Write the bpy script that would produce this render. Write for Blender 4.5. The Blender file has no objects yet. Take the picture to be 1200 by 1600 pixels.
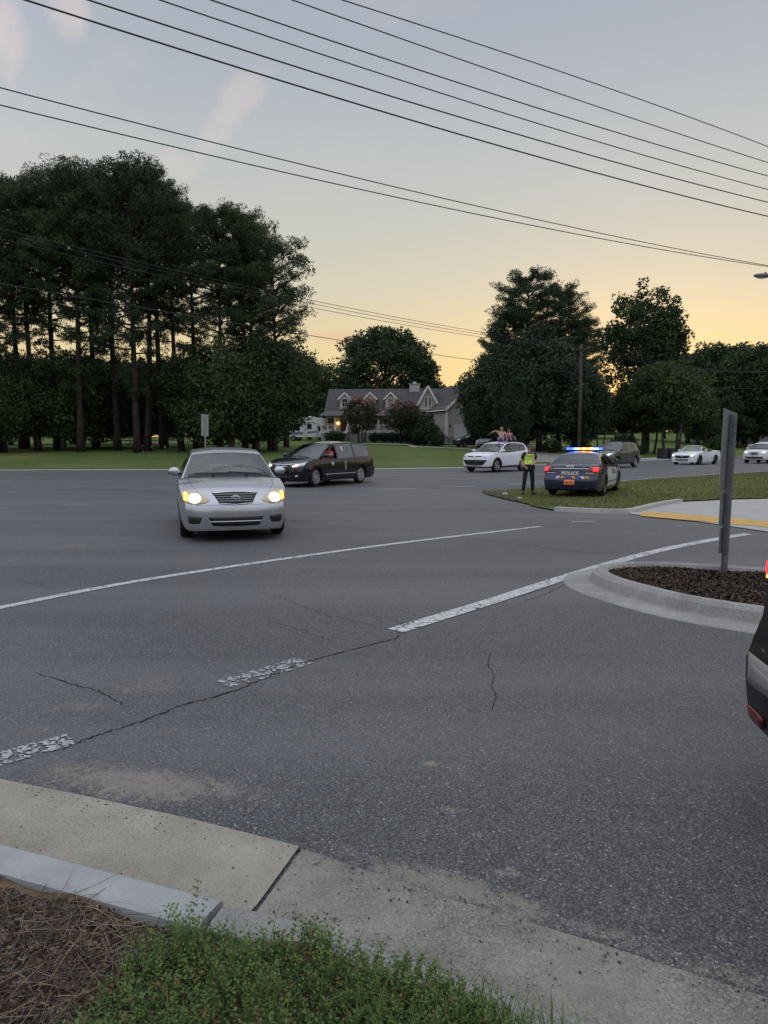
import bpy, bmesh, math, random
import numpy as np
from mathutils import Vector, Matrix
from mathutils.bvhtree import BVHTree
from mathutils import geometry as mg

S = bpy.context.scene
C = S.collection
PI = math.pi

# ------------------------------------------------------------------ camera
EYE = 1.55
FPX = 1108.0
PITCH = math.atan(107.0 / FPX)
def ray_dir(px, py):
    r = (px - 600.0) / FPX; u = (800.0 - py) / FPX
    return Vector((r, math.cos(PITCH) + u * math.sin(PITCH), -math.sin(PITCH) + u * math.cos(PITCH))).normalized()
cam_d = bpy.data.cameras.new("camera")
cam = bpy.data.objects.new("camera", cam_d)
C.objects.link(cam)
cam_d.sensor_fit = 'VERTICAL'
cam_d.sensor_height = 36.0
cam_d.lens = 36.0 * FPX / 1600.0
cam_d.clip_start = 0.05
cam_d.clip_end = 5000
cam.location = (0, 0, EYE)
cam.rotation_euler = (PI / 2 - PITCH, 0, 0)
S.camera = cam

# ------------------------------------------------------------------ sky, sun, exposure
SUN_AZ = math.radians(20)      # to the right of straight ahead, behind the trees
SUN_EL = math.radians(2.0)
world = bpy.data.worlds.new("World")
S.world = world
world.use_nodes = True
wn = world.node_tree.nodes
wl = world.node_tree.links
wn.clear()
w_out = wn.new('ShaderNodeOutputWorld')
w_bg = wn.new('ShaderNodeBackground')
w_bg.inputs['Strength'].default_value = 0.15
wl.new(w_bg.outputs[0], w_out.inputs[0])
w_sky = wn.new('ShaderNodeTexSky')
w_sky.sky_type = 'NISHITA'
w_sky.sun_disc = False
w_sky.sun_elevation = SUN_EL
w_sky.sun_rotation = SUN_AZ
w_sky.air_density = 1.0
w_sky.dust_density = 1.2
w_sky.ozone_density = 1.5
w_tc = wn.new('ShaderNodeTexCoord')
w_sep = wn.new('ShaderNodeSeparateXYZ')
wl.new(w_tc.outputs['Generated'], w_sep.inputs[0])
# dusk air: a warm ramp of elevation towards the sunset and a cool one away from it, over the physical sky
def sky_ramp(stops):
    r = wn.new('ShaderNodeValToRGB'); wl.new(w_sep.outputs['Z'], r.inputs['Fac']); cr = r.color_ramp
    while len(cr.elements) < len(stops): cr.elements.new(0.5)
    for e, (p, c) in zip(cr.elements, stops):
        e.position = p; e.color = (c[0] / 8, c[1] / 8, c[2] / 8, 1)
    return r.outputs[0]
ZEN = (4.3, 4.5, 5.1)  # overhead sky out of view, made brighter than dusk to light the ground
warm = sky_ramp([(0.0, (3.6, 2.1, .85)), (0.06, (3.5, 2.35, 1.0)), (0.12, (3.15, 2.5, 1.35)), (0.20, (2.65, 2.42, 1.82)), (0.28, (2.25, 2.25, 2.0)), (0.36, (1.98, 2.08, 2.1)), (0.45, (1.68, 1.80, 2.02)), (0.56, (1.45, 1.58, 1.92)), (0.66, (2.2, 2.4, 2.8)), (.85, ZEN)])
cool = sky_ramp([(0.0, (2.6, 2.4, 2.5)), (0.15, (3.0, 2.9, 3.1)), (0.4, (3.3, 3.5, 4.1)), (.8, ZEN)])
w_dot = wn.new('ShaderNodeVectorMath'); w_dot.operation = 'DOT_PRODUCT'
wl.new(w_tc.outputs['Generated'], w_dot.inputs[0]); w_dot.inputs[1].default_value = (math.sin(SUN_AZ), math.cos(SUN_AZ), 0)
w_az = wn.new('ShaderNodeMapRange'); w_az.interpolation_type = 'SMOOTHSTEP'
w_az.inputs['From Min'].default_value = .05; w_az.inputs['From Max'].default_value = .75; wl.new(w_dot.outputs['Value'], w_az.inputs['Value'])
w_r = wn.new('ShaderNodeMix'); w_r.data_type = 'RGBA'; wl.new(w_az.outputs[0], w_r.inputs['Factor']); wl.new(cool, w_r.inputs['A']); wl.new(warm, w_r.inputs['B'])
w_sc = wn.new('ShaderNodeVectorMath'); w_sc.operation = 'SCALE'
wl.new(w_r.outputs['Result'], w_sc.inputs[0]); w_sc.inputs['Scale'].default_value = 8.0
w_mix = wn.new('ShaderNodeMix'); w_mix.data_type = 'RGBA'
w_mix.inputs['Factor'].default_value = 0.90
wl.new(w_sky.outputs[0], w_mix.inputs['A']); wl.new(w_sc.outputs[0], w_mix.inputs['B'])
# thin clouds
w_map = wn.new('ShaderNodeMapping'); w_map.inputs['Scale'].default_value = (2.2, 2.2, 5.0)
w_map.inputs['Location'].default_value = (0.35, 0.2, 0.1)
w_map.inputs['Rotation'].default_value = (0.0, 0.6, 0.4)
w_no = wn.new('ShaderNodeTexNoise'); w_no.inputs['Scale'].default_value = 2.1
w_no.inputs['Detail'].default_value = 7; w_no.inputs['Roughness'].default_value = 0.62
wl.new(w_tc.outputs['Generated'], w_map.inputs[0]); wl.new(w_map.outputs[0], w_no.inputs['Vector'])
w_cr = wn.new('ShaderNodeMapRange'); w_cr.inputs['From Min'].default_value = 0.56; w_cr.inputs['From Max'].default_value = 0.78
w_cr.inputs['To Max'].default_value = 0.15
wl.new(w_no.outputs['Fac'], w_cr.inputs['Value'])
w_mx2 = wn.new('ShaderNodeMix'); w_mx2.data_type = 'RGBA'
wl.new(w_cr.outputs[0], w_mx2.inputs['Factor']); wl.new(w_mix.outputs['Result'], w_mx2.inputs['A'])
w_mx2.inputs['B'].default_value = (3.3, 2.75, 2.5, 1)
# three faint pink wisps at fixed bearings
w_last = w_mx2.outputs['Result']
for (px, py, px2, py2, wd, amt) in ((405, 120, 320, 225, .022, .32), (12, 20, 6, 95, .028, .55), (115, 5, 100, 25, .03, .45), (500, 525, 560, 530, .012, .5), (270, 250, 290, 262, .02, .25)):
    A = ray_dir(px, py); B = ray_dir(px2, py2); ax = (B - A).normalized(); mid = (A + B).normalized(); up = mid.cross(ax).normalized(); hl = (B - A).length / 2
    nz = wn.new('ShaderNodeTexNoise'); nz.inputs['Scale'].default_value = 20; nz.inputs['Detail'].default_value = 8; nz.inputs['Roughness'].default_value = .65; wl.new(w_tc.outputs['Generated'], nz.inputs['Vector'])
    terms = []
    for v, r_ in ((ax, hl + .02), (up, wd)):
        d_ = wn.new('ShaderNodeVectorMath'); d_.operation = 'DOT_PRODUCT'; wl.new(w_tc.outputs['Generated'], d_.inputs[0]); d_.inputs[1].default_value = v
        s_ = wn.new('ShaderNodeMath'); s_.operation = 'SUBTRACT'; wl.new(d_.outputs['Value'], s_.inputs[0]); s_.inputs[1].default_value = mid.dot(v)
        q_ = wn.new('ShaderNodeMath'); q_.operation = 'DIVIDE'; wl.new(s_.outputs[0], q_.inputs[0]); q_.inputs[1].default_value = r_
        p_ = wn.new('ShaderNodeMath'); p_.operation = 'MULTIPLY'; wl.new(q_.outputs[0], p_.inputs[0]); wl.new(q_.outputs[0], p_.inputs[1]); terms.append(p_.outputs[0])
    fr = wn.new('ShaderNodeVectorMath'); fr.operation = 'DOT_PRODUCT'; wl.new(w_tc.outputs['Generated'], fr.inputs[0]); fr.inputs[1].default_value = mid
    a_ = wn.new('ShaderNodeMath'); a_.operation = 'ADD'; wl.new(terms[0], a_.inputs[0]); wl.new(terms[1], a_.inputs[1])
    n_ = wn.new('ShaderNodeMath'); n_.operation = 'MULTIPLY_ADD'; wl.new(nz.outputs['Fac'], n_.inputs[0]); n_.inputs[1].default_value = -3.2; n_.inputs[2].default_value = 1.45
    b_ = wn.new('ShaderNodeMath'); b_.operation = 'ADD'; wl.new(a_.outputs[0], b_.inputs[0]); wl.new(n_.outputs[0], b_.inputs[1])
    m_ = wn.new('ShaderNodeMapRange'); m_.interpolation_type = 'SMOOTHSTEP'; m_.inputs['From Min'].default_value = -.35; m_.inputs['From Max'].default_value = 1.1; m_.inputs['To Min'].default_value = amt; m_.inputs['To Max'].default_value = 0; wl.new(b_.outputs[0], m_.inputs['Value'])
    g_ = wn.new('ShaderNodeMath'); g_.operation = 'GREATER_THAN'; g_.inputs[1].default_value = .2; wl.new(fr.outputs['Value'], g_.inputs[0])
    h_ = wn.new('ShaderNodeMath'); h_.operation = 'MULTIPLY'; wl.new(m_.outputs[0], h_.inputs[0]); wl.new(g_.outputs[0], h_.inputs[1])
    x_ = wn.new('ShaderNodeMix'); x_.data_type = 'RGBA'; wl.new(h_.outputs[0], x_.inputs['Factor']); wl.new(w_last, x_.inputs['A']); x_.inputs['B'].default_value = (3.0, 2.5, 2.35, 1) if py < 500 else (3.2, 1.9, 1.3, 1)
    w_last = x_.outputs['Result']
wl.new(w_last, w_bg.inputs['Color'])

sun_d = bpy.data.lights.new("sun", 'SUN')
sun_d.energy = 0.5
sun_d.angle = math.radians(10)
sun_d.color = (1.0, 0.72, 0.48)
sun = bpy.data.objects.new("sun", sun_d)
C.objects.link(sun)
sdir = Vector((math.sin(SUN_AZ) * math.cos(SUN_EL), math.cos(SUN_AZ) * math.cos(SUN_EL), math.sin(SUN_EL)))
sun.rotation_euler = sdir.to_track_quat('Z', 'Y').to_euler()
sun.location = (10, 30, 40)
S.view_settings.view_transform = 'Standard'
S.view_settings.look = 'None'
S.view_settings.gamma = 1
S.view_settings.exposure = 0.85

# ------------------------------------------------------------------ helpers
def lerp(a, b, t): return a + (b - a) * t
def sstep(t):
    t = np.clip(t, 0, 1); return t * t * (3 - 2 * t)

def tag(o, label=None, cat=None, group=None, kind=None):
    if label: o['label'] = label
    if cat: o['category'] = cat
    if group: o['group'] = group
    if kind: o['kind'] = kind
    return o

def empty(name, loc=(0, 0, 0), rz=0.0):
    o = bpy.data.objects.new(name, None)
    o.empty_display_size = 0.2
    o.location = loc; o.rotation_euler = (0, 0, rz)
    C.objects.link(o)
    return o

def link(name, me, mats, parent=None):
    o = bpy.data.objects.new(name, me)
    C.objects.link(o)
    if mats is not None and not me.materials:
        for m in (mats if isinstance(mats, (list, tuple)) else [mats]):
            me.materials.append(m)
    if parent: o.parent = parent
    return o

def npmesh(name, V, F, smooth=False):
    """V (n,3) array, F (m,k) array of equal-size faces"""
    V = np.asarray(V, dtype=np.float32); F = np.asarray(F, dtype=np.int32)
    me = bpy.data.meshes.new(name)
    k = F.shape[1]
    me.vertices.add(len(V)); me.vertices.foreach_set('co', V.ravel())
    me.loops.add(F.size); me.loops.foreach_set('vertex_index', F.ravel())
    me.polygons.add(len(F))
    me.polygons.foreach_set('loop_start', np.arange(0, F.size, k, dtype=np.int32))
    me.polygons.foreach_set('loop_total', np.full(len(F), k, dtype=np.int32))
    me.polygons.foreach_set('use_smooth', np.full(len(F), smooth, dtype=bool))
    me.update(calc_edges=True)
    return me

class MB:
    """collects shapes into ONE mesh"""
    def __init__(s): s.v = []; s.f = []
    def add(s, V, F):
        n = len(s.v)
        s.v += [tuple(float(q) for q in p) for p in V]; s.f += [tuple(int(i) + n for i in f) for f in F]
        return s
    def box(s, lo, hi, M=None):
        x0, y0, z0 = lo; x1, y1, z1 = hi
        V = [Vector(p) for p in ((x0, y0, z0), (x1, y0, z0), (x1, y1, z0), (x0, y1, z0), (x0, y0, z1), (x1, y0, z1), (x1, y1, z1), (x0, y1, z1))]
        if M is not None: V = [M @ p for p in V]
        return s.add(V, [(0, 3, 2, 1), (4, 5, 6, 7), (0, 1, 5, 4), (1, 2, 6, 5), (2, 3, 7, 6), (3, 0, 4, 7)])
    def bar(s, a, b, w, h=None, up=(0, 0, 1)):
        a = Vector(a); b = Vector(b); h = w if h is None else h
        d = (b - a); L = d.length; d.normalize()
        u = Vector(up)
        if abs(d.dot(u)) > .95: u = Vector((1, 0, 0))
        x = d.cross(u).normalized(); z = x.cross(d)
        V = []
        for p in (a, b):
            for (i, j) in ((-1, -1), (1, -1), (1, 1), (-1, 1)): V.append(p + x * i * w / 2 + z * j * h / 2)
        return s.add(V, [(0, 1, 2, 3), (7, 6, 5, 4), (0, 4, 5, 1), (1, 5, 6, 2), (2, 6, 7, 3), (3, 7, 4, 0)])
    def tube(s, P, R, n=8, cap=True):
        P = [Vector(p) for p in P]
        if not hasattr(R, '__len__'): R = [R] * len(P)
        V = []; F = []
        pu = None
        for i, p in enumerate(P):
            d = (P[min(i + 1, len(P) - 1)] - P[max(i - 1, 0)])
            if d.length < 1e-9: d = Vector((0, 0, 1))
            d.normalize()
            if pu is None:
                pu = d.orthogonal().normalized()
            else:
                pu = (pu - d * pu.dot(d))
                pu = pu.normalized() if pu.length > 1e-6 else d.orthogonal().normalized()
            w = d.cross(pu)
            for k in range(n):
                a = 2 * PI * k / n
                V.append(p + (pu * math.cos(a) + w * math.sin(a)) * R[i])
        for i in range(len(P) - 1):
            for k in range(n):
                F.append((i * n + k, i * n + (k + 1) % n, (i + 1) * n + (k + 1) % n, (i + 1) * n + k))
        if cap:
            F.append(tuple(range(n))[::-1]); F.append(tuple((len(P) - 1) * n + k for k in range(n)))
        return s.add(V, F)
    def lathe(s, prof, c=(0, 0, 0), axis='z', n=16):
        """prof: list of (r, h)"""
        V = []; F = []
        for (r, h) in prof:
            for k in range(n):
                a = 2 * PI * k / n
                p = (r * math.cos(a), r * math.sin(a), h)
                if axis == 'y': p = (p[0], p[2], p[1])
                if axis == 'x': p = (p[2], p[0], p[1])
                V.append((p[0] + c[0], p[1] + c[1], p[2] + c[2]))
        for i in range(len(prof) - 1):
            for k in range(n):
                F.append((i * n + k, i * n + (k + 1) % n, (i + 1) * n + (k + 1) % n, (i + 1) * n + k))
        return s.add(V, F)
    def ell(s, c, r, n=12, m=8, M=None):
        V = []; F = []
        for i in range(m + 1):
            t = PI * i / m
            for k in range(n):
                a = 2 * PI * k / n
                p = Vector((r[0] * math.sin(t) * math.cos(a), r[1] * math.sin(t) * math.sin(a), r[2] * math.cos(t)))
                if M is not None: p = M @ p
                V.append(p + Vector(c))
        for i in range(m):
            for k in range(n):
                F.append((i * n + k, (i + 1) * n + k, (i + 1) * n + (k + 1) % n, i * n + (k + 1) % n))
        return s.add(V, F)
    def mesh(s, name, smooth=False):
        me = bpy.data.meshes.new(name)
        me.from_pydata(s.v, [], s.f); me.update()
        if smooth: me.polygons.foreach_set('use_smooth', [True] * len(me.polygons))
        return me
    def build(s, name, mat, parent=None, smooth=False, bevel=0):
        me = s.mesh(name, smooth)
        if bevel:
            bm = bmesh.new(); bm.from_mesh(me)
            bmesh.ops.bevel(bm, geom=list(bm.edges), offset=bevel, segments=2, affect='EDGES', profile=.5)
            bm.to_mesh(me); bm.free()
        return link(name, me, mat, parent)

def copy_tree(o, parent=None):
    c = o.copy(); C.objects.link(c); c.parent = parent
    for ch in list(o.children): copy_tree(ch, c)
    return c

# ------------------------------------------------------------------ terrain height
FE = np.array([(-400, 18), (-120, 34), (-22, 41), (-0.8, 43), (5, 45.5), (16, 56), (28, 69.5), (37, 80), (140, 186), (500, 540)], float)
def far_edge(x): return float(np.interp(x, FE[:, 0], FE[:, 1]))
RS = np.array([(-1, 0), (0, 0), (4, .10), (15, .80), (30, 1.25), (60, 2.0), (120, 3.0), (500, 6.0)], float)
def H(x, y):
    z = -0.32 * math.exp(-(((x - 6) / 9.0) ** 2 + ((y - 25.5) / 6.0) ** 2))
    s = (y - far_edge(x)) * (0.75 if x > 3 else 1.0)
    z += float(np.interp(s, RS[:, 0], RS[:, 1]))
    z += 3.2 * float(sstep((x - 25) / 45.0)) * float(sstep((s - 8) / 60.0))
    return z

def ray(px, py):
    r = (px - 600.0) / FPX; u = (800.0 - py) / FPX
    return Vector((r, math.cos(PITCH) + u * math.sin(PITCH), -math.sin(PITCH) + u * math.cos(PITCH)))
def G(px, py, dz=0.0):
    """point of the terrain (+dz) seen at a photo pixel"""
    d = ray(px, py); z = 0.0
    for _ in range(30):
        t = (z + dz - EYE) / d.z
        z = 0.5 * z + 0.5 * H(d.x * t, d.y * t)
    t = (z + dz - EYE) / d.z
    return (d.x * t, d.y * t)
def at(px, D):
    x = (px - 600.0) / FPX * D
    return (x, D, H(x, D))
def azi(x, y): return math.atan2(x, y)

# ------------------------------------------------------------------ materials
MATS = {}
def nodes_of(m):
    return m.node_tree.nodes, m.node_tree.links
def mat(name, col, rough=.6, metal=0., spec=.5, emit=None, es=0., var=0., vs=6., bump=0., bs=40., col2=None, coat=0., detail=3):
    if name in MATS: return MATS[name]
    m = bpy.data.materials.new(name); m.use_nodes = True
    n, l = nodes_of(m)
    b = n['Principled BSDF']
    b.inputs['Base Color'].default_value = (*col, 1)
    b.inputs['Roughness'].default_value = rough
    b.inputs['Metallic'].default_value = metal
    b.inputs['Specular IOR Level'].default_value = spec
    b.inputs['Coat Weight'].default_value = coat
    b.inputs['Coat Roughness'].default_value = .06
    if emit:
        b.inputs['Emission Color'].default_value = (*emit, 1); b.inputs['Emission Strength'].default_value = es
    tc = n.new('ShaderNodeTexCoord')
    if var or col2:
        no = n.new('ShaderNodeTexNoise'); no.inputs['Scale'].default_value = vs; no.inputs['Detail'].default_value = detail
        l.new(tc.outputs['Object'], no.inputs['Vector'])
        mr = n.new('ShaderNodeMapRange'); mr.inputs['From Min'].default_value = .35; mr.inputs['From Max'].default_value = .65
        l.new(no.outputs['Fac'], mr.inputs['Value'])
        mx = n.new('ShaderNodeMix'); mx.data_type = 'RGBA'
        c2 = col2 if col2 else tuple(c * (1 + var) for c in col)
        c1 = col if col2 else tuple(c * (1 - var) for c in col)
        mx.inputs['A'].default_value = (*c1, 1); mx.inputs['B'].default_value = (*c2, 1)
        l.new(mr.outputs[0], mx.inputs['Factor']); l.new(mx.outputs['Result'], b.inputs['Base Color'])
    if bump:
        n2 = n.new('ShaderNodeTexNoise'); n2.inputs['Scale'].default_value = bs; n2.inputs['Detail'].default_value = 4
        l.new(tc.outputs['Object'], n2.inputs['Vector'])
        bu = n.new('ShaderNodeBump'); bu.inputs['Strength'].default_value = bump; bu.inputs['Distance'].default_value = .01
        l.new(n2.outputs['Fac'], bu.inputs['Height']); l.new(bu.outputs[0], b.inputs['Normal'])
    MATS[name] = m
    return m

def leaf_mat(name, c1, c2, vs=.35, trans=.25):
    """foliage: two greens mixed by noise, partly translucent"""
    m = bpy.data.materials.new(name); m.use_nodes = True
    n, l = nodes_of(m); b = n['Principled BSDF']
    b.inputs['Roughness'].default_value = .6; b.inputs['Specular IOR Level'].default_value = .25
    geo = n.new('ShaderNodeNewGeometry')
    no = n.new('ShaderNodeTexNoise'); no.inputs['Scale'].default_value = vs; no.inputs['Detail'].default_value = 4
    l.new(geo.outputs['Position'], no.inputs['Vector'])
    oi = n.new('ShaderNodeObjectInfo')
    ad = n.new('ShaderNodeMath'); ad.operation = 'MULTIPLY_ADD'; ad.inputs[1].default_value = .3; 
    l.new(oi.outputs['Random'], ad.inputs[0]); l.new(no.outputs['Fac'], ad.inputs[2])
    mr = n.new('ShaderNodeMapRange'); mr.inputs['From Min'].default_value = .4; mr.inputs['From Max'].default_value = .9
    l.new(ad.outputs[0], mr.inputs['Value'])
    mx = n.new('ShaderNodeMix'); mx.data_type = 'RGBA'
    mx.inputs['A'].default_value = (*c1, 1); mx.inputs['B'].default_value = (*c2, 1)
    l.new(mr.outputs[0], mx.inputs['Factor']); l.new(mx.outputs['Result'], b.inputs['Base Color'])
    tr = n.new('ShaderNodeBsdfTranslucent'); l.new(mx.outputs['Result'], tr.inputs['Color'])
    ms = n.new('ShaderNodeMixShader'); ms.inputs[0].default_value = trans
    l.new(b.outputs[0], ms.inputs[1]); l.new(tr.outputs[0], ms.inputs[2])
    l.new(ms.outputs[0], n['Material Output'].inputs['Surface'])
    return m

def glass_mat(name, tint, refl=.9, base=.10):
    m = bpy.data.materials.new(name); m.use_nodes = True
    n, l = nodes_of(m); n.remove(n['Principled BSDF'])
    g = n.new('ShaderNodeBsdfGlossy'); g.inputs['Roughness'].default_value = .03; g.inputs['Color'].default_value = (refl, refl, refl, 1)
    t = n.new('ShaderNodeBsdfTransparent'); t.inputs['Color'].default_value = (*tint, 1)
    lw = n.new('ShaderNodeLayerWeight'); lw.inputs['Blend'].default_value = .25
    mr = n.new('ShaderNodeMapRange'); mr.inputs['To Min'].default_value = base; mr.inputs['To Max'].default_value = .95
    l.new(lw.outputs['Fresnel'], mr.inputs['Value'])
    ms = n.new('ShaderNodeMixShader'); l.new(mr.outputs[0], ms.inputs[0]); l.new(t.outputs[0], ms.inputs[1]); l.new(g.outputs[0], ms.inputs[2])
    l.new(ms.outputs[0], n['Material Output'].inputs['Surface'])
    return m

def paint(name, col, metal=.0, rough=.35, flake=False):
    m = mat(name, col, rough=rough, metal=metal, coat=.6, spec=.5, var=.04, vs=3)
    return m

def asphalt_mat():
    m = bpy.data.materials.new('asphalt'); m.use_nodes = True
    n, l = nodes_of(m); b = n['Principled BSDF']
    geo = n.new('ShaderNodeNewGeometry')
    P = geo.outputs['Position']
    def noise(s, d=4, r=.6, vec=P):
        q = n.new('ShaderNodeTexNoise'); q.inputs['Scale'].default_value = s; q.inputs['Detail'].default_value = d; q.inputs['Roughness'].default_value = r
        l.new(vec, q.inputs['Vector']); return q.outputs['Fac']
    def mapr(v, a, b2, c=0., d=1.):
        q = n.new('ShaderNodeMapRange'); q.inputs['From Min'].default_value = a; q.inputs['From Max'].default_value = b2
        q.inputs['To Min'].default_value = c; q.inputs['To Max'].default_value = d
        l.new(v, q.inputs['Value']); return q.outputs[0]
    def mixc(f, A, B):
        q = n.new('ShaderNodeMix'); q.data_type = 'RGBA'
        for k, s in (('A', A), ('B', B)):
            if isinstance(s, tuple): q.inputs[k].default_value = (*s, 1)
            else: l.new(s, q.inputs[k])
        l.new(f, q.inputs['Factor']) if not isinstance(f, float) else setattr(q.inputs['Factor'], 'default_value', f)
        return q.outputs['Result']
    def math_(op, a, b2):
        q = n.new('ShaderNodeMath'); q.operation = op
        for i, s in enumerate((a, b2)):
            if isinstance(s, (int, float)): q.inputs[i].default_value = s
            else: l.new(s, q.inputs[i])
        return q.outputs[0]
    # binder colour with broad tonal drift
    base = mixc(mapr(noise(.22, 5), .35, .65), (.096, .098, .103), (.140, .140, .140))
    base = mixc(mapr(noise(2.3, 5), .42, .7, 0, .55), base, (.098, .099, .103))
    base = mixc(mapr(noise(9, 4, .7), .38, .62, 0, .38), base, (.055, .057, .064))
    # stones: voronoi cells of 6-8 mm and 12 mm with random brightness
    def stones(scale, lo, hi, colA, amount, prev):
        v = n.new('ShaderNodeTexVoronoi'); v.inputs['Scale'].default_value = scale; l.new(P, v.inputs['Vector'])
        s = n.new('ShaderNodeSeparateColor'); l.new(v.outputs['Color'], s.inputs[0])
        f = mapr(s.outputs[0], lo, hi, 0, amount)
        d = mapr(v.outputs['Distance'], .30, .5, 1, 0)
        return mixc(math_('MULTIPLY', f, d), prev, colA), math_('MULTIPLY', s.outputs[1], d)
    c, h1 = stones(120, .55, 1.0, (.42, .42, .41), .55, base)
    c, h2 = stones(75, .76, 1.0, (.50, .49, .46), .66, c)
    v3 = n.new('ShaderNodeTexVoronoi'); v3.inputs['Scale'].default_value = 100; l.new(P, v3.inputs['Vector'])
    dk = mapr(v3.outputs['Distance'], .38, .62, 0, .75)
    c = mixc(dk, c, (.022, .023, .027))
    mpw = n.new('ShaderNodeMapping'); mpw.inputs['Rotation'].default_value = (0, 0, math.radians(-32)); mpw.inputs['Scale'].default_value = (.10, .75, 1); l.new(P, mpw.inputs[0])
    trk = mapr(noise(1.0, 3, .5, mpw.outputs[0]), .42, .62)
    c = mixc(math_('MULTIPLY', trk, .30), c, (.17, .17, .172))
    oil = mapr(noise(1.1, 6, .75), .60, .72, 0, .5)
    c = mixc(oil, c, (.040, .041, .046))
    # sand drifts: patches at fixed places with ragged outlines
    sand = None
    wob = n.new('ShaderNodeTexNoise'); wob.inputs['Scale'].default_value = 3.0; wob.inputs['Detail'].default_value = 6; wob.inputs['Roughness'].default_value = .7
    l.new(P, wob.inputs['Vector'])
    for (px, py, rx, ry, rot, amt) in SAND:
        mp = n.new('ShaderNodeMapping'); mp.vector_type = 'TEXTURE'
        mp.inputs['Location'].default_value = (px, py, 0); mp.inputs['Rotation'].default_value = (0, 0, rot); mp.inputs['Scale'].default_value = (rx, ry, 1000)
        l.new(P, mp.inputs[0])
        ln = n.new('ShaderNodeVectorMath'); ln.operation = 'LENGTH'; l.new(mp.outputs[0], ln.inputs[0])
        dist = math_('ADD', ln.outputs['Value'], math_('MULTIPLY', math_('SUBTRACT', wob.outputs['Fac'], .5), 2.2))
        f = mapr(dist, .25, 1.25, amt, 0)
        sand = f if sand is None else math_('MAXIMUM', sand, f)
    gr = math_('ADD', math_('MULTIPLY', math_('SUBTRACT', noise(150, 3, .8), .5), 2.6), math_('MULTIPLY', math_('SUBTRACT', noise(22, 4, .7), .5), 1.8))
    sandf = mapr(math_('ADD', sand, gr), .32, .75, 0, .8)
    sandf = math_('MULTIPLY', sandf, mapr(sand, .02, .25))
    c = mixc(sandf, c, (.25, .225, .18))
    l.new(c, b.inputs['Base Color'])
    b.inputs['Roughness'].default_value = .6
    b.inputs['Specular IOR Level'].default_value = .5
    bu = n.new('ShaderNodeBump'); bu.inputs['Strength'].default_value = .7; bu.inputs['Distance'].default_value = .004
    hh = math_('ADD', math_('ADD', h1, h2), math_('MULTIPLY', noise(6, 6, .7), 1.5))
    l.new(hh, bu.inputs['Height']); l.new(bu.outputs[0], b.inputs['Normal'])
    return m

def _xy(px, py): g = G(px, py); return g
SAND = []
def sand(px, py, rx, ry, rot, amt):
    x, y = G(px, py); SAND.append((x, y, rx, ry, rot, amt))
sand(230, 1225, .55, .17, -.25, .8); sand(120, 1105, .22, .10, 0, .42); sand(672, 1193, .055, .035, 0, .75)
sand(705, 1265, .05, .035, 0, .65); sand(745, 1305, .06, .04, 0, .4); sand(700, 1385, .42, .10, -.45, .9)
sand(790, 1362, .05, .04, 0, .6); sand(560, 1370, .35, .09, -.4, .45); sand(960, 1465, .5, .06, -.42, .45); sand(1010, 1435, .09, .05, 0, .3)
sand(230, 1070, .3, .22, 0, .35); sand(270, 1140, .10, .06, 0, .35)
sand(60, 1140, .12, .07, 0, .3); sand(1130, 1520, .3, .05, -.42, .5)

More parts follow.
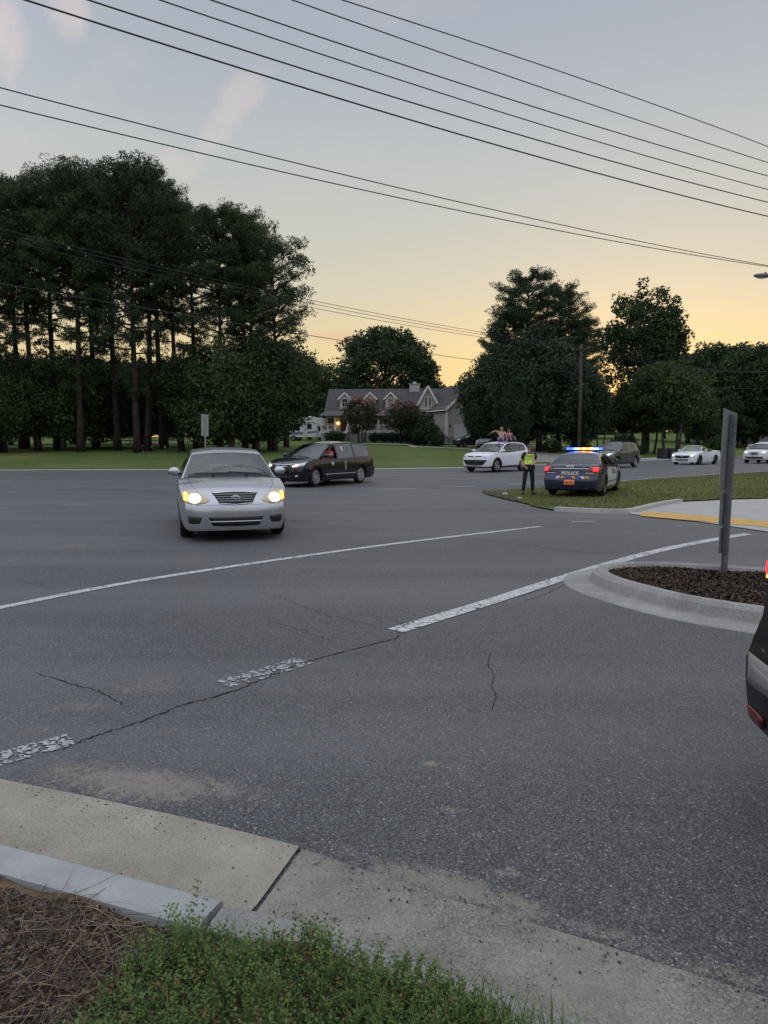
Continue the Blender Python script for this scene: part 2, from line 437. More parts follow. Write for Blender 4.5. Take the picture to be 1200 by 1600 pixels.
def speckle_concrete(name, c1, c2, grit=.3, gs=90, stones=0.0):
    m = bpy.data.materials.new(name); m.use_nodes = True
    n, l = nodes_of(m); b = n['Principled BSDF']; geo = n.new('ShaderNodeNewGeometry')
    a = n.new('ShaderNodeTexNoise'); a.inputs['Scale'].default_value = 2.2; a.inputs['Detail'].default_value = 8; a.inputs['Roughness'].default_value = .65
    l.new(geo.outputs['Position'], a.inputs['Vector'])
    mx = n.new('ShaderNodeMix'); mx.data_type = 'RGBA'; mx.inputs['A'].default_value = (*c1, 1); mx.inputs['B'].default_value = (*c2, 1)
    mr = n.new('ShaderNodeMapRange'); mr.inputs['From Min'].default_value = .36; mr.inputs['From Max'].default_value = .64
    l.new(a.outputs['Fac'], mr.inputs['Value']); l.new(mr.outputs[0], mx.inputs['Factor'])
    v = n.new('ShaderNodeTexNoise'); v.inputs['Scale'].default_value = gs; v.inputs['Detail'].default_value = 3; v.inputs['Roughness'].default_value = .8
    l.new(geo.outputs['Position'], v.inputs['Vector'])
    # grit comes and goes
    a2 = n.new('ShaderNodeTexNoise'); a2.inputs['Scale'].default_value = 1.3; a2.inputs['Detail'].default_value = 5; l.new(geo.outputs['Position'], a2.inputs['Vector'])
    m2 = n.new('ShaderNodeMapRange'); m2.inputs['From Min'].default_value = .38; m2.inputs['From Max'].default_value = .6; m2.inputs['To Min'].default_value = .35
    l.new(a2.outputs['Fac'], m2.inputs['Value'])
    m3 = n.new('ShaderNodeMapRange'); m3.inputs['From Min'].default_value = .5; m3.inputs['From Max'].default_value = .62; m3.inputs['To Max'].default_value = grit
    l.new(v.outputs['Fac'], m3.inputs['Value'])
    mu = n.new('ShaderNodeMath'); mu.operation = 'MULTIPLY'; l.new(m2.outputs[0], mu.inputs[0]); l.new(m3.outputs[0], mu.inputs[1])
    mx2 = n.new('ShaderNodeMix'); mx2.data_type = 'RGBA'; l.new(mx.outputs['Result'], mx2.inputs['A']); mx2.inputs['B'].default_value = (.05, .048, .045, 1)
    l.new(mu.outputs[0], mx2.inputs['Factor']); l.new(mx2.outputs['Result'], b.inputs['Base Color'])
    if stones:
        vo = n.new('ShaderNodeTexVoronoi'); vo.inputs['Scale'].default_value = 150; l.new(geo.outputs['Position'], vo.inputs['Vector'])
        sc_ = n.new('ShaderNodeSeparateColor'); l.new(vo.outputs['Color'], sc_.inputs[0])
        for ch, lo, hi, cc in ((0, .55, 1.0, (.45, .43, .39, 1)), (1, .45, .9, (.03, .03, .032, 1))):
            q = n.new('ShaderNodeMapRange'); q.inputs['From Min'].default_value = lo; q.inputs['From Max'].default_value = hi; q.inputs['To Max'].default_value = stones; l.new(sc_.outputs[ch], q.inputs['Value'])
            m4 = n.new('ShaderNodeMath'); m4.operation = 'MULTIPLY'; l.new(q.outputs[0], m4.inputs[0]); l.new(m2.outputs[0], m4.inputs[1])
            m5 = n.new('ShaderNodeMix'); m5.data_type = 'RGBA'; m5.inputs['B'].default_value = cc; l.new(m4.outputs[0], m5.inputs['Factor'])
            l.new(b.inputs['Base Color'].links[0].from_socket, m5.inputs['A']); l.new(m5.outputs['Result'], b.inputs['Base Color'])
    b.inputs['Roughness'].default_value = .85
    bu = n.new('ShaderNodeBump'); bu.inputs['Strength'].default_value = .5; bu.inputs['Distance'].default_value = .004
    l.new(v.outputs['Fac'], bu.inputs['Height']); l.new(bu.outputs[0], b.inputs['Normal'])
    return m

def grass_ground_mat(name, c1, c2, c3):
    m = bpy.data.materials.new(name); m.use_nodes = True
    n, l = nodes_of(m); b = n['Principled BSDF']; geo = n.new('ShaderNodeNewGeometry')
    def no(s, d, sc=(1, 1, 1)):
        mp = n.new('ShaderNodeMapping'); mp.inputs['Scale'].default_value = sc; l.new(geo.outputs['Position'], mp.inputs[0])
        q = n.new('ShaderNodeTexNoise'); q.inputs['Scale'].default_value = s; q.inputs['Detail'].default_value = d; q.inputs['Roughness'].default_value = .7
        l.new(mp.outputs[0], q.inputs['Vector']); return q.outputs['Fac']
    def mr(v, a, b2, c=0, d=1):
        q = n.new('ShaderNodeMapRange'); q.inputs['From Min'].default_value = a; q.inputs['From Max'].default_value = b2; q.inputs['To Min'].default_value = c; q.inputs['To Max'].default_value = d
        l.new(v, q.inputs['Value']); return q.outputs[0]
    mx = n.new('ShaderNodeMix'); mx.data_type = 'RGBA'; mx.inputs['A'].default_value = (*c1, 1); mx.inputs['B'].default_value = (*c2, 1)
    l.new(mr(no(6, 8), .38, .62), mx.inputs['Factor'])
    m2 = n.new('ShaderNodeMix'); m2.data_type = 'RGBA'; l.new(mx.outputs['Result'], m2.inputs['A']); m2.inputs['B'].default_value = (*c3, 1)
    l.new(mr(no(.16, 6), .48, .68, 0, .8), m2.inputs['Factor'])
    l.new(m2.outputs['Result'], b.inputs['Base Color'])
    b.inputs['Roughness'].default_value = 1.0; b.inputs['Specular IOR Level'].default_value = .1
    bu = n.new('ShaderNodeBump'); bu.inputs['Strength'].default_value = 1; bu.inputs['Distance'].default_value = .04
    l.new(no(9, 8), bu.inputs['Height']); l.new(bu.outputs[0], b.inputs['Normal'])
    return m

def worn_paint_mat(name, col, wear, scale=9):
    """road paint cracked through to the asphalt below"""
    m = bpy.data.materials.new(name); m.use_nodes = True
    n, l = nodes_of(m); b = n['Principled BSDF']; geo = n.new('ShaderNodeNewGeometry')
    b.inputs['Roughness'].default_value = .7
    no = n.new('ShaderNodeTexNoise'); no.inputs['Scale'].default_value = 7; no.inputs['Detail'].default_value = 5; l.new(geo.outputs['Position'], no.inputs['Vector'])
    mix = n.new('ShaderNodeMix'); mix.data_type = 'VECTOR'; mix.inputs['Factor'].default_value = .12
    l.new(geo.outputs['Position'], mix.inputs['A']); l.new(no.outputs['Color'], mix.inputs['B'])
    v = n.new('ShaderNodeTexVoronoi'); v.feature = 'DISTANCE_TO_EDGE'; v.inputs['Scale'].default_value = scale; l.new(mix.outputs['Result'], v.inputs['Vector'])
    w2 = n.new('ShaderNodeTexNoise'); w2.inputs['Scale'].default_value = 1.1; w2.inputs['Detail'].default_value = 3; l.new(geo.outputs['Position'], w2.inputs['Vector'])
    th = n.new('ShaderNodeMapRange'); th.inputs['From Min'].default_value = .35; th.inputs['From Max'].default_value = .65
    th.inputs['To Min'].default_value = .01 * wear; th.inputs['To Max'].default_value = .055 * wear
    l.new(w2.outputs['Fac'], th.inputs['Value'])
    gt = n.new('ShaderNodeMath'); gt.operation = 'GREATER_THAN'; l.new(v.outputs['Distance'], gt.inputs[0]); l.new(th.outputs[0], gt.inputs[1])
    n3 = n.new('ShaderNodeTexNoise'); n3.inputs['Scale'].default_value = 60; n3.inputs['Detail'].default_value = 4; l.new(geo.outputs['Position'], n3.inputs['Vector'])
    g2 = n.new('ShaderNodeMath'); g2.operation = 'GREATER_THAN'; g2.inputs[1].default_value = .36 + .04 * wear; l.new(n3.outputs['Fac'], g2.inputs[0])
    mu = n.new('ShaderNodeMath'); mu.operation = 'MULTIPLY'; l.new(gt.outputs[0], mu.inputs[0]); l.new(g2.outputs[0], mu.inputs[1])
    cm = n.new('ShaderNodeMix'); cm.data_type = 'RGBA'; cm.inputs['A'].default_value = (*[c * .75 for c in col], 1); cm.inputs['B'].default_value = (*col, 1)
    l.new(w2.outputs['Fac'], cm.inputs['Factor']); l.new(cm.outputs['Result'], b.inputs['Base Color'])
    tr = n.new('ShaderNodeBsdfTransparent'); ms = n.new('ShaderNodeMixShader')
    l.new(mu.outputs[0], ms.inputs[0]); l.new(tr.outputs[0], ms.inputs[1]); l.new(b.outputs[0], ms.inputs[2])
    l.new(ms.outputs[0], n['Material Output'].inputs['Surface'])
    return m
# ------------------------------------------------------------------ ground sheets
def sheet(name, poly, zf, mat_, space=None, kind='structure', parent=None, dz=0.0):
    """fills an outline with a fine net that follows the terrain"""
    P = [Vector((p[0], p[1])) for p in poly]
    xs = [p.x for p in P]; ys = [p.y for p in P]
    x0, x1, y0, y1 = min(xs), max(xs), min(ys), max(ys)
    # densify the outline
    out = []
    for i in range(len(P)):
        a, b = P[i], P[(i + 1) % len(P)]
        sp = (space or net_space)((a.x + b.x) / 2, (a.y + b.y) / 2)
        k = max(1, int((b - a).length / sp))
        for j in range(k): out.append(a.lerp(b, j / k))
    ed = [(i, (i + 1) % len(out)) for i in range(len(out))]
    pts = []
    cell = 64.0
    def rec(cx, cy, s):
        if cx + s < x0 or cx > x1 or cy + s < y0 or cy > y1: return
        sp = (space or net_space)(cx + s / 2, cy + s / 2)
        if s > sp * 1.5:
            h = s / 2
            for i in (0, 1):
                for j in (0, 1): rec(cx + i * h, cy + j * h, h)
        else:
            pts.append(Vector((cx + s / 2, cy + s / 2)))
    gx = math.floor(x0 / cell) * cell
    while gx < x1:
        gy = math.floor(y0 / cell) * cell
        while gy < y1:
            rec(gx, gy, cell); gy += cell
        gx += cell
    pin = []
    A = np.array([(p.x, p.y) for p in P]); 
    for p in pts:   # point in polygon
        x, y = p.x, p.y
        X, Y = A[:, 0], A[:, 1]; X2, Y2 = np.roll(X, -1), np.roll(Y, -1)
        c = ((Y > y) != (Y2 > y)) & (x < (X2 - X) * (y - Y) / np.where(Y2 == Y, 1e-9, Y2 - Y) + X)
        if c.sum() % 2: pin.append(p)
    r = mg.delaunay_2d_cdt(out + pin, ed, [list(range(len(out)))], 1, 1e-5)
    V = [(v.x, v.y, zf(v.x, v.y) + dz) for v in r[0]]
    me = bpy.data.meshes.new(name); me.from_pydata(V, [], [tuple(f) for f in r[2]]); me.update()
    bm = bmesh.new(); bm.from_mesh(me)
    for f in bm.faces:
        if f.normal.z < 0: f.normal_flip()
        f.smooth = True
    bm.to_mesh(me); bm.free()
    o = link(name, me, mat_, parent)
    if kind: tag(o, kind=kind)
    return o
def net_space(x, y):
    d = math.hypot(x, y - 5)
    return 1.0 if d < 34 else (2.0 if d < 70 else (8.0 if d < 140 else 32.0))

def sweep(name, path, prof, zf, mat_, parent=None, side=1, close=False):
    """prof: (offset to the right of the path, height); follows the terrain"""
    n = len(path); V = []; F = []
    for i, p in enumerate(path):
        a = path[max(i - 1, 0)]; b = path[min(i + 1, n - 1)]
        t = Vector((b[0] - a[0], b[1] - a[1])).normalized(); nr = Vector((t.y, -t.x)) * side
        for (o, h) in prof:
            x = p[0] + nr.x * o; y = p[1] + nr.y * o
            V.append((x, y, zf(p[0], p[1]) + (h(i / (n - 1)) if callable(h) else h)))
    k = len(prof)
    for i in range(n - 1):
        for j in range(k - 1):
            F.append((i * k + j, (i + 1) * k + j, (i + 1) * k + j + 1, i * k + j + 1))
    F.append(tuple(range(k))); F.append(tuple((n - 1) * k + j for j in range(k))[::-1])
    me = bpy.data.meshes.new(name); me.from_pydata(V, [], F); me.update()
    bm = bmesh.new(); bm.from_mesh(me); bmesh.ops.recalc_face_normals(bm, faces=bm.faces)
    bm.to_mesh(me); bm.free()
    return link(name, me, mat_, parent)

def catmull(P, k=8):
    P = [Vector(p) for p in P]; out = []
    for i in range(len(P) - 1):
        p0 = P[max(i - 1, 0)]; p1 = P[i]; p2 = P[i + 1]; p3 = P[min(i + 2, len(P) - 1)]
        for j in range(k):
            t = j / k
            out.append(.5 * ((2 * p1) + (p2 - p0) * t + (2 * p0 - 5 * p1 + 4 * p2 - p3) * t * t + (3 * p1 - p0 - 3 * p2 + p3) * t ** 3))
    out.append(P[-1]); return out

rnd = random.Random(7)
nrg = np.random.default_rng(11)

M_asph = asphalt_mat()
M_lawn = grass_ground_mat('lawn', (.060, .092, .026), (.115, .155, .048), (.16, .16, .062))
M_verge = grass_ground_mat('verge grass', (.075, .10, .030), (.14, .165, .055), (.19, .165, .080))
M_conc = speckle_concrete('pale concrete', (.30, .285, .25), (.40, .385, .34), .25, 70)
M_conc_d = speckle_concrete('gritty concrete', (.15, .14, .12), (.30, .285, .24), .6, 130, .38)
M_kerb = speckle_concrete('kerb concrete', (.28, .29, .29), (.37, .38, .38), .12, 120)
M_kerb_i = speckle_concrete('island kerb concrete', (.22, .22, .205), (.33, .325, .30), .45, 60, .3)
M_pad = speckle_concrete('pad concrete', (.33, .325, .30), (.42, .41, .38), .1, 60)
M_soil = mat('bed soil', (.06, .042, .028), rough=1, spec=.1, col2=(.17, .12, .075), vs=9, detail=8, bump=1, bs=60)

def zg(x, y):
    s = (y - far_edge(x))
    return H(x, y) - (.06 if s < -.3 else 0.0)
sheet('ground', [(-420, -30), (700, -30), (700, 700), (-420, 700)], zg, M_lawn)

fe = []
for x in list(np.arange(-150, -40, 10)) + list(np.arange(-40, 44, 1.5)) + [50, 60, 80, 110, 140, 200, 300]:
    fe.append((x, far_edge(x) + rnd.uniform(-.12, .12)))
sheet('road', [(-150, -25), (300, -25)] + fe[::-1], H, M_asph, dz=0.0)

# concrete edging along the far side of the road
path = [(x, far_edge(x) + .02) for x in np.arange(-60, 60, 2.0)]
o = sweep('kerb', path, [(-.28, -.02), (-.28, .035), (.0, .03), (.03, -.02)], H, M_pad, side=1)
tag(o, kind='structure')

# verge with the police car
def jag(P, a, rr=rnd):
    out = []
    for i in range(len(P) - 1):
        p, q = Vector(P[i]), Vector(P[i + 1]); L = (q - p).length; k = max(1, int(L / .35))
        for j in range(k):
            r = p.lerp(q, j / k); out.append((r.x + rr.uniform(-a, a), r.y + rr.uniform(-a, a)))
    out.append(tuple(P[-1])); return out
vg_near = [G(752, 769), G(775, 777), G(800, 783), G(830, 791), G(862, 797.5), G(925, 801), G(985, 801), G(1003, 797), G(1030, 790), G(1062, 784.5), G(1130, 781), G(1200, 779)]
vx = vg_near[-1]
vg_far = [G(1200, 738.5), G(1100, 744.5), G(990, 752), G(900, 759), G(840, 763), G(785, 767)]
ve = vg_far[0]
verge_poly = jag(vg_near, .06) + [(vx[0] + 12, vx[1] + .5), (140, 60), (160, 176), (ve[0] + 5, ve[1] + 4.9)] + jag(vg_far, .05)
def zv(x, y): return H(x, y) + .035
sheet('verge', verge_poly, zv, M_verge)
# bare muddy tip
bt = [G(752, 768), G(775, 777), G(800, 783), G(815, 786), G(800, 776), G(790, 771)]
M_mud = mat('mud', (.05, .045, .038), rough=1, spec=.1, col2=(.13, .12, .10), vs=4, detail=8, bump=1, bs=30)
sheet('dirt_patch', jag(bt, .08), lambda x, y: H(x, y) + .045, M_mud)

# concrete pad with yellow warning strip
pad_top = [G(985, 802), G(1003, 798), G(1062, 785.5), G(1130, 782), G(1200, 780)]
pt = pad_top[-1]
pad_bot = [G(1200, 832), G(1100, 817), G(1040, 809), G(985, 804)]
pb = pad_bot[0]
sheet('pavement', pad_top + [(pt[0] + 14, pt[1] + .6), (pb[0] + 12, pb[1] - 1.2)] + pad_bot, lambda x, y: H(x, y) + .016, M_pad)
ys = [G(1004, 800.5), G(1060, 804), G(1193, 815), G(1240, 819), G(1240, 829), G(1193, 824.5), G(1060, 813), G(1000, 807.5)]
M_yel = mat('yellow paint', (.62, .36, .07), rough=.7, col2=(.46, .30, .10), vs=3, detail=6, bump=.4, bs=30)
sheet('warning_strip', ys, lambda x, y: H(x, y) + .022, M_yel)
kp = [tuple(p)[:2] for p in catmull([(*p, 0) for p in [G(868, 798.5), G(925, 801.5), G(978, 802), G(1000, 798.5), G(1030, 791), G(1062, 785)]], 4)]
tag(sweep('kerb', kp, [(-.09, -.02), (-.09, .10), (.07, .10), (.09, .0)], H, M_pad, side=1), kind='structure')

# driveways across the far lawn
def strip(name, px, w, m, dz=.02):
    P = catmull([(*p, 0) for p in px], 10); L = []; R = []
    for i, p in enumerate(P):
        t = (P[min(i + 1, len(P) - 1)] - P[max(i - 1, 0)]).normalized(); nn = Vector((-t.y, t.x, 0))
        L.append((p + nn * w / 2).to_2d()); R.append((p - nn * w / 2).to_2d())
    return sheet(name, [tuple(q) for q in L] + [tuple(q) for q in R[::-1]], lambda x, y: H(x, y) + dz, m, space=lambda x, y: 2.0)
a1 = at(560, 84); a2 = at(640, 82); a3 = at(730, 76); a4 = at(775, 66)
strip('path', [a1[:2], a2[:2], a3[:2], a4[:2]], 1.5, M_pad)
b1 = at(960, 60); b2 = at(1050, 75); b3 = at(1110, 96)
strip('driveway', [at(905, 62)[:2], (b2[0] - 3, b2[1] - 4), b2[:2], at(1105, 78)[:2]], 2.4, M_pad, .025)
d1 = at(742, 90); d2 = at(800, 80); d3 = at(845, 66); 
strip('driveway', [(d1[0] - 4, d1[1] - 2), d1[:2], d2[:2], d3[:2], at(850, 56)[:2]], 6.0, M_conc_d, .03)

# ------------------------------------------------------------------ island
isl = [(3.9, 5.72), (3.35, 6.05), (2.92, 6.48), (2.68, 6.95), (2.52, 7.42), (2.50, 7.82), (2.66, 8.12), (2.98, 8.28), (3.5, 8.22), (4.2, 7.93), (5.2, 7.6), (8, 7.2), (14, 7.0)]
ip = [(14, 5.1), (8, 5.2), (5.2, 5.3)] + isl
ipath = [tuple(p)[:2] for p in catmull([(*p, 0) for p in ip], 7)]
tag(sweep('kerb', ipath, [(.02, .10), (0, .135), (-.05, .15), (-.11, .145), (-.155, .11), (-.19, .03), (-.20, .016), (-.48, .008), (-.50, -.01)], H, M_kerb_i, side=1), kind='structure')
M_mulch = mat('mulch', (.022, .014, .011), rough=1, spec=.15, col2=(.06, .040, .032), vs=22, detail=8, bump=1, bs=50)
sheet('mulch_bed', [tuple(p) for p in ipath], lambda x, y: .085 + .03 * math.sin(x * 3.1) * math.sin(y * 2.7), M_mulch, space=lambda x, y: .25)

def flakes(name, pts, s0, s1, mats, zf, parent=None, tilt=.6, thick=0.0):
    n = len(pts); V = np.zeros((n * 4, 3)); 
    a = nrg.uniform(0, 2 * PI, n); L = nrg.uniform(s0, s1, n); W = L * nrg.uniform(.18, .5, n)
    t1 = nrg.uniform(-tilt, tilt, n); t2 = nrg.uniform(-tilt, tilt, n)
    for k, (i, j) in enumerate(((-1, -1), (1, -1), (1, 1), (-1, 1))):
        u = i * L / 2; v = j * W / 2
        V[k::4, 0] = pts[:, 0] + u * np.cos(a) - v * np.sin(a)
        V[k::4, 1] = pts[:, 1] + u * np.sin(a) + v * np.cos(a)
        V[k::4, 2] = pts[:, 2] + u * t1 + v * t2
    me = npmesh(name, V, np.arange(n * 4).reshape(n, 4))
    for m in mats: me.materials.append(m)
    me.polygons.foreach_set('material_index', nrg.integers(0, len(mats), n).astype(np.int32))
    return link(name, me, None, parent)
def scatter(poly, n, zf):
    A = np.array(poly); out = []
    x0, y0 = A.min(0); x1, y1 = A.max(0)
    X, Y = A[:, 0], A[:, 1]; X2, Y2 = np.roll(X, -1), np.roll(Y, -1)
    while len(out) < n:
        for x, y in zip(nrg.uniform(x0, x1, 4000), nrg.uniform(y0, y1, 4000)):
            c = ((Y > y) != (Y2 > y)) & (x < (X2 - X) * (y - Y) / np.where(Y2 == Y, 1e-9, Y2 - Y) + X)
            if c.sum() % 2: out.append((x, y, zf(x, y)))
            if len(out) >= n: break
    return np.array(out)
Mch = [mat('chip dark', (.036, .020, .015), rough=.9, spec=.2), mat('chip brown', (.075, .042, .029), rough=.9, spec=.2), mat('chip grey', (.10, .078, .062), rough=.9, spec=.2), mat('chip black', (.012, .010, .009), rough=.9, spec=.2)]
chip_poly = [p for p in isl if p[0] < 6] 
o = flakes('mulch_chips', scatter([(3.9, 5.72), (3.35, 6.05), (2.92, 6.48), (2.68, 6.95), (2.52, 7.42), (2.50, 7.82), (2.66, 8.12), (2.98, 8.28), (3.5, 8.22), (4.2, 7.93), (5.2, 7.6), (5.2, 5.5)], 30000, lambda x, y: .10 + .03 * math.sin(x * 3.1) * math.sin(y * 2.7)), .010, .045, Mch, None, tilt=.8)
tag(o, 'dark shredded bark mulch filling the kerbed traffic island', 'mulch', kind='stuff')

# ------------------------------------------------------------------ near kerb and gutter slabs
ka = G(0, 1313, .14); kb = G(350, 1402, .14)
kd = Vector((kb[0] - ka[0], kb[1] - ka[1])).normalized()
kl = (ka[0] - kd.x * 6, ka[1] - kd.y * 6)
kc = G(520, 1451, .10); ke = G(700, 1512, .05); kf = G(900, 1592, .02)
kfd = Vector((kf[0] - ke[0], kf[1] - ke[1])).normalized()
kg = (kf[0] + kfd.x * 4, kf[1] + kfd.y * 4)
kw = .135
o = sweep('kerb', [kl, ka, tuple(Vector(ka).lerp(Vector(kb), .5)), kb], [(-.012, 0), (.0, .10), (.008, .132), (.022, .14), (kw - .02, .14), (kw, .128), (kw + .006, .02)], H, M_kerb, side=1)
tag(o, kind='structure')
kb2 = (kb[0] + kd.x * .012, kb[1] + kd.y * .012)
kq = [kb2, kc, ke, kf, kg]; kp = []
for a_, b_ in zip(kq[:-1], kq[1:]):
    for i in range(6): kp.append((lerp(a_[0], b_[0], i / 6), lerp(a_[1], b_[1], i / 6)))
kp.append(kg)
hh = lambda base: (lambda t: base * (1 - .80 * float(sstep((t - .05) * 1.6))))
o = sweep('kerb', kp, [(-.03, 0), (.0, hh(.09)), (.012, hh(.12)), (.03, hh(.135)), (kw - .02, hh(.135)), (kw, hh(.125)), (kw + .006, .0)], H, M_kerb_i, side=1)
tag(o, kind='structure')

j0 = G(0, 1222); j1 = G(130, 1247); j2 = G(300, 1284); j3 = G(468, 1326); j4 = G(700, 1403); j5 = G(950, 1482); j6 = G(1200, 1560)
jl = (j0[0] - kd.x * 6, j0[1] - kd.y * 6); jd = Vector((j6[0] - j5[0], j6[1] - j5[1])).normalized(); jr = (j6[0] + jd.x * 4, j6[1] + jd.y * 4)
def off(p, d, w): return (p[0] + d.y * w, p[1] - d.x * w)
kbo = off(kb, kd, .05); klo = off(kl, kd, .05)
q4 = G(402, 1417)
def zslab(x, y): return H(x, y) + .010
M_slab1 = speckle_concrete('washed concrete', (.25, .225, .18), (.36, .33, .27), .35, 110, .22)
sheet('gutter_slab', jag([jl, j0, j1, j2, j3], .009) + [q4, kbo, klo], zslab, M_slab1, space=lambda x, y: .4)
q5 = (q4[0] + kd.x * .015, q4[1] + kd.y * .015); j3b = (j3[0] + kd.x * .015, j3[1] + kd.y * .015 - .004)
sheet('gutter_slab', jag([j3b, j4, j5, j6, jr], .010) + [(kg[0], kg[1] - .1), (kf[0] - .02, kf[1] - .1), (ke[0], ke[1] - .08), (kc[0], kc[1] - .06), (kbo[0] + .03, kbo[1] - .02), q5], lambda x, y: H(x, y) + .008, M_conc_d, space=lambda x, y: .4)

# ------------------------------------------------------------------ soil bed behind the kerb
bedz = lambda x, y: .115 + .02 * math.sin(x * 7) * math.cos(y * 5) + .012 * math.sin(x * 23 + y * 17)
bed = [off(kl, kd, kw), off(ka, kd, kw), off(kb, kd, kw), off(kc, kd, kw), off(ke, kfd, kw), off(kf, kfd, kw), off(kg, kfd, kw), (kg[0], -3), (kl[0], -3)]
tag(sheet('soil_bed', bed, lambda x, y: bedz(x, y) * (1 if x < kb[0] + .3 else max(.35, 1 - .6 * (x - kb[0] - .3))), M_soil, space=lambda x, y: .05 if (abs(x) < 2.0 and y > .8) else 1.0), kind='structure')
def zbed(x, y): return bedz(x, y) * (1 if x < kb[0] + .3 else max(.35, 1 - .6 * (x - kb[0] - .3)))

# dry twigs, straw and chips on the bare soil
def inpoly(poly, x, y):
    c = False; n = len(poly)
    for i in range(n):
        x1_, y1_ = poly[i]; x2_, y2_ = poly[(i + 1) % n]
        if (y1_ > y) != (y2_ > y) and x < (x2_ - x1_) * (y - y1_) / (y2_ - y1_) + x1_: c = not c
    return c
twig_poly = [G(-60, 1378, .12), G(200, 1425, .12), G(330, 1455, .12), G(330, 1520, .12), G(180, 1660, .12), G(-80, 1660, .12)]
mb = MB()
for _ in range(1500):
    p = scatter(twig_poly, 1, lambda x, y: zbed(x, y) + .006)[0] if False else None
tp = scatter(twig_poly, 1250, lambda x, y: zbed(x, y) + .008)
for i, p in enumerate(tp):
    a = rnd.uniform(0, 2 * PI); L = rnd.choice([.03, .05, .08, .12, .16]) * rnd.uniform(.7, 1.3)
    d = Vector((math.cos(a), math.sin(a), rnd.uniform(-.05, .35))); q = Vector((-d.y, d.x, 0)) * rnd.uniform(-.25, .25)
    P = [Vector(p), Vector(p) + d * L * .5 + q * L * .5, Vector(p) + d * L]
    P[2].z = max(P[2].z * .6 + P[0].z * .4, P[0].z)
    r = rnd.uniform(.0006, .0018)
    mb.tube(P, [r, r * .8, r * .4], 3, cap=False)
me = mb.mesh('dry_twigs')
for m in (mat('twig straw', (.24, .165, .10), rough=.9, var=.2), mat('twig grey', (.16, .135, .12), rough=.9), mat('twig dark', (.055, .036, .026), rough=.9)): me.materials.append(m)
mi = np.repeat(nrg.choice(3, 1250, p=[.3, .3, .4]), 6)[:len(me.polygons)].astype(np.int32)
me.polygons.foreach_set('material_index', mi)
tag(link('dry_twigs', me, None), 'dry brown and grey twigs littering the bare soil behind the kerb', 'twigs', kind='stuff')
o = flakes('leaf_litter', scatter(twig_poly, 7000, lambda x, y: zbed(x, y) + .004), .004, .022, Mch + [mat('chip tan', (.19, .13, .08), rough=.9)], None, tilt=.5)
tag(o, 'fine bark chips and leaf litter on the bare soil', 'litter', kind='stuff')

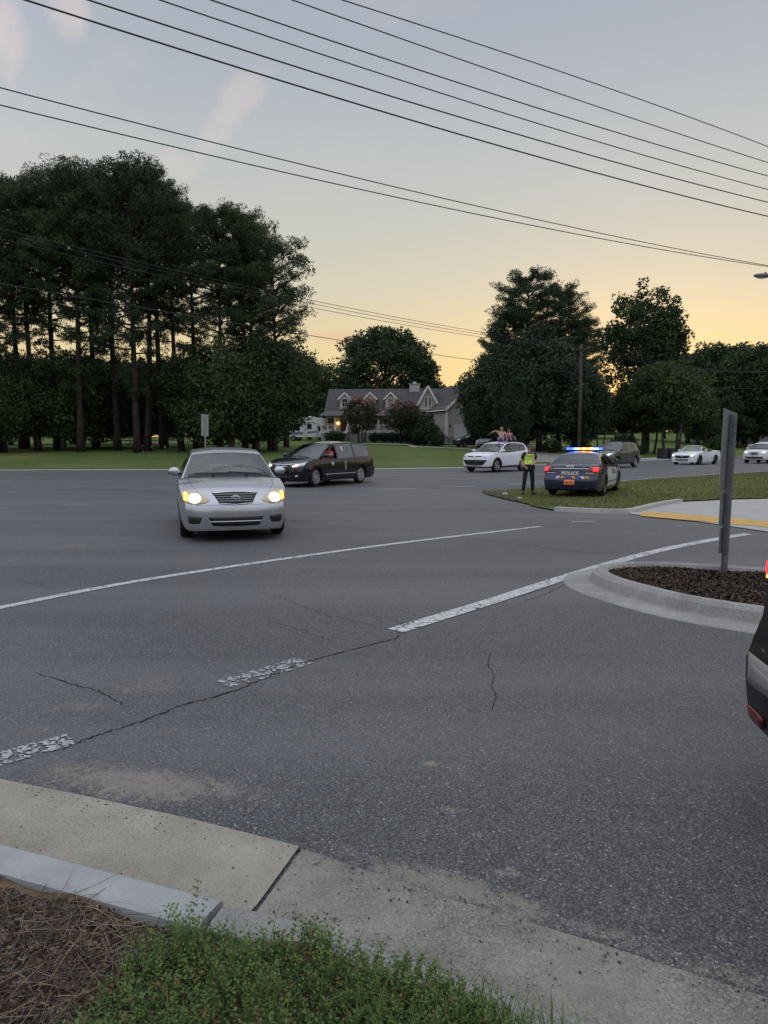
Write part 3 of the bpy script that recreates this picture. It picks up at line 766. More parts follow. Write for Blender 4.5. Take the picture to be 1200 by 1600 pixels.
# low ground-cover shrub
def leaf_strip(base, tip, w, up):
    return None
def groundcover():
    cov = [G(60, 1660, .22), G(120, 1560, .22), G(175, 1490, .22), (G(215, 1445, .2)), G(290, 1432, .2), G(345, 1452, .2), G(420, 1450, .18), G(500, 1462, .17), G(600, 1485, .16), G(660, 1510, .14), G(740, 1550, .12), G(830, 1610, .1), G(900, 1680, .1)]
    cov = cov + [(.8, .4), (-.9, .4)]
    V = []; mi = []
    SV = []; SF = []
    pts = scatter(cov, 11500, lambda x, y: 0)
    for (x, y, _) in pts:
        z0 = zbed(x, y)
        clump = .5 + .5 * math.sin(x * 9 + 1.3 * math.sin(y * 7)) * math.cos(y * 8 + x * 3)
        h = (.055 + .075 * clump) * rnd.uniform(.6, 1.15) * (1 if x < .15 else max(.5, 1 - (x - .15) * .9))
        a = rnd.uniform(0, 2 * PI); lean = rnd.uniform(.1, .8)
        d = Vector((math.cos(a) * lean, math.sin(a) * lean, 1)).normalized()
        nl = rnd.randint(8, 13)
        colr = rnd.random()
        for k in range(nl):
            s = h * (.25 + .75 * k / nl)
            c = Vector((x, y, z0)) + d * s
            b = a + k * 2.4
            dd = Vector((math.cos(b), math.sin(b), rnd.uniform(.15, .9))).normalized()
            L = rnd.uniform(.007, .013) * (1.0 if k < nl - 2 else .8); W = L * .36
            sd = dd.cross(Vector((rnd.uniform(-.4, .4), rnd.uniform(-.4, .4), 1))).normalized()
            V += [c, c + dd * L * .5 + sd * W, c + dd * L, c + dd * L * .5 - sd * W]
            mi.append(1 if (colr < .34 or rnd.random() < .2) else (2 if colr > .94 or rnd.random() < .02 else 0))
        # stem
        n0 = len(SV); sw = .0008
        SV += [(x - sw, y, z0), (x + sw, y, z0), tuple(Vector((x, y, z0)) + d * h)]
        SF.append((n0, n0 + 1, n0 + 2))
    # one taller sprig against the kerb
    for (px, py, hh_) in ((290, 1440, .20), (300, 1445, .16), (275, 1450, .15), (500, 1478, .13), (520, 1480, .12)):
        bx, by = G(px, py + 45, .12)
        for q in range(4):
            a = rnd.uniform(0, 6.28); d = Vector((math.cos(a) * .35, math.sin(a) * .35, 1)).normalized()
            for k in range(26):
                s = hh_ * k / 26; c = Vector((bx, by, .11)) + d * s; b = k * 2.4
                dd = Vector((math.cos(b), math.sin(b), .6)).normalized(); L = .013; W = .0042
                sd = dd.cross(Vector((0, 0, 1))).normalized()
                V += [c, c + dd * L * .5 + sd * W, c + dd * L, c + dd * L * .5 - sd * W]; mi.append(1)
    V = np.array([tuple(v) for v in V])
    me = npmesh('ground_cover', V, np.arange(len(V)).reshape(-1, 4))
    for m in (leaf_mat('cover leaf', (.024, .055, .012), (.085, .148, .034), 14, .2), leaf_mat('cover leaf light', (.10, .17, .04), (.16, .22, .06), 9, .25), mat('cover leaf dry', (.13, .075, .03), rough=.8)): me.materials.append(m)
    me.polygons.foreach_set('material_index', np.array(mi, dtype=np.int32))
    o = link('ground_cover', me, None)
    tag(o, 'dense dark green small-leaved ground cover behind the near kerb', 'ground cover', kind='stuff')
    # grass tufts growing through it
    gp = [G(540, 1640, .1), G(560, 1540, .12), G(640, 1510, .12), G(690, 1525, .1), G(760, 1560, .08), G(850, 1600, .06), G(930, 1650, .05), G(930, 1750, .05)]
    gp = gp + [(.1, .8)]
    def blades(pts, l0, l1, w, lean_):
        VV = []; 
        for (x, y, z0) in pts:
            a = rnd.uniform(0, 2 * PI); L = rnd.uniform(l0, l1); ln = rnd.uniform(.2, lean_)
            d = Vector((math.cos(a), math.sin(a), 0)); sd = Vector((-d.y, d.x, 0)) * w * rnd.uniform(.6, 1.2)
            p0 = Vector((x, y, z0)); ps = []
            for t in (0, .35, .7, 1):
                ps.append(p0 + d * (ln * L * t * t) + Vector((0, 0, L * (t - .45 * ln * t * t))))
            ws = (1, .9, .6, .08)
            for i in range(3):
                VV += [ps[i] - sd * ws[i], ps[i] + sd * ws[i], ps[i + 1] + sd * ws[i + 1], ps[i + 1] - sd * ws[i + 1]]
        return VV
    VV = blades(scatter(gp, 1700, zbed), .05, .13, .0016, 1.1)
    VV += blades(scatter(cov, 260, zbed), .10, .19, .0020, 1.2)
    VV = np.array([tuple(v) for v in VV])
    me = npmesh('long_grass', VV, np.arange(len(VV)).reshape(-1, 4))
    me.materials.append(leaf_mat('long grass', (.06, .115, .02), (.17, .22, .06), 12, .3))
    tag(link('long_grass', me, None), 'bright green grass tufts growing through the ground cover by the kerb', 'grass', kind='stuff')
groundcover()

# verge turf blades (nobody could count them)
def turf(name, poly, n, zf, h0, h1, w, m, label):
    P = scatter(poly, n, zf)
    a = nrg.uniform(0, 2 * PI, n); hgt = nrg.uniform(h0, h1, n); ln = nrg.uniform(0, .7, n); b = a + 1.57
    V = np.zeros((n * 3, 3))
    V[0::3] = P - np.c_[np.cos(b), np.sin(b), 0 * b] * w; V[1::3] = P + np.c_[np.cos(b), np.sin(b), 0 * b] * w
    V[2::3] = P + np.c_[np.cos(a) * ln * hgt, np.sin(a) * ln * hgt, hgt]
    me = npmesh(name, V, np.arange(n * 3).reshape(n, 3)); me.materials.append(m)
    tag(link(name, me, None), label, 'grass', kind='stuff')
vis_verge = jag(vg_near, .09) + [(24, 21), (34, 36), (30, 45)] + jag(vg_far, .07)
turf('turf', vis_verge, 60000, lambda x, y: H(x, y) + .03, .03, .085, .014, leaf_mat('turf blade', (.085, .115, .030), (.20, .20, .075), .8, .2), 'short mown grass of the roadside verge under the police car')

# loose grit and pebbles in the gutter
def grit():
    P = []
    lines = [(j0, j3, .10, 260), (j3, j5, .14, 420), (j5, j6, .10, 160), (q4, (kf[0], kf[1] + .05), .10, 260), ((ka[0], ka[1] + .06), (kb[0], kb[1] + .06), .03, 90)]
    for a, b, w_, n in lines:
        for _ in range(n):
            t = rnd.random(); P.append((lerp(a[0], b[0], t) + rnd.gauss(0, w_ * .6), lerp(a[1], b[1], t) + rnd.gauss(0, w_ * .6)))
    for _ in range(500): P.append((rnd.uniform(-1.6, 1.6), rnd.uniform(2.2, 5.0)))
    V = []; F = []
    for (x, y) in P:
        r = rnd.choice((.0018, .0025, .0035, .005)) * rnd.uniform(.7, 1.3); z = .012; k = len(V); a = rnd.uniform(0, 3)
        V += [(x + r * math.cos(a), y + r * math.sin(a), z), (x - r * .7 * math.sin(a), y + r * .8 * math.cos(a), z), (x - r * math.cos(a), y - r * math.sin(a), z), (x + r * .8 * math.sin(a), y - r * .7 * math.cos(a), z), (x, y, z + r * .8), (x, y, z - r * .8)]
        F += [(k, k + 1, k + 4), (k + 1, k + 2, k + 4), (k + 2, k + 3, k + 4), (k + 3, k, k + 4), (k + 1, k, k + 5), (k + 2, k + 1, k + 5), (k + 3, k + 2, k + 5), (k, k + 3, k + 5)]
    me = npmesh('grit', np.array(V), np.array(F))
    for m in (mat('grit pale', (.36, .34, .30), rough=.9), mat('grit dark', (.05, .05, .052), rough=.9), mat('grit brown', (.16, .12, .08), rough=.9)): me.materials.append(m)
    me.polygons.foreach_set('material_index', np.repeat(nrg.choice(3, len(P), p=[.45, .35, .2]), 8).astype(np.int32))
    tag(link('grit', me, None), 'loose grit and tiny pebbles gathered in the gutter and along the asphalt joint', 'grit', kind='stuff')
grit()
# ------------------------------------------------------------------ markings and cracks
def ribbon(name, px, w, m, dz, world_pts=False, taper=None, jit=0.0):
    P = [(*p, 0) for p in (px if world_pts else [G(*q) for q in px])]
    P = catmull(P, 12); V = []; F = []
    for i, p in enumerate(P):
        t = (P[min(i + 1, len(P) - 1)] - P[max(i - 1, 0)]).normalized(); nn = Vector((-t.y, t.x, 0))
        ww = w * (taper(i / (len(P) - 1)) if taper else 1)
        if jit: p = p + nn * rnd.uniform(-jit, jit); ww *= rnd.uniform(.4, 1.3)
        for s in (-.5, .5):
            q = p + nn * ww * s; V.append((q.x, q.y, H(q.x, q.y) + dz))
    for i in range(len(P) - 1): F.append((2 * i, 2 * i + 2, 2 * i + 3, 2 * i + 1))
    me = bpy.data.meshes.new(name); me.from_pydata(V, [], F); me.update()
    return tag(link(name, me, m), kind='structure')
M_wl = worn_paint_mat('white road paint', (.62, .63, .62), .8, 9)
M_wl2 = worn_paint_mat('cracked road paint', (.42, .43, .42), 2.3, 13)
M_wl3 = worn_paint_mat('far road paint', (.52, .52, .50), 1.5, 9)
M_yl = worn_paint_mat('yellow road paint', (.46, .34, .14), 1.5, 9)
ribbon('road_marking', [(-60, 963), (0, 950), (200, 911), (400, 880), (600, 852), (740, 835), (845, 823)], .125, M_wl, .006, taper=lambda t: 1 if t < .93 else .75)
ribbon('road_marking', [(618, 986), (680, 967), (780, 936), (900, 897), (1000, 868), (1080, 850), (1168, 834.5)], .17, M_wl, .006)
ribbon('road_marking', [(350, 1070), (410, 1053), (474, 1033)], .19, M_wl2, .006)
ribbon('road_marking', [(-30, 1198), (0, 1187), (60, 1170), (112, 1156)], .17, M_wl2, .006)
ribbon('road_marking', [(95, 789), (140, 788)], .10, M_wl3, .006)
ribbon('road_marking', [(97, 855), (136, 853)], .06, M_yl, .006)
ribbon('road_marking', [(893, 816), (928, 815)], .12, M_wl3, .006)
ribbon('road_marking', [(470, 762), (490, 760)], .10, M_wl3, .006)
ribbon('road_marking', [(838, 763.5), (900, 757.5), (990, 749.8), (1100, 742), (1200, 736), (1300, 731)], .15, M_wl3, .006)
ribbon('road_marking', [(560, 753), (640, 750.5), (700, 748.5), (780, 745.5), (900, 738.5)], .12, M_yl, .006)
for a, b in (((590, 765), (650, 763)), ((690, 761), (745, 759.5)), ((795, 757.5), (840, 754))):
    ribbon('road_marking', [a, b], .12, M_wl3, .006)
M_crk = mat('crack', (.024, .024, .027), rough=1, spec=.05)
def crack(px, w=.010, j=.018): ribbon('pavement_crack', px, w * .72, M_crk, .004, jit=j)
crack([(95, 1172), (150, 1150), (215, 1130), (280, 1104), (355, 1083), (420, 1058), (475, 1036), (540, 1018), (610, 1000), (625, 993)], .016, .012)
crack([(55, 1052), (110, 1068), (160, 1083), (192, 1101)], .010, .012)
crack([(395, 925), (440, 934), (500, 958), (560, 972), (610, 985)], .007, .02)
crack([(415, 970), (470, 985), (520, 1003)], .007, .015)
crack([(560, 962), (600, 965), (630, 975)], .006, .02)
crack([(768, 1020), (762, 1038), (772, 1055), (768, 1072), (775, 1088), (768, 1110)], .006, .006)
crack([(690, 985), (720, 1003), (750, 1012)], .006, .01)
crack([(740, 843), (820, 852), (900, 862), (960, 864)], .018, .03)
crack([(445, 812), (520, 822), (600, 830)], .016, .03)
crack([(820, 940), (860, 925), (895, 905)], .010, .012)
crack([(620, 990), (760, 948), (900, 904), (935, 893)], .008, .01)
crack([(0, 1228), (130, 1254), (300, 1292), (468, 1333)], .014, .008)
crack([(700, 1408), (850, 1458), (950, 1492), (1060, 1528), (1200, 1570)], .020, .012)
crack([(0, 760), (140, 764), (260, 768)], .04, .05)
crack([(20, 905), (110, 925), (190, 940)], .006, .02)

# ------------------------------------------------------------------ trees
def leafcloud(C_, R_, n, size, aspect, rg, flat=1.0, outward=.5, shell=.35):
    """n leaves in each ball of centres C_ radius R_; returns (4N,3)"""
    C_ = np.asarray(C_, float); R_ = np.asarray(R_, float)
    N = len(C_) * n
    c = np.repeat(C_, n, 0); r = np.repeat(R_, n)
    d = rg.normal(size=(N, 3)); d /= np.linalg.norm(d, axis=1)[:, None]
    rad = (shell + (1 - shell) * rg.random(N)) ** .6
    off = d * (r * rad)[:, None]; off[:, 2] *= flat
    p = c + off
    u = rg.normal(size=(N, 3)) * (1 - outward) + d * outward; u /= np.linalg.norm(u, axis=1)[:, None]
    w = np.cross(u, rg.normal(size=(N, 3))); w /= np.linalg.norm(w, axis=1)[:, None]
    s = size * rg.uniform(.6, 1.3, N)
    a = (s * .5)[:, None] * u; b = (s * .5 / aspect)[:, None] * w
    V = np.empty((N * 4, 3)); V[0::4] = p - a; V[1::4] = p + b; V[2::4] = p + a; V[3::4] = p - b
    return V

def tree_obj(name, wood, leafV, m_wood, m_leaf):
    root = empty(name)
    wood.build('trunk', m_wood, root, smooth=True)
    me = npmesh('crown', leafV, np.arange(len(leafV)).reshape(-1, 4)); link('crown', me, m_leaf, root)
    return root

M_bark = mat('pine bark', (.030, .024, .021), rough=.95, spec=.1, col2=(.060, .046, .038), vs=3, detail=6, bump=1, bs=12)
M_bark2 = mat('grey bark', (.05, .045, .040), rough=.95, spec=.1, col2=(.095, .085, .075), vs=3, detail=6, bump=1, bs=12)
M_needle = leaf_mat('pine needles', (.022, .042, .018), (.050, .082, .030), .45, .18)
M_leaf = leaf_mat('broad leaves', (.024, .045, .018), (.052, .085, .030), .4, .22)
M_leaf2 = leaf_mat('broad leaves light', (.032, .056, .018), (.072, .105, .034), .5, .25)
M_cedar = leaf_mat('cedar leaves', (.020, .040, .022), (.044, .070, .034), .5, .15)

def pine(H_, cb, R, seed, nb=46, name='pine_tree', dens=1.0, low=0.0, lf=50, sz=.31):
    rg = np.random.default_rng(seed); rd = random.Random(seed)
    w = MB()
    bx, by = rd.uniform(-.5, .5), rd.uniform(-.5, .5)
    def tr(t): return Vector((bx * math.sin(t * 2.3), by * math.sin(t * 2.9), H_ * t))
    r0 = .011 * H_ + .08
    w.tube([tr(t) for t in np.linspace(0, .97, 12)], [r0 * (1.25 if t == 0 else 1) * (1 - .9 * t ** 1.1) for t in np.linspace(0, .97, 12)], 9)
    Cc = []; Rc = []
    for i in range(14):      # thin ragged branches on the bare stem
        h = lerp(H_ * .20, cb, (i + rd.random()) / 14); a = rd.uniform(0, 6.28); L = rd.uniform(.8, 2.3); d = Vector((math.cos(a), math.sin(a), 0)); b0 = tr(h / H_)
        w.tube([b0, b0 + d * L * .5 + Vector((0, 0, .1 * L)), b0 + d * L + Vector((0, 0, rd.uniform(-.3, .3)))], [.035, .022, .008], 4, cap=False)
        for k in range(rd.randint(0, 3)): Cc.append(tuple(b0 + d * L * rd.uniform(.6, 1) + Vector((rd.uniform(-.4, .4), rd.uniform(-.4, .4), rd.uniform(-.2, .3))))); Rc.append(rd.uniform(.3, .55))
    for i in range(nb):
        t = (i + rd.random()) / nb
        if low: t = t ** (1 / (1 - low))
        h = cb + (H_ - cb) * t
        prof = math.sqrt(max(0, 1 - t ** 2.6)) * (.55 + .45 * min(1, t * 2.2))
        L = R * prof * rd.uniform(.6, 1.12) + .35
        if rd.random() < .12 and t < .5: L *= .5
        a = i * 2.39996 + rd.uniform(-.5, .5)
        up = lerp(-.05, .75, t) + rd.uniform(-.15, .15)
        base = tr(h / H_ if h < H_ * .97 else .97)
        d = Vector((math.cos(a), math.sin(a), 0))
        P = [base + d * L * s + Vector((0, 0, L * up * s * (1 - .25 * s) + .10 * L * s * s)) for s in (0, .35, .7, 1)]
        br = .018 * L + .015
        w.tube(P, [br * 1.5, br, br * .6, .012], 4, cap=False)
        nc = max(3, int(L * 3.0 * dens))
        for k in range(nc):
            s = rd.uniform(.38, 1.05) if k else 1.0
            c = base + d * L * s + Vector((0, 0, L * up * s * (1 - .25 * s) + .10 * L * s * s))
            lat = Vector((-d.y, d.x, 0)) * rd.uniform(-1, 1) * L * .28 * s
            c2 = c + lat + Vector((0, 0, rd.uniform(-.12, .35)))
            if rd.random() < .5: w.tube([c - d * .35 * L * .3, c2], [.012, .006], 3, cap=False)
            Cc.append(tuple(c2)); Rc.append(rd.uniform(.40, .80) * (.8 + .05 * R))
    for k in range(int(7 * dens)):
        Cc.append(tuple(tr(.97) + Vector((rd.uniform(-.8, .8), rd.uniform(-.8, .8), rd.uniform(-.6, .45))))); Rc.append(.55)
    V = leafcloud(Cc, Rc, lf, sz, 4.2, rg, flat=.62, outward=.6)
    return tree_obj(name, w, V, M_bark, M_needle)

def broad(H_, cb, R, seed, name='broadleaf_tree', m=None, n=220, lf=70, sz=.30, stems=1, egg=1.0, hole=.35, bark=None, cr=(.65, 1.25), trunk_r=None, rag=.25, flat=.8):
    """round or egg-shaped crown of many leaf clumps carried on real limbs"""
    rg = np.random.default_rng(seed); rd = random.Random(seed); w = MB()
    ch = (H_ - cb) / 2; cz = cb + ch
    # lobes give an uneven outline
    lobes = [(Vector((rd.uniform(-1, 1), rd.uniform(-1, 1), rd.uniform(-1, 1))).normalized(), rd.uniform(.2, .6)) for _ in range(9)]
    Cc = []; Rc = []
    r0 = trunk_r or .016 * H_ + .07
    tops = []
    for s in range(stems):
        a = 2 * PI * s / max(1, stems) + .4; o = Vector((math.cos(a), math.sin(a), 0)) * (.0 if stems == 1 else R * .16)
        top = Vector((o.x * 2.2, o.y * 2.2, cb + (H_ - cb) * .72))
        P = [o + (top - o) * t + Vector((rd.uniform(-.15, .15), rd.uniform(-.15, .15), 0)) * (t > 0) for t in (0, .25, .5, .75, 1)]
        rr = r0 / math.sqrt(stems)
        w.tube(P, [rr * 1.3, rr, rr * .75, rr * .45, rr * .15], 8); tops.append((o, top, rr))
    for i in range(n):
        d = Vector((rd.gauss(0, 1), rd.gauss(0, 1), rd.gauss(0, 1))).normalized()
        f = 1 - rag
        for (ld, am) in lobes: f += rag * am * max(0, d.dot(ld)) ** 3
        rho = (hole + (1 - hole) * rd.random()) ** .55 * f
        zz = d.z * rho
        taper = 1.0 if egg == 1.0 else (1 - (1 - egg) * max(0, zz))
        c = Vector((d.x * R * rho * taper, d.y * R * rho * taper, cz + zz * ch))
        if c.z < cb * .8: continue
        Cc.append(tuple(c)); Rc.append(rd.uniform(*cr))
        if i % 3 == 0:
            o, top, rr = tops[i % stems]
            t = min(.95, max(.12, (c.z - abs(d.x) * 0 - .5 * Vector((c.x, c.y)).length) / top.z))
            b = o + (top - o) * t
            mid = b.lerp(c, .5) + Vector((0, 0, .12 * (c - b).length))
            r = rr * .35 * (1 - t * .6)
            w.tube([b, mid, c], [r, r * .6, r * .2], 4, cap=False)
    V = leafcloud(Cc, Rc, lf, sz, 1.7, rg, flat=flat, outward=.25)
    V = V[:]
    V[:, 2] = np.maximum(V[:, 2], .05)
    return tree_obj(name, w, V, bark or M_bark2, m or M_leaf)

used = set()
def plant(proto, px, D, label, cat, group, sc=1.0, rz=None, szz=None):
    o = proto if proto.name not in used else copy_tree(proto)
    used.add(o.name); used.add(proto.name)
    x, y, z = at(px, D)
    o.location = (x, y, z - .08); o.rotation_euler = (0, 0, rnd.uniform(0, 6.28) if rz is None else rz)
    o.scale = (sc, sc, szz or sc)
    tag(o, label, cat, group)
    return o
def th(py, D, px=600):    # height of a tree top seen at row py
    return EYE + (693 - py) / FPX * D - at(px, D)[2] + .1

# pine grove on the left: px of the trunk, distance, row of its top, crown radius class
PA = pine(25, 8.5, 4.1, 1, 80, low=-.5); PB = pine(25, 11, 3.7, 2, 62, low=-.5); PC = pine(25, 7.5, 4.8, 3, 92, low=-.4); PD = pine(25, 9.5, 4.2, 5, 74, low=-.5)
grove = [(PA, -75, 60, 275), (PB, -38, 66, 268), (PC, 8, 57, 270), (PD, 38, 64, 262), (PB, 62, 59, 266), (PA, 92, 62, 250), (PC, 128, 58, 241), (PD, 152, 66, 248),
         (PA, 186, 61, 246), (PC, 216, 57, 236), (PB, 232, 60, 244), (PD, 256, 64, 262), (PB, 285, 60, 290), (PA, 308, 66, 300), (PA, 345, 58, 297), (PD, 384, 59, 303), (PC, 400, 63, 325)]
words = ['far left edge of the frame', 'left frame edge behind its neighbours', 'nearest the left frame edge', 'second clear trunk from the left edge', 'third clear trunk from the left edge', 'slim trunk left of the tallest crown', 'broad domed crown in the grove', 'set back behind the broad domed crown',
         'left flank of the tallest crown', 'the tallest, thickest trunk of the grove', 'trunk hard against the right of the tallest', 'set back right of the tallest', 'first of the lower shoulder right of the tallest', 'set back in the lower shoulder of the grove', 'bare forked trunk behind the left signpost', 'second last trunk at the right end', 'last crown at the right end of the grove']
for (p, px, D, top), wd in zip(grove, words):
    h = th(top + 46, D, px)
    plant(p, px, D, 'tall loblolly pine, ' + wd, 'pine tree', 'tall pines of the grove on the left', h / 25 * .93, None, h / 25)
# low outlier crown leaning out at the right end
PE = pine(16, 6.5, 4.4, 9, 40)
plant(PE, 430, 60, 'shorter pine with ragged side branches, outermost right of the grove', 'pine tree', 'tall pines of the grove on the left', th(395, 60, 440) / 16 * .85, None, th(395, 60, 440) / 16)

# understorey of the grove
UA = broad(9, .6, 4.2, 21, n=170, lf=75, sz=.26, name='understorey_tree', cr=(.6, 1.1)); UB = broad(7.5, .3, 3.8, 22, n=150, lf=75, sz=.26, name='understorey_tree', cr=(.6, 1.1), m=M_leaf2)
UC = broad(9.5, 4.0, 3.6, 23, n=140, lf=75, sz=.26, name='understorey_tree', cr=(.6, 1.1))
und = [(UA, -50, 62, 9.5), (UB, -5, 56, 6.8), (UA, 45, 66, 9.5), (UB, 100, 60, 8.5), (UA, 150, 70, 9.0), (UB, 185, 66, 8), (UA, 262, 70, 9), (UA, 318, 60, 9.6), (UB, 362, 57, 8.8), (UA, 402, 59, 9.8), (UB, 424, 62, 9.4), (UC, 448, 70, 10.5), (UC, 484, 112, 13), (UA, 225, 78, 10), (UB, 340, 80, 9), (UA, 120, 80, 10.5), (UB, 20, 76, 9.5)]
uw = ['beyond the left edge of the picture', 'lightest one at the left picture edge', 'behind the second pine trunk', 'below the slim pine trunks', 'below the broad domed pine', 'just left of the thickest pine trunk', 'just right of the thickest pine trunk', 'left of the far signpost', 'right behind the far signpost', 'bulky, above the silver saloon', 'pale green, at the right end of the grove', 'rounded, over the parked dark car', 'outermost right, rising behind the motorhome', 'deep in the shade behind the thickest trunk', 'deep in the shade behind the signpost', 'deep in the shade behind the slim trunks', 'deep in the shade at the left edge']
for (p, px, D, h), wd in zip(und, uw):
    b = 9 if p is UA else (9.5 if p is UC else 7.5)
    plant(p, px, D, 'dark leafy understorey tree ' + wd, 'tree', 'leafy trees under the pine grove', h / b * .98, None, h / b)

# big round oak behind the house
D = 124; h = th(511, D, 603)
OK_ = broad(h, 2.5, 10.5, 31, n=420, lf=80, sz=.55, name='oak_tree', cr=(1.2, 2.0), hole=.45, rag=.18)
plant(OK_, 603, D, 'big round dark oak rising behind the house roof', 'oak tree', None, 1.0, .4)
OB = broad(10, .5, 6, 32, n=170, lf=75, sz=.45, name='broadleaf_tree', cr=(.9, 1.6))
for px, D, h, lb in ((500, 112, 9.5, 'low dark tree left of the house, behind the motorhome'), (538, 128, 11.5, 'low dark tree at the left foot of the oak'), (672, 126, 11, 'low dark tree between the oak and the garage roof'), (712, 118, 9.5, 'small dark tree peeping over the garage roof')):
    plant(OB, px, D, lb, 'tree', 'low trees behind the house', h / 10, None, h / 10)

# clump right of the garage
D = 82
CA = pine(22, 3.0, 4.9, 41, 104, name='pine_tree', dens=1.35, lf=50)
for px, D, top, sc, lb in ((822, 80, 425, 1.0, 'tall narrow pine with the highest tip right of the garage'), (872, 83, 445, .98, 'tall pine close right of the highest tip'), (793, 84, 478, .85, 'shorter pine on the left flank of the clump by the garage'), (904, 80, 492, .80, 'pine on the right flank, behind the utility pole')):
    h = th(top + 16, D, px); plant(CA, px, D, lb, 'pine tree', 'pines of the clump right of the garage', h / 22 * sc * 1.12, None, h / 22)
CB = broad(12, .1, 5.2, 42, n=330, lf=85, sz=.30, name='cedar_tree', m=M_cedar, cr=(.6, 1.15), egg=.45, bark=M_bark)
for px, D, top, sc, lb in ((772, 74, 530, 1.0, 'wide dark cedar sweeping to the ground beside the garage'), (842, 74, 500, 1.05, 'tallest dark cedar in front of the pines'), (902, 77, 545, .85, 'dark cedar beside the utility pole'), (748, 84, 580, .6, 'small dark cedar overlapping the garage roof'), (800, 70, 588, .8, 'low dark cedar behind the white vehicle with roof riders')):
    h = th(top, D, px); plant(CB, px, D, lb, 'cedar tree', 'cedars of the clump right of the garage', h / 12 * sc * .9, None, h / 12)

# right-hand trees
D = 88; h = th(450, D, 1010)
SG = broad(h, 5.5, 6.6, 51, n=400, lf=62, sz=.40, name='sweetgum_tree', cr=(.6, 1.15), hole=.15, egg=1.0, rag=.32, m=M_leaf)
plant(SG, 1006, D, 'tall airy broadleaf tree standing alone against the bright sky', 'tree', None, 1.0, 1.0)
SA = broad(10.5, 2.3, 5.0, 52, n=240, lf=75, sz=.30, name='yard_tree', cr=(.55, 1.0), stems=3, rag=.3, m=M_leaf2, hole=.3)
for px, D, top, sc, lb in ((1050, 80, 560, 1.0, 'three-stemmed spreading tree above the white convertible'), (1010, 84, 575, .95, 'spreading tree left of the three-stemmed one'), (968, 92, 600, .8, 'low tree at the left of the right-hand group'), (935, 104, 612, .8, 'farthest low tree in the bright gap by the utility pole'), (1092, 84, 600, .62, 'small round tree at the right end of the group over the convertible')):
    h = th(top, D, px); plant(SA, px, D, lb, 'tree', 'spreading trees beyond the road on the right', h / 10.5 * sc, None, h / 10.5)
TL = broad(21, 3.0, 7.5, 61, n=330, lf=70, sz=.62, name='woodland_tree', cr=(1.0, 1.9), hole=.25, rag=.3)
TM = broad(19, 1.5, 6.5, 62, n=300, lf=70, sz=.62, name='woodland_tree', cr=(1.0, 1.9), hole=.3, rag=.3)
wl_ = [(1072, 136, 545), (1104, 132, 528), (1142, 140, 524), (1178, 130, 532), (1216, 134, 518), (1256, 128, 520), (1300, 136, 515), (1122, 122, 600), (1160, 150, 530), (1205, 150, 525), (1088, 128, 640), (1150, 124, 645), (1210, 126, 640), (1180, 132, 615), (1112, 118, 660)]
lw_ = ['leftmost, beside the lone airy tree', 'second from the left', 'above the near roadside sign', 'right of the near roadside sign', 'at the right picture edge', 'just outside the right edge', 'far outside the right edge', 'low front one left of the sign', 'behind the gap above the sign', 'set back at the right edge', 'lowest, left of the wood', 'low one behind the near sign', 'low one behind the far pickup', 'middle-height one behind the pickup', 'short one over the convertible boot']
for i, ((px, D, top), wd) in enumerate(zip(wl_, lw_)):
    p, b = ((TL, 21) if i % 2 else (TM, 19)); h = th(top, D, px)
    plant(p, px, D, 'dark woodland tree on the right, ' + wd, 'tree', 'row of woodland trees on the far right', max(.45, h / b), None, h / b)
# distant dark wood line that closes the view on both sides
for i, (px, D, h) in enumerate([(-90, 150, 20), (-30, 145, 19), (30, 150, 18), (90, 148, 17), (150, 150, 18), (215, 146, 17), (280, 150, 18), (345, 150, 17), (405, 148, 16), (452, 150, 14)]):
    plant(TM, px, D, 'far tree glimpsed between the pine trunks, %s' % ['outside the left edge', 'just outside the left edge', 'at the left edge', 'behind the third clear trunk', 'behind the domed pine', 'behind the thickest trunk', 'left of the far signpost', 'right of the far signpost', 'behind the bulky understorey tree', 'nearest the motorhome'][i], 'tree', 'far trees behind the grove', h / 19 * 1.25, None, h / 19)
for i, (px, D, h) in enumerate([(560, 165, 12), (640, 170, 12), (720, 165, 11), (760, 150, 11), (850, 150, 13), (930, 150, 10), (985, 150, 11), (1035, 150, 13), (890, 160, 11), (800, 160, 12)]):
    plant(TL, px, D, 'distant tree low on the skyline, %s' % ['left of the oak', 'right of the oak', 'over the garage', 'left of the garage clump', 'behind the garage clump', 'in the bright gap left of the lone airy tree', 'behind the lone airy tree', 'right of the lone airy tree', 'behind the utility pole', 'behind the left pine of the clump'][i], 'tree', 'distant trees on the skyline', h / 21 * 1.3, None, h / 21)

# shrubs and flowering trees by the house
M_pink = mat('pink blossom', (.30, .14, .15), rough=.8, var=.2)
M_crape = leaf_mat('myrtle leaves', (.035, .060, .024), (.080, .085, .045), .9, .2)
def crape(seed):
    r = broad(6.0, 1.2, 2.6, seed, n=110, lf=60, sz=.26, name='crape_myrtle', cr=(.4, .75), stems=3, m=M_crape, trunk_r=.16)
    rd = random.Random(seed); Cc = []
    for _ in range(46):
        a = rd.uniform(0, 6.28); q = rd.uniform(.3, 1); Cc.append((math.cos(a) * 2.3 * q, math.sin(a) * 2.3 * q, 3.6 + 2.3 * math.sqrt(1 - .9 * q * q) + rd.uniform(-.5, .2)))
    V = leafcloud(Cc, [.3] * 46, 26, .16, 1.3, np.random.default_rng(seed))
    me = npmesh('blossom', V, np.arange(len(V)).reshape(-1, 4)); link('blossom', me, M_pink, r)
    return r
KA = crape(71)
plant(KA, 566, 90, 'pink-flowering small tree left of the porch steps', 'flowering tree', 'flowering trees in front of the porch', 1.0, .2, (th(620, 90, 566)) / 6.0)
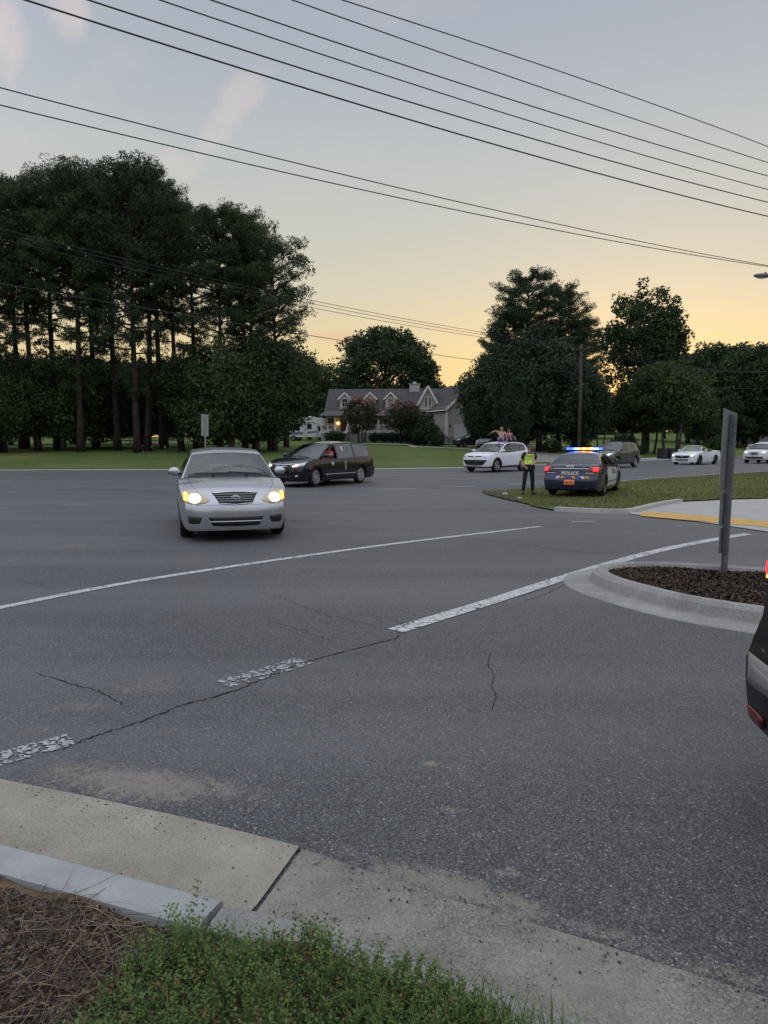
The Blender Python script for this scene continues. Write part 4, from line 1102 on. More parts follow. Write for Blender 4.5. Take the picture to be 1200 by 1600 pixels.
plant(KA, 631, 90, 'duller pink-tinged small tree in front of the right half of the porch', 'flowering tree', 'flowering trees in front of the porch', 1.05, 2.2, (th(626, 90, 631)) / 6.0)
SH = broad(2.0, .05, 1.3, 81, n=70, lf=60, sz=.16, name='shrub', cr=(.25, .45), m=M_leaf, trunk_r=.05)
sh = [(664, 88, 3.2, 'tallest dark shrub at the right corner of the porch'), (652, 90, 2.2, 'dark shrub under the front gable'), (684, 86, 1.7, 'low reddish-green shrub against the garage side wall'), (600, 92, 1.3, 'clipped shrub right of the porch steps'), (614, 92, 1.35, 'second clipped shrub along the porch'), (626, 91, 1.3, 'third clipped shrub along the porch'), (585, 92, 1.3, 'clipped shrub hard by the porch steps'), (520, 92, 1.6, 'shrub in front of the motorhome bonnet'), (532, 92, 1.4, 'shrub left of the porch steps'),
      (985, 82, 1.4, 'shrub at the foot of the left yard trees'), (1000, 80, 1.2, 'shrub beside the middle yard trunks'), (960, 84, 1.6, 'shrub right behind the grey vehicle'), (975, 96, 2.2, 'taller shrub in the gap of the yard trees'), (1122, 100, 2.4, 'shrub left of the near sign at the wood edge'), (905, 78, 1.6, 'shrub at the foot of the utility pole'), (860, 72, 1.5, 'shrub under the tallest cedar')]
for px, D, h, lb in sh:
    plant(SH, px, D, lb, 'shrub', 'shrubs in the yards across the road', h / 2 * 1.0, None, h / 2)

# far-off woods ahead; the unseen ring beside and behind is added to darken reflections
def far_woods_and_added_ring():
    rd = random.Random(99); Cc = []; Rc = []
    for i in range(1300):
        x = rd.uniform(-190, 190); y = 205 + rd.uniform(-6, 10); Cc.append((x, y, H(x, y) + rd.uniform(0, (9.0 if abs(x - 64) > 14 else 3.5) + 1.5 * math.sin(x * .09) + 1.2 * math.sin(x * .31)))); Rc.append(rd.uniform(1.6, 2.8))
    for i in range(700):
        s_ = rd.choice((-1, 1)); a = s_ * rd.uniform(math.radians(34), math.radians(64)); r = rd.uniform(130, 150); x, y = math.sin(a) * r, math.cos(a) * r
        Cc.append((x, y, H(x, y) + rd.uniform(0, 17 + 3 * math.sin(a * 21)))); Rc.append(rd.uniform(2.2, 3.6))
    for i in range(1500):
        a = rd.uniform(math.radians(62), math.radians(300)); r = rd.uniform(62, 84); h = 11 + 3 * math.sin(a * 7) + 2 * math.sin(a * 17)
        x, y = math.sin(a) * r, math.cos(a) * r
        if x > 0 and y > 20: continue
        Cc.append((x, y, H(x, y) + rd.uniform(0, h))); Rc.append(rd.uniform(2.0, 3.4))
    V = leafcloud(Cc, Rc, 34, 1.5, 1.5, np.random.default_rng(5))
    me = npmesh('far_woods_and_added_ring', V, np.arange(len(V)).reshape(-1, 4)); me.materials.append(M_leaf)
    tag(link('far_woods_and_added_ring', me, None), 'low dark mass of far-off woods along the horizon, plus an added unseen ring for dark reflections', 'woods', kind='stuff')
far_woods_and_added_ring()
# ------------------------------------------------------------------ house
M_sid = mat('beige siding', (.40, .385, .32), rough=.8, var=.06, vs=1.5)
M_sid2 = mat('garage siding', (.36, .345, .30), rough=.8, var=.06, vs=1.5)
M_roof = mat('shingle roof', (.060, .056, .056), rough=.95, spec=.15, col2=(.10, .092, .088), vs=5, detail=8, bump=.6, bs=9)
M_trim = mat('white trim', (.68, .67, .64), rough=.6)
M_win = mat('dark window glass', (.02, .025, .03), rough=.06, spec=.8)
M_brick = mat('foundation', (.20, .17, .15), rough=.9, var=.2, vs=9)
M_lat = mat('white lattice', (.50, .50, .48), rough=.7, var=.1)
M_gd = mat('garage door paint', (.55, .55, .54), rough=.6)

def siding(mb, a, b, z0, z1, thick=.2, step=.22, topf=None):
    """clapboard wall between ground points a and b (2D); topf(t) gives the wall top"""
    a = Vector((*a, 0)); b = Vector((*b, 0)); d = (b - a); L = d.length; d.normalize(); nn = Vector((d.y, -d.x, 0))   # outward = right of a->b
    z = z0; 
    while z < z1 - 1e-3:
        zt = min(z + step, z1)
        if topf:
            # clip run by gable outline
            def span(zz):
                ts = [i / 100 for i in range(101) if topf(i / 100) >= zz - 1e-6]
                return (min(ts), max(ts)) if ts else None
            s0 = span(z); s1 = span(zt)
            if not s0: break
            if not s1: s1 = ((s0[0] + s0[1]) / 2,) * 2
        else: s0 = s1 = (0, 1)
        p = [a + d * L * s0[0] + nn * .035, a + d * L * s0[1] + nn * .035, a + d * L * s1[1] + nn * .008, a + d * L * s1[0] + nn * .008]
        zz = [z, z, zt, zt]
        f = [Vector((q.x, q.y, h)) for q, h in zip(p, zz)]
        bk = [Vector((q.x - nn.x * thick, q.y - nn.y * thick, h)) for q, h in zip(p, zz)]
        mb.add(f + bk, [(0, 1, 2, 3), (7, 6, 5, 4), (0, 4, 5, 1), (1, 5, 6, 2), (2, 6, 7, 3), (3, 7, 4, 0)])
        z = zt
def slab(mb, P, t):
    """roof panel: quad P with thickness t downward"""
    P = [Vector(p) for p in P]; n = (P[1] - P[0]).cross(P[2] - P[0]).normalized()
    if n.z < 0: n = -n
    Q = [p - n * t for p in P]; k = len(P)
    mb.add(P + Q, [tuple(range(k)), tuple(range(2 * k - 1, k - 1, -1))] + [(i, k + i, k + (i + 1) % k, (i + 1) % k) for i in range(k)])
def window(parent, c, w, h, M, frame=.07, mull=True):
    """c: centre on wall, M: matrix whose -Y faces out"""
    f = MB()
    for (lo, hi) in (((-w / 2 - frame, -.06, h / 2), (w / 2 + frame, .05, h / 2 + frame)), ((-w / 2 - frame, -.06, -h / 2 - frame), (w / 2 + frame, .05, -h / 2)),
                     ((-w / 2 - frame, -.06, -h / 2), (-w / 2, .05, h / 2)), ((w / 2, -.06, -h / 2), (w / 2 + frame, .05, h / 2))):
        f.box(lo, hi, M @ Matrix.Translation(c))
    if mull:
        f.box((-w / 2, -.035, -.02), (w / 2, .0, .02), M @ Matrix.Translation(c)); f.box((-.012, -.034, -h / 2), (.012, -.001, -.02), M @ Matrix.Translation(c)); f.box((-.012, -.034, .02), (.012, -.001, h / 2), M @ Matrix.Translation(c))
    o = f.build('window', M_trim, parent)
    MB().box((-w / 2, -.02, -h / 2), (w / 2, .03, h / 2), M @ Matrix.Translation(c)).build('pane', M_win, o)
I4 = Matrix.Identity(4)
hx, hy, hz = at(596, 97)
house = empty('house', (hx, hy, 2.05), math.radians(-5))
tag(house, 'beige dormered house with grey shingle roof, long white porch and attached garage', 'house')
HW = 7.6; FL = 1.1; EV = 3.7; RG = 7.2; DP = 9.0      # half width, floor, eave, ridge, depth
w = MB(); siding(w, (-HW, 0), (HW, 0), FL, EV + .1); siding(w, (HW, 0), (HW, DP), FL, RG - .35, topf=lambda t: EV + (RG - .3 - EV) * (1 - abs(2 * t - 1))); siding(w, (HW, DP), (-HW, DP), FL, EV + .1)
siding(w, (-HW, DP), (-HW, 0), FL, RG - .35, topf=lambda t: EV + (RG - .3 - EV) * (1 - abs(2 * t - 1)))
w.build('wall', M_sid, house)
MB().box((-HW + .02, .02, -1.2), (HW - .02, DP - .02, FL)).build('foundation', M_brick, house)
r = MB(); sl = (RG - EV) / (DP / 2)
slab(r, [(-HW - .3, -.05, EV - .02), (HW + .3, -.05, EV - .02), (HW + .3, DP / 2, RG), (-HW - .3, DP / 2, RG)], .18)
slab(r, [(HW + .3, DP + .4, EV - .25), (-HW - .3, DP + .4, EV - .25), (-HW - .3, DP / 2 + .002, RG), (HW + .3, DP / 2 + .002, RG)], .18)
slab(r, [(-HW - .5, -2.5, 3.22), (HW - 2.6, -2.5, 3.22), (HW - 2.6, -.06, EV + .02), (-HW - .5, -.06, EV + .02)], .16)
roof = r.build('roof', M_roof, house)
ch = MB().box((3.6, DP / 2 - .6, RG - .5), (5.0, DP / 2 + .5, RG + .55)).box((3.5, DP / 2 - .7, RG + .552), (5.1, DP / 2 + .6, RG + .66)).box((4.05, DP / 2 - .2, RG + .662), (4.5, DP / 2 + .2, RG + .95))
ch.build('chimney', mat('chimney stucco', (.42, .41, .38), rough=.9, var=.1), roof)
# dormers
for dx in (-5.1, -1.6, 1.2):
    y0 = .75; zb = EV + sl * (y0 + .05); wd = .72; zt = zb + 1.35; zr = zt + .75
    m = MB(); siding(m, (dx - wd, y0), (dx + wd, y0), zb - .1, zr - .1, thick=.1, step=.2, topf=lambda t: zt + (zr - .1 - zt) * (1 - abs(2 * t - 1)))
    yb = (zt - EV) / sl; ybr = (zr - EV) / sl
    for s in (-1, 1):
        V = [(dx + s * wd, y0 + .1, zb), (dx + s * wd, y0 + .1, zt), (dx + s * wd, yb, zt), (dx + s * (wd - .06), y0 + .1, zb), (dx + s * (wd - .06), y0 + .1, zt), (dx + s * (wd - .06), yb, zt)]
        m.add(V, [(0, 1, 2), (3, 5, 4), (0, 3, 4, 1), (1, 4, 5, 2), (0, 2, 5, 3)])
    do = m.build('dormer', M_sid, house)
    q = MB()
    for s in (-1, 1): slab(q, [(dx + s * (wd + .22), y0 - .2, zt - .12), (dx + s * (wd + .22), yb + .2, zt - .12), (dx, ybr + .2, zr + .05 + (.002 if s > 0 else 0)), (dx, y0 - .2, zr + .05 + (.002 if s > 0 else 0))], .09)
    q.build('dormer_roof', M_roof, do)
    q = MB()
    for s in (-1, 1): q.bar((dx + s * (wd + .23), y0 - .23, zt - .2), (dx, y0 - .23 - (.003 if s > 0 else 0), zr - .03), .05, .2)
    q.build('rake_trim', M_trim, do)
    window(do, (dx, y0 - .03, zb + .75), .72, 1.0, I4)
# front gable on the right
gx0, gx1 = HW - 2.7, HW + .15; gy = -1.2; ge = 4.4; gr = 7.15; gm = (gx0 + gx1) / 2
m = MB(); siding(m, (gx0, gy), (gx1, gy), FL, gr - .15, topf=lambda t: ge + (gr - .15 - ge) * (1 - abs(2 * t - 1)))
siding(m, (gx0, 0), (gx0, gy), FL, ge); siding(m, (gx1, gy), (gx1, 0), FL, ge)
gb = m.build('front_gable', M_sid, house)
q = MB()
for s in (-1, 1): slab(q, [(gm + s * (gx1 - gm + .3), gy - .3, ge - .3), (gm + s * (gx1 - gm + .3), 3.6, ge - .3), (gm, 4.4, gr + (.002 if s > 0 else 0)), (gm, gy - .3, gr + (.002 if s > 0 else 0))], .14)
q.build('gable_roof', M_roof, gb)
q = MB()
for s in (-1, 1): q.bar((gm + s * (gx1 - gm + .32), gy - .34, ge - .42), (gm, gy - .34 - (.003 if s > 0 else 0), gr - .1), .06, .26)
q.box((gx0 + .5, gy - .12, 4.05), (gx1 - .5, gy - .05, 4.2))
q.build('rake_trim', M_trim, gb)
for s in (-1, 1): window(gb, (gm + s * .27, gy - .05, 5.0), .34, 1.25, I4, mull=False)
window(gb, (gm - .3, gy - .05, 2.45), .8, 1.5, I4)
q = MB(); slab(q, [(gx0 - .1, gy - 1.2, 3.2), (gx1 + .3, gy - 1.2, 3.2), (gx1 + .3, gy - .06, 3.75), (gx0 - .1, gy - .06, 3.75)], .14); q.build('lower_roof', M_roof, gb)
# porch
p = MB().box((-HW - .4, -2.3, .95), (HW - 2.8, -.22, 1.1)); pf = p.build('porch_floor', M_trim, house)
px_ = [-HW - .3, -5.9, -4.3, -2.0, -.2, 1.6, 3.2, 4.6]
for x in px_: MB().box((x - .07, -2.25, 1.102), (x + .07, -2.11, 3.12)).build('porch_post', M_trim, house)
MB().box((-HW - .4, -2.28, 3.12), (HW - 2.75, -2.08, 3.3)).build('porch_beam', M_trim, house)
for a, b in zip(px_[:-1], px_[1:]):
    if a == -4.3 - 1.6: continue
    q = MB().box((a + .08, -2.21, 1.92), (b - .08, -2.15, 1.98)).box((a + .08, -2.21, 1.2), (b - .08, -2.15, 1.25))
    k = int((b - a) / .16)
    for i in range(1, k): x = a + (b - a) * i / k; q.box((x - .018, -2.195, 1.252), (x + .018, -2.165, 1.918))
    q.build('railing', M_trim, house)
q = MB()
x = -HW - .3
while x < HW - 3: q.box((x, -2.25, -.6), (x + .10, -2.2, .94)); x += .2
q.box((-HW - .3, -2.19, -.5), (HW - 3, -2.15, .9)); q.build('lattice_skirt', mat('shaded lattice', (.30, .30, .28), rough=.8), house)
# porch steps with handrails
q = MB()
for i in range(6): q.box((-5.8, -2.32 - .28 * (i + 1), .95 - .19 * (i + 1) - .6), (-4.4, -2.32 - .28 * i - .002, .95 - .19 * i - .03 * 0))
st = q.build('steps', mat('painted steps', (.38, .38, .36), rough=.8), house)
for s in (-5.85, -4.35):
    q = MB().bar((s, -2.3, 2.0), (s, -4.1, .75), .06).bar((s, -2.3, 1.35), (s, -4.1, .1), .05).box((s - .05, -4.15, -.4), (s + .05, -4.05, .95))
    for i in range(7): y = -2.5 - i * .24; z = 2.0 - (y + 2.3) / -1.8 * 1.25; q.box((s - .015, y - .015, z - .65), (s + .015, y + .015, z - .02))
    q.build('handrail', M_trim, st)
for x in (-6.9, -3.1, -1.1, .8, 2.6): window(house, (x, -.05, 2.2), .8, 1.45, I4)
MB().box((-5.6, -.07, FL), (-4.6, .02, 3.15)).build('front_door', mat('dark door', (.06, .03, .025), rough=.5), house)
lp = MB().box((-6.0, -.16, 2.35), (-5.88, -.05, 2.42)).build('porch_lamp', mat('black metal', (.02, .02, .02), rough=.5), house)
MB().ell((-5.94, -.22, 2.28), (.10, .10, .13)).build('lamp_glass', mat('lit porch lamp', (1, .6, .2), emit=(1, .45, .10), es=16), lp)

# garage wing with its own angle
M_g = empty('garage_wing', (0, 0, 0)); M_g.parent = house
gxw, gyw, _ = at(697, 91); M_g.location = house.matrix_world.inverted() @ Vector((0, 0, 0))
bpy.context.view_layer.update()
M_g.location = (Matrix.Rotation(math.radians(5), 4, 'Z') @ (Vector((gxw, gyw, 2.0)) - house.location))
M_g.rotation_euler = (0, 0, math.radians(5 + 24))
GW = 7.4; GD = 7.5; ge = 4.2; gr_ = 7.3
m = MB(); siding(m, (0, 0), (GW, 0), -.4, gr_ - .1, topf=lambda t: ge + (gr_ - .1 - ge) * (1 - abs(2 * t - 1)), step=.2)
siding(m, (0, GD), (0, 0), -.4, ge, step=.2); siding(m, (GW, 0), (GW, GD), -.4, ge, step=.2)
me_ = m.mesh('garage_wing'); o = link('garage_wing', me_, M_sid2, house); o.location = M_g.location; o.rotation_euler = M_g.rotation_euler
bpy.data.objects.remove(M_g); gw = o
q = MB()
for s in (0, 1):
    X = (-.35 if s == 0 else GW + .35)
    slab(q, [(X, -.35, ge - .33), (X, GD + .2, ge - .33), (GW / 2, GD + .2, gr_ + .002 * s), (GW / 2, -.35, gr_ + .002 * s)], .16)
q.build('garage_roof', M_roof, gw)
q = MB()
for s in (0, 1): X = (-.38 if s == 0 else GW + .38); q.bar((X, -.4, ge - .46), (GW / 2, -.4 - .003 * s, gr_ - .08), .06, .26)
q.box((-.06, -.07, -.4), (.14, -.037, ge - .1)); q.box((-.072, -.036, -.4), (-.038, .16, ge - .12)); q.box((-.5, -.3, ge - .5), (-.36, GD, ge - .36))
q.build('trim', M_trim, gw)
q = MB().box((1.05, -.06, -.35), (3.6, .0, 2.05))
for i in range(4): q.box((1.08, -.075, -.3 + i * .6), (3.57, -.061, .22 + i * .6))
q.build('garage_door', M_gd, gw)
MB().box((.42, -.12, 1.55), (.58, -.03, 1.95)).build('wall_lantern', mat('black metal', (.02, .02, .02)), gw)
MB().box((-.08, -.5, -.4), (.9, -.08, .35)).build('brick_base', M_brick, gw)

# ------------------------------------------------------------------ utility pole, wires, lamp, signs
M_pole = mat('creosote pole', (.05, .042, .038), rough=.9, var=.2, vs=3)
pxx, pyy, pzz = at(903, 66)
up = empty('utility_pole', (pxx, pyy, pzz - .3)); tag(up, 'brown wooden utility pole standing in front of the dark clump of trees', 'utility pole')
ph = (693 - 541) / FPX * 66 + EYE - pzz + .3
MB().tube([(0, 0, 0), (.02, 0, ph * .5), (0, 0, ph)], [.17, .14, .11], 12).build('pole', M_pole, up, smooth=True)
ca = MB(); dv = Vector((.72, .69, 0)); cv = Vector((-.69, .72, 0))
ca.bar(-cv * .9 + Vector((0, 0, ph - .5)) - dv * .18, cv * .9 + Vector((0, 0, ph - .5)) - dv * .18, .10, .12); ca.build('crossarm', M_pole, up)
for s in (-.8, 0, .8):
    b = cv * s * .98 + Vector((0, 0, ph - .44)) - dv * .18
    MB().lathe([(.0, 0), (.05, 0), (.03, .05), (.055, .08), (.03, .12), (.0, .16)], tuple(b), n=8).build('insulator', mat('grey porcelain', (.25, .25, .26), rough=.3), up)
M_wire = mat('cable', (.022, .024, .028), rough=.6)
def hang(name, P, Q, sag, r, label, group, ext=1.0):
    P = Vector(P); Q = Vector(Q); pts = []
    for i in range(41):
        t = i / 40; p = P.lerp(Q, t); p.z -= 4 * sag * t * (1 - t); pts.append(p)
    o = MB().tube(pts, r, 5, cap=False).build(name, M_wire, None, smooth=True); tag(o, label, 'cable', group); return o
def wire(pl, pm, pr, hgt, r, label, group):
    a = ray(*pl); b = ray(*pr); c = ray(*pm)
    A = Vector((0, 0, EYE)) + a * ((hgt - EYE) / a.z); B = Vector((0, 0, EYE)) + b * ((hgt - EYE) / b.z)
    # middle: where the sight line crosses the vertical plane of the wire
    d = B - A; t = (A.x * c.y - A.y * c.x) / (c.x * d.y - c.y * d.x)
    pm_ = A.lerp(B, t); s = (pm_.y / c.y); zm = EYE + c.z * s
    k = (hgt - zm) / (t * (1 - t))          # z = h - k t (1-t)
    pts = []
    for i in range(61):
        u = -.9 + 2.9 * i / 60
        p = A + d * u; z = hgt - k * u * (1 - u); pts.append((p.x, p.y, z))
    o = MB().tube(pts, r, 6, cap=False).build('power_line', M_wire, None, smooth=True); tag(o, label, 'cable', group)
WG = 'overhead cables crossing the sky'
wire((535, 0), (850, 103), (1200, 229), 11.5, .014, 'topmost overhead cable of the six crossing the upper sky', WG)
wire((457, 0), (850, 138), (1200, 254), 11.0, .014, 'second overhead cable from the top of the six', WG)
wire((330, 0), (700, 124), (1200, 275), 10.5, .015, 'third overhead cable from the top of the six', WG)
wire((250, 0), (700, 149), (1200, 296), 10.0, .014, 'fourth overhead cable from the top of the six', WG)
wire((138, 0), (600, 147), (1200, 316), 9.5, .016, 'fifth overhead cable from the top, second lowest of the six', WG)
wire((40, 0), (600, 175), (1200, 338), 9.0, .017, 'lowest and thickest overhead cable of the six', WG)
wire((0, 137), (600, 288), (1200, 415), 8.6, .013, 'upper cable of the pair below the six, just above the pine tops', WG)
wire((0, 164), (600, 304), (1200, 416.5), 8.3, .013, 'lower cable of the pair below the six, just above the pine tops', WG)
def ends(pl, D, hgt):
    r_ = ray(*pl); s = D / r_.y; return (r_.x * s, D, EYE + r_.z * s)
top = Vector((pxx, pyy, pzz - .3 + ph - .28)) - dv * .18
for (pl, off_, lb) in (((0, 341), -.78, 'highest'), ((0, 350), 0, 'middle'), ((0, 362), .78, 'lowest')):
    P = Vector(ends(pl, 30, 0)); Q = top + cv * off_; P2 = P + (P - Q) * .3; P2.z = P.z + .5
    hang('power_line', P2, Q, 1.0, .016, lb + ' of three thin cables from the pine grove to the utility pole', 'cables on the utility pole')
P = Vector(ends((0, 432), 30, 0)); Q = Vector((pxx, pyy, pzz + ph * .72)); hang('phone_line', P + (P - Q) * .3, Q, .4, .02, 'lone lower cable running from the pine grove to halfway up the utility pole', 'cables on the utility pole')
for k, off_ in enumerate((-.78, 0, .78)):
    Q = top + cv * off_; hang('power_line', Q, Q + dv * 62 + Vector((0, 0, 2.5)), 1.2, .016, 'thin cable from the utility pole away to the right, %s of three' % ('nearest', 'middle', 'farthest')[k], 'cables on the utility pole')
Q = Vector((pxx, pyy, pzz + ph * .72)); hang('phone_line', Q, Q + dv * 62 + Vector((0, 0, 2.2)), .7, .02, 'lower phone cable from the utility pole away to the right', 'cables on the utility pole')

M_alu = mat('weathered aluminium', (.17, .18, .185), rough=.5, metal=.6, var=.15, vs=5)
M_galv = mat('galvanised steel', (.13, .14, .145), rough=.55, metal=.4, var=.2, vs=6)
# street lamp whose arm reaches in from the right
r_ = ray(1190, 430); D = 29; lx = r_.x / r_.y * D; lz = EYE + r_.z / r_.y * D
lamp = empty('street_lamp', (lx + 3.2, D + .2, H(lx + 3.2, D))); tag(lamp, 'unlit cobra-head street lamp reaching in at the right edge against the sky', 'street lamp')
MB().tube([(0, 0, 0), (0, 0, lz + .35)], [.11, .075], 12).build('pole', M_galv, lamp, smooth=True)
MB().tube([(0, 0, lz + .1), (-1.2, -.1, lz + .25), (-2.75, -.2, lz + .04)], [.045, .04, .035], 8).build('arm', M_galv, lamp, smooth=True)
hd = MB().lathe([(0, -.42), (.06, -.40), (.11, -.30), (.14, -.1), (.12, .2), (.08, .42), (0, .45)], (0, 0, 0), 'x', 14)
hd.v = [(p[0] - 3.1, p[1] - .2, p[2] * .65 + lz + .02 - .08 * (p[0] > 9)) for p in hd.v]
h_ = hd.build('lamp_head', mat('lamp housing', (.12, .12, .125), rough=.6), lamp, smooth=True)
MB().ell((-3.2, -.2, lz - .05), (.22, .09, .05)).build('lens', mat('unlit lens', (.35, .34, .30), rough=.2), h_, smooth=True)
MB().lathe([(0, 0), (.04, 0), (.04, .07), (0, .08)], (-3.05, -.2, lz + .08), 'z', 8).build('photocell', mat('black plastic', (.02, .02, .02)), h_)

def uchannel(mb, h, w=.075, d=.035, z0=0):
    for (lo, hi) in (((-w / 2, 0, z0), (w / 2, .006, h)), ((-w / 2, .006, z0), (-w / 2 + .006, d, h)), ((w / 2 - .006, .006, z0), (w / 2, d, h)), ((-w / 2 - .018, d, z0), (-w / 2 + .006, d + .005, h)), ((w / 2 - .006, d, z0), (w / 2 + .018, d + .005, h))): mb.box(lo, hi)
# near sign on the island, seen edge-on from behind
bx, by = G(1131, 893, .10)
sg = empty('sign_post', (bx + .03, by, .08)); sg.rotation_euler = (0, math.radians(3.5), math.radians(51)); tag(sg, 'grey steel signpost on the mulched island with three sign backs seen edge-on', 'sign')
m = MB(); uchannel(m, 1.80, .085, .045, -.3); m.build('post', M_galv, sg)
# post holes
m = MB()
for i in range(34): m.box((-.008, -.004, .2 + i * .046), (.008, -.0005, .216 + i * .046))
m.build('post_holes', mat('hole', (.02, .02, .02)), sg)
Mback = mat('sign back', (.16, .17, .17), rough=.55, metal=.4, var=.15, vs=3)
def panel(z0, z1, w, name='sign_panel', y=.056):
    o = MB().box((-w / 2, y, z0), (w / 2, y + .004, z1)).build(name, Mback, sg)
    MB().box((-w / 2, y + .0045, z0), (w / 2, y + .006, z1)).build('sign_face', mat('sign sheeting', (.55, .55, .53), rough=.4), o)
    for s in (-1, 1):
        for zz in (z0 + .1, z1 - .1): pass
    MB().lathe([(0, y - .012), (.012, y - .012), (.012, y - .0005)], (0, 0, z1 - .09), 'y', 8).lathe([(0, y - .012), (.012, y - .012), (.012, y - .0005)], (0, 0, z0 + .09), 'y', 8).build('bolt', M_galv, o)
panel(.94, 1.84, .60); panel(.535, .915, .45); panel(.23, .52, .34)
# slim sign beyond the silver saloon
sx, sy, sz_ = at(322, 51); s2 = empty('sign_post', (sx, sy, sz_ - .1), math.radians(70)); s2.rotation_euler = (0, math.radians(2), math.radians(70)); tag(s2, 'tall narrow grey roadside signpost standing on the lawn before the pine grove', 'sign')
m = MB(); uchannel(m, 3.25, .09, .04, -.3); m.build('post', mat('pale post', (.28, .30, .28), rough=.6), s2)
MB().box((-.45, .05, 1.75), (.45, .06, 3.3)).build('sign_panel', mat('pale sign back', (.30, .33, .31), rough=.6), s2)
# diamond sign far right
sx, sy, sz_ = at(1194, 92); s3 = empty('sign_post', (sx, sy, sz_ - .1), math.radians(-20)); tag(s3, 'grey back of a diamond road sign behind the white vehicle at the right edge', 'sign')
m = MB(); uchannel(m, 2.2, .09, .04, -.3); m.build('post', M_galv, s3)
m = MB(); m.box((-.5, -.006, -.5), (.5, .0, .5), Matrix.Translation((0, -.01, 1.9)) @ Matrix.Rotation(PI / 4, 4, 'Y')); m.build('sign_panel', Mback, s3)

# wheelie bin at the far kerb
bx, by, bz = at(1051, 67); by = far_edge(bx) + 1.0; bz = H(bx, by)
wb = empty('wheelie_bin', (bx, by, bz), .5); tag(wb, 'black wheelie bin standing at the far kerb just left of the white convertible', 'bin')
M_bin = mat('black bin plastic', (.02, .021, .023), rough=.5)
MB().add([(-.27, -.3, .06), (.27, -.3, .06), (.27, .3, .06), (-.27, .3, .06), (-.33, -.37, 1.0), (.33, -.37, 1.0), (.33, .37, 1.0), (-.33, .37, 1.0)], [(0, 3, 2, 1), (4, 5, 6, 7), (0, 1, 5, 4), (1, 2, 6, 5), (2, 3, 7, 6), (3, 0, 4, 7)]).build('bin_body', M_bin, wb)
MB().box((-.36, -.40, 1.003), (.36, .40, 1.07)).bar((-.3, .46, 1.02), (.3, .46, 1.02), .035).build('lid', M_bin, wb)
for s in (-1, 1): MB().lathe([(0, -.03), (.13, -.03), (.13, .03), (0, .03)], (s * .3, .3, .13), 'x', 12).build('wheel', mat('rubber', (.02, .02, .02)), wb)
wb2 = copy_tree(wb); wb2.location = (bx + .95, by + .5, bz); wb2['label'] = 'second black wheelie bin, half hidden behind the convertible bonnet'
wb['group'] = wb2['group'] = 'wheelie bins at the far kerb'

# post and rail fence at the back of the grove
f1 = at(150, 80); f2 = at(285, 84)
fn = empty('rail_fence', (f1[0], f1[1], f1[2])); tag(fn, 'low pale three-rail fence glimpsed behind the pine trunks', 'fence')
fd = Vector((f2[0] - f1[0], f2[1] - f1[1], f2[2] - f1[2])); M_fe = mat('weathered fence', (.30, .29, .27), rough=.8, var=.15)
k = 5
for i in range(k + 1): p = fd * i / k; MB().box((p.x - .06, p.y - .06, p.z - .2), (p.x + .06, p.y + .06, p.z + 1.2)).build('post', M_fe, fn)
for i in range(k):
    p = fd * i / k; q = fd * (i + 1) / k
    for z in (.35, .7, 1.05): MB().bar(p + Vector((0, -.08, z)), q + Vector((0, -.08, z)), .04, .12).build('rail', M_fe, fn)
for px, w_ in ((238, 'left'), (259, 'right')):
    x, y, z = at(px, 60); g_ = empty('garden_light', (x, y, z)); tag(g_, 'tiny white garden light on the lawn under the pines, %s one of two' % w_, 'garden light', 'garden lights')
    MB().lathe([(.02, -.05), (.02, .28)], n=8).build('stake', M_galv, g_); MB().lathe([(0, .28), (.06, .28), (.08, .4), (0, .44)], n=8).build('shade', M_trim, g_)
# stones at the muddy tip of the verge
for px, py, r, lb in ((789, 776, .13, 'pale rounded stone on the muddy tip of the verge, left of the officer'), (812, 783, .09, 'smaller pale stone near the officer on the muddy tip')):
    x, y = G(px, py); m = MB().ell((0, 0, 0), (r, r * .8, r * .6), 9, 6); m.v = [(a + rnd.uniform(-.012, .012), b + rnd.uniform(-.012, .012), c) for a, b, c in m.v]
    o = m.build('stone', mat('stone', (.30, .29, .27), rough=.9, var=.15), None, smooth=True); o.location = (x, y, H(x, y) + .08); tag(o, lb, 'stone')

# far gabled outbuilding roof right edge is a pickup trailer: white pickup on the rise (built with the vehicles)
# ------------------------------------------------------------------ vehicles
M_tyre = mat('tyre rubber', (.018, .018, .019), rough=.85, spec=.2)
M_black = mat('black trim', (.012, .012, .013), rough=.45)
M_under = mat('underbody', (.008, .008, .008), rough=.95, spec=.1)
M_int = mat('interior', (.10, .10, .105), rough=.9)
M_seat = mat('seat fabric', (.20, .19, .18), rough=.95)
M_chrome = mat('chrome', (.62, .63, .65), rough=.14, metal=1.0)
M_rimm = mat('alloy', (.50, .51, .53), rough=.3, metal=.85)
M_rimd = mat('dark alloy', (.05, .05, .055), rough=.4, metal=.6)
M_mesh = mat('grille black', (.006, .006, .007), rough=.6)
M_lampc = mat('lamp glass clear', (.55, .57, .60), rough=.12, spec=.9, coat=1)
M_hl = mat('lit headlamp', (1, .9, .6), emit=(1, .80, .42), es=3.2)
M_hl2 = mat('lit white headlamp', (1, 1, 1), emit=(1, .86, .62), es=2.2)
M_amb = mat('lit amber signal', (1, .55, .1), emit=(1, .42, .06), es=1.0)
M_tail = mat('tail lamp red', (.32, .012, .012), rough=.15, spec=.8, coat=1)
M_tail_on = mat('lit tail lamp', (.8, .03, .03), emit=(1, .02, .02), es=1.5)
M_glass = glass_mat('windscreen glass', (.74, .80, .79), .85, .11)
M_glass_d = glass_mat('tinted glass', (.16, .17, .19), .85, .14)
M_glass_s = glass_mat('side glass', (.45, .48, .47), .85, .10)
M_plate = mat('number plate', (.6, .6, .6), rough=.5)

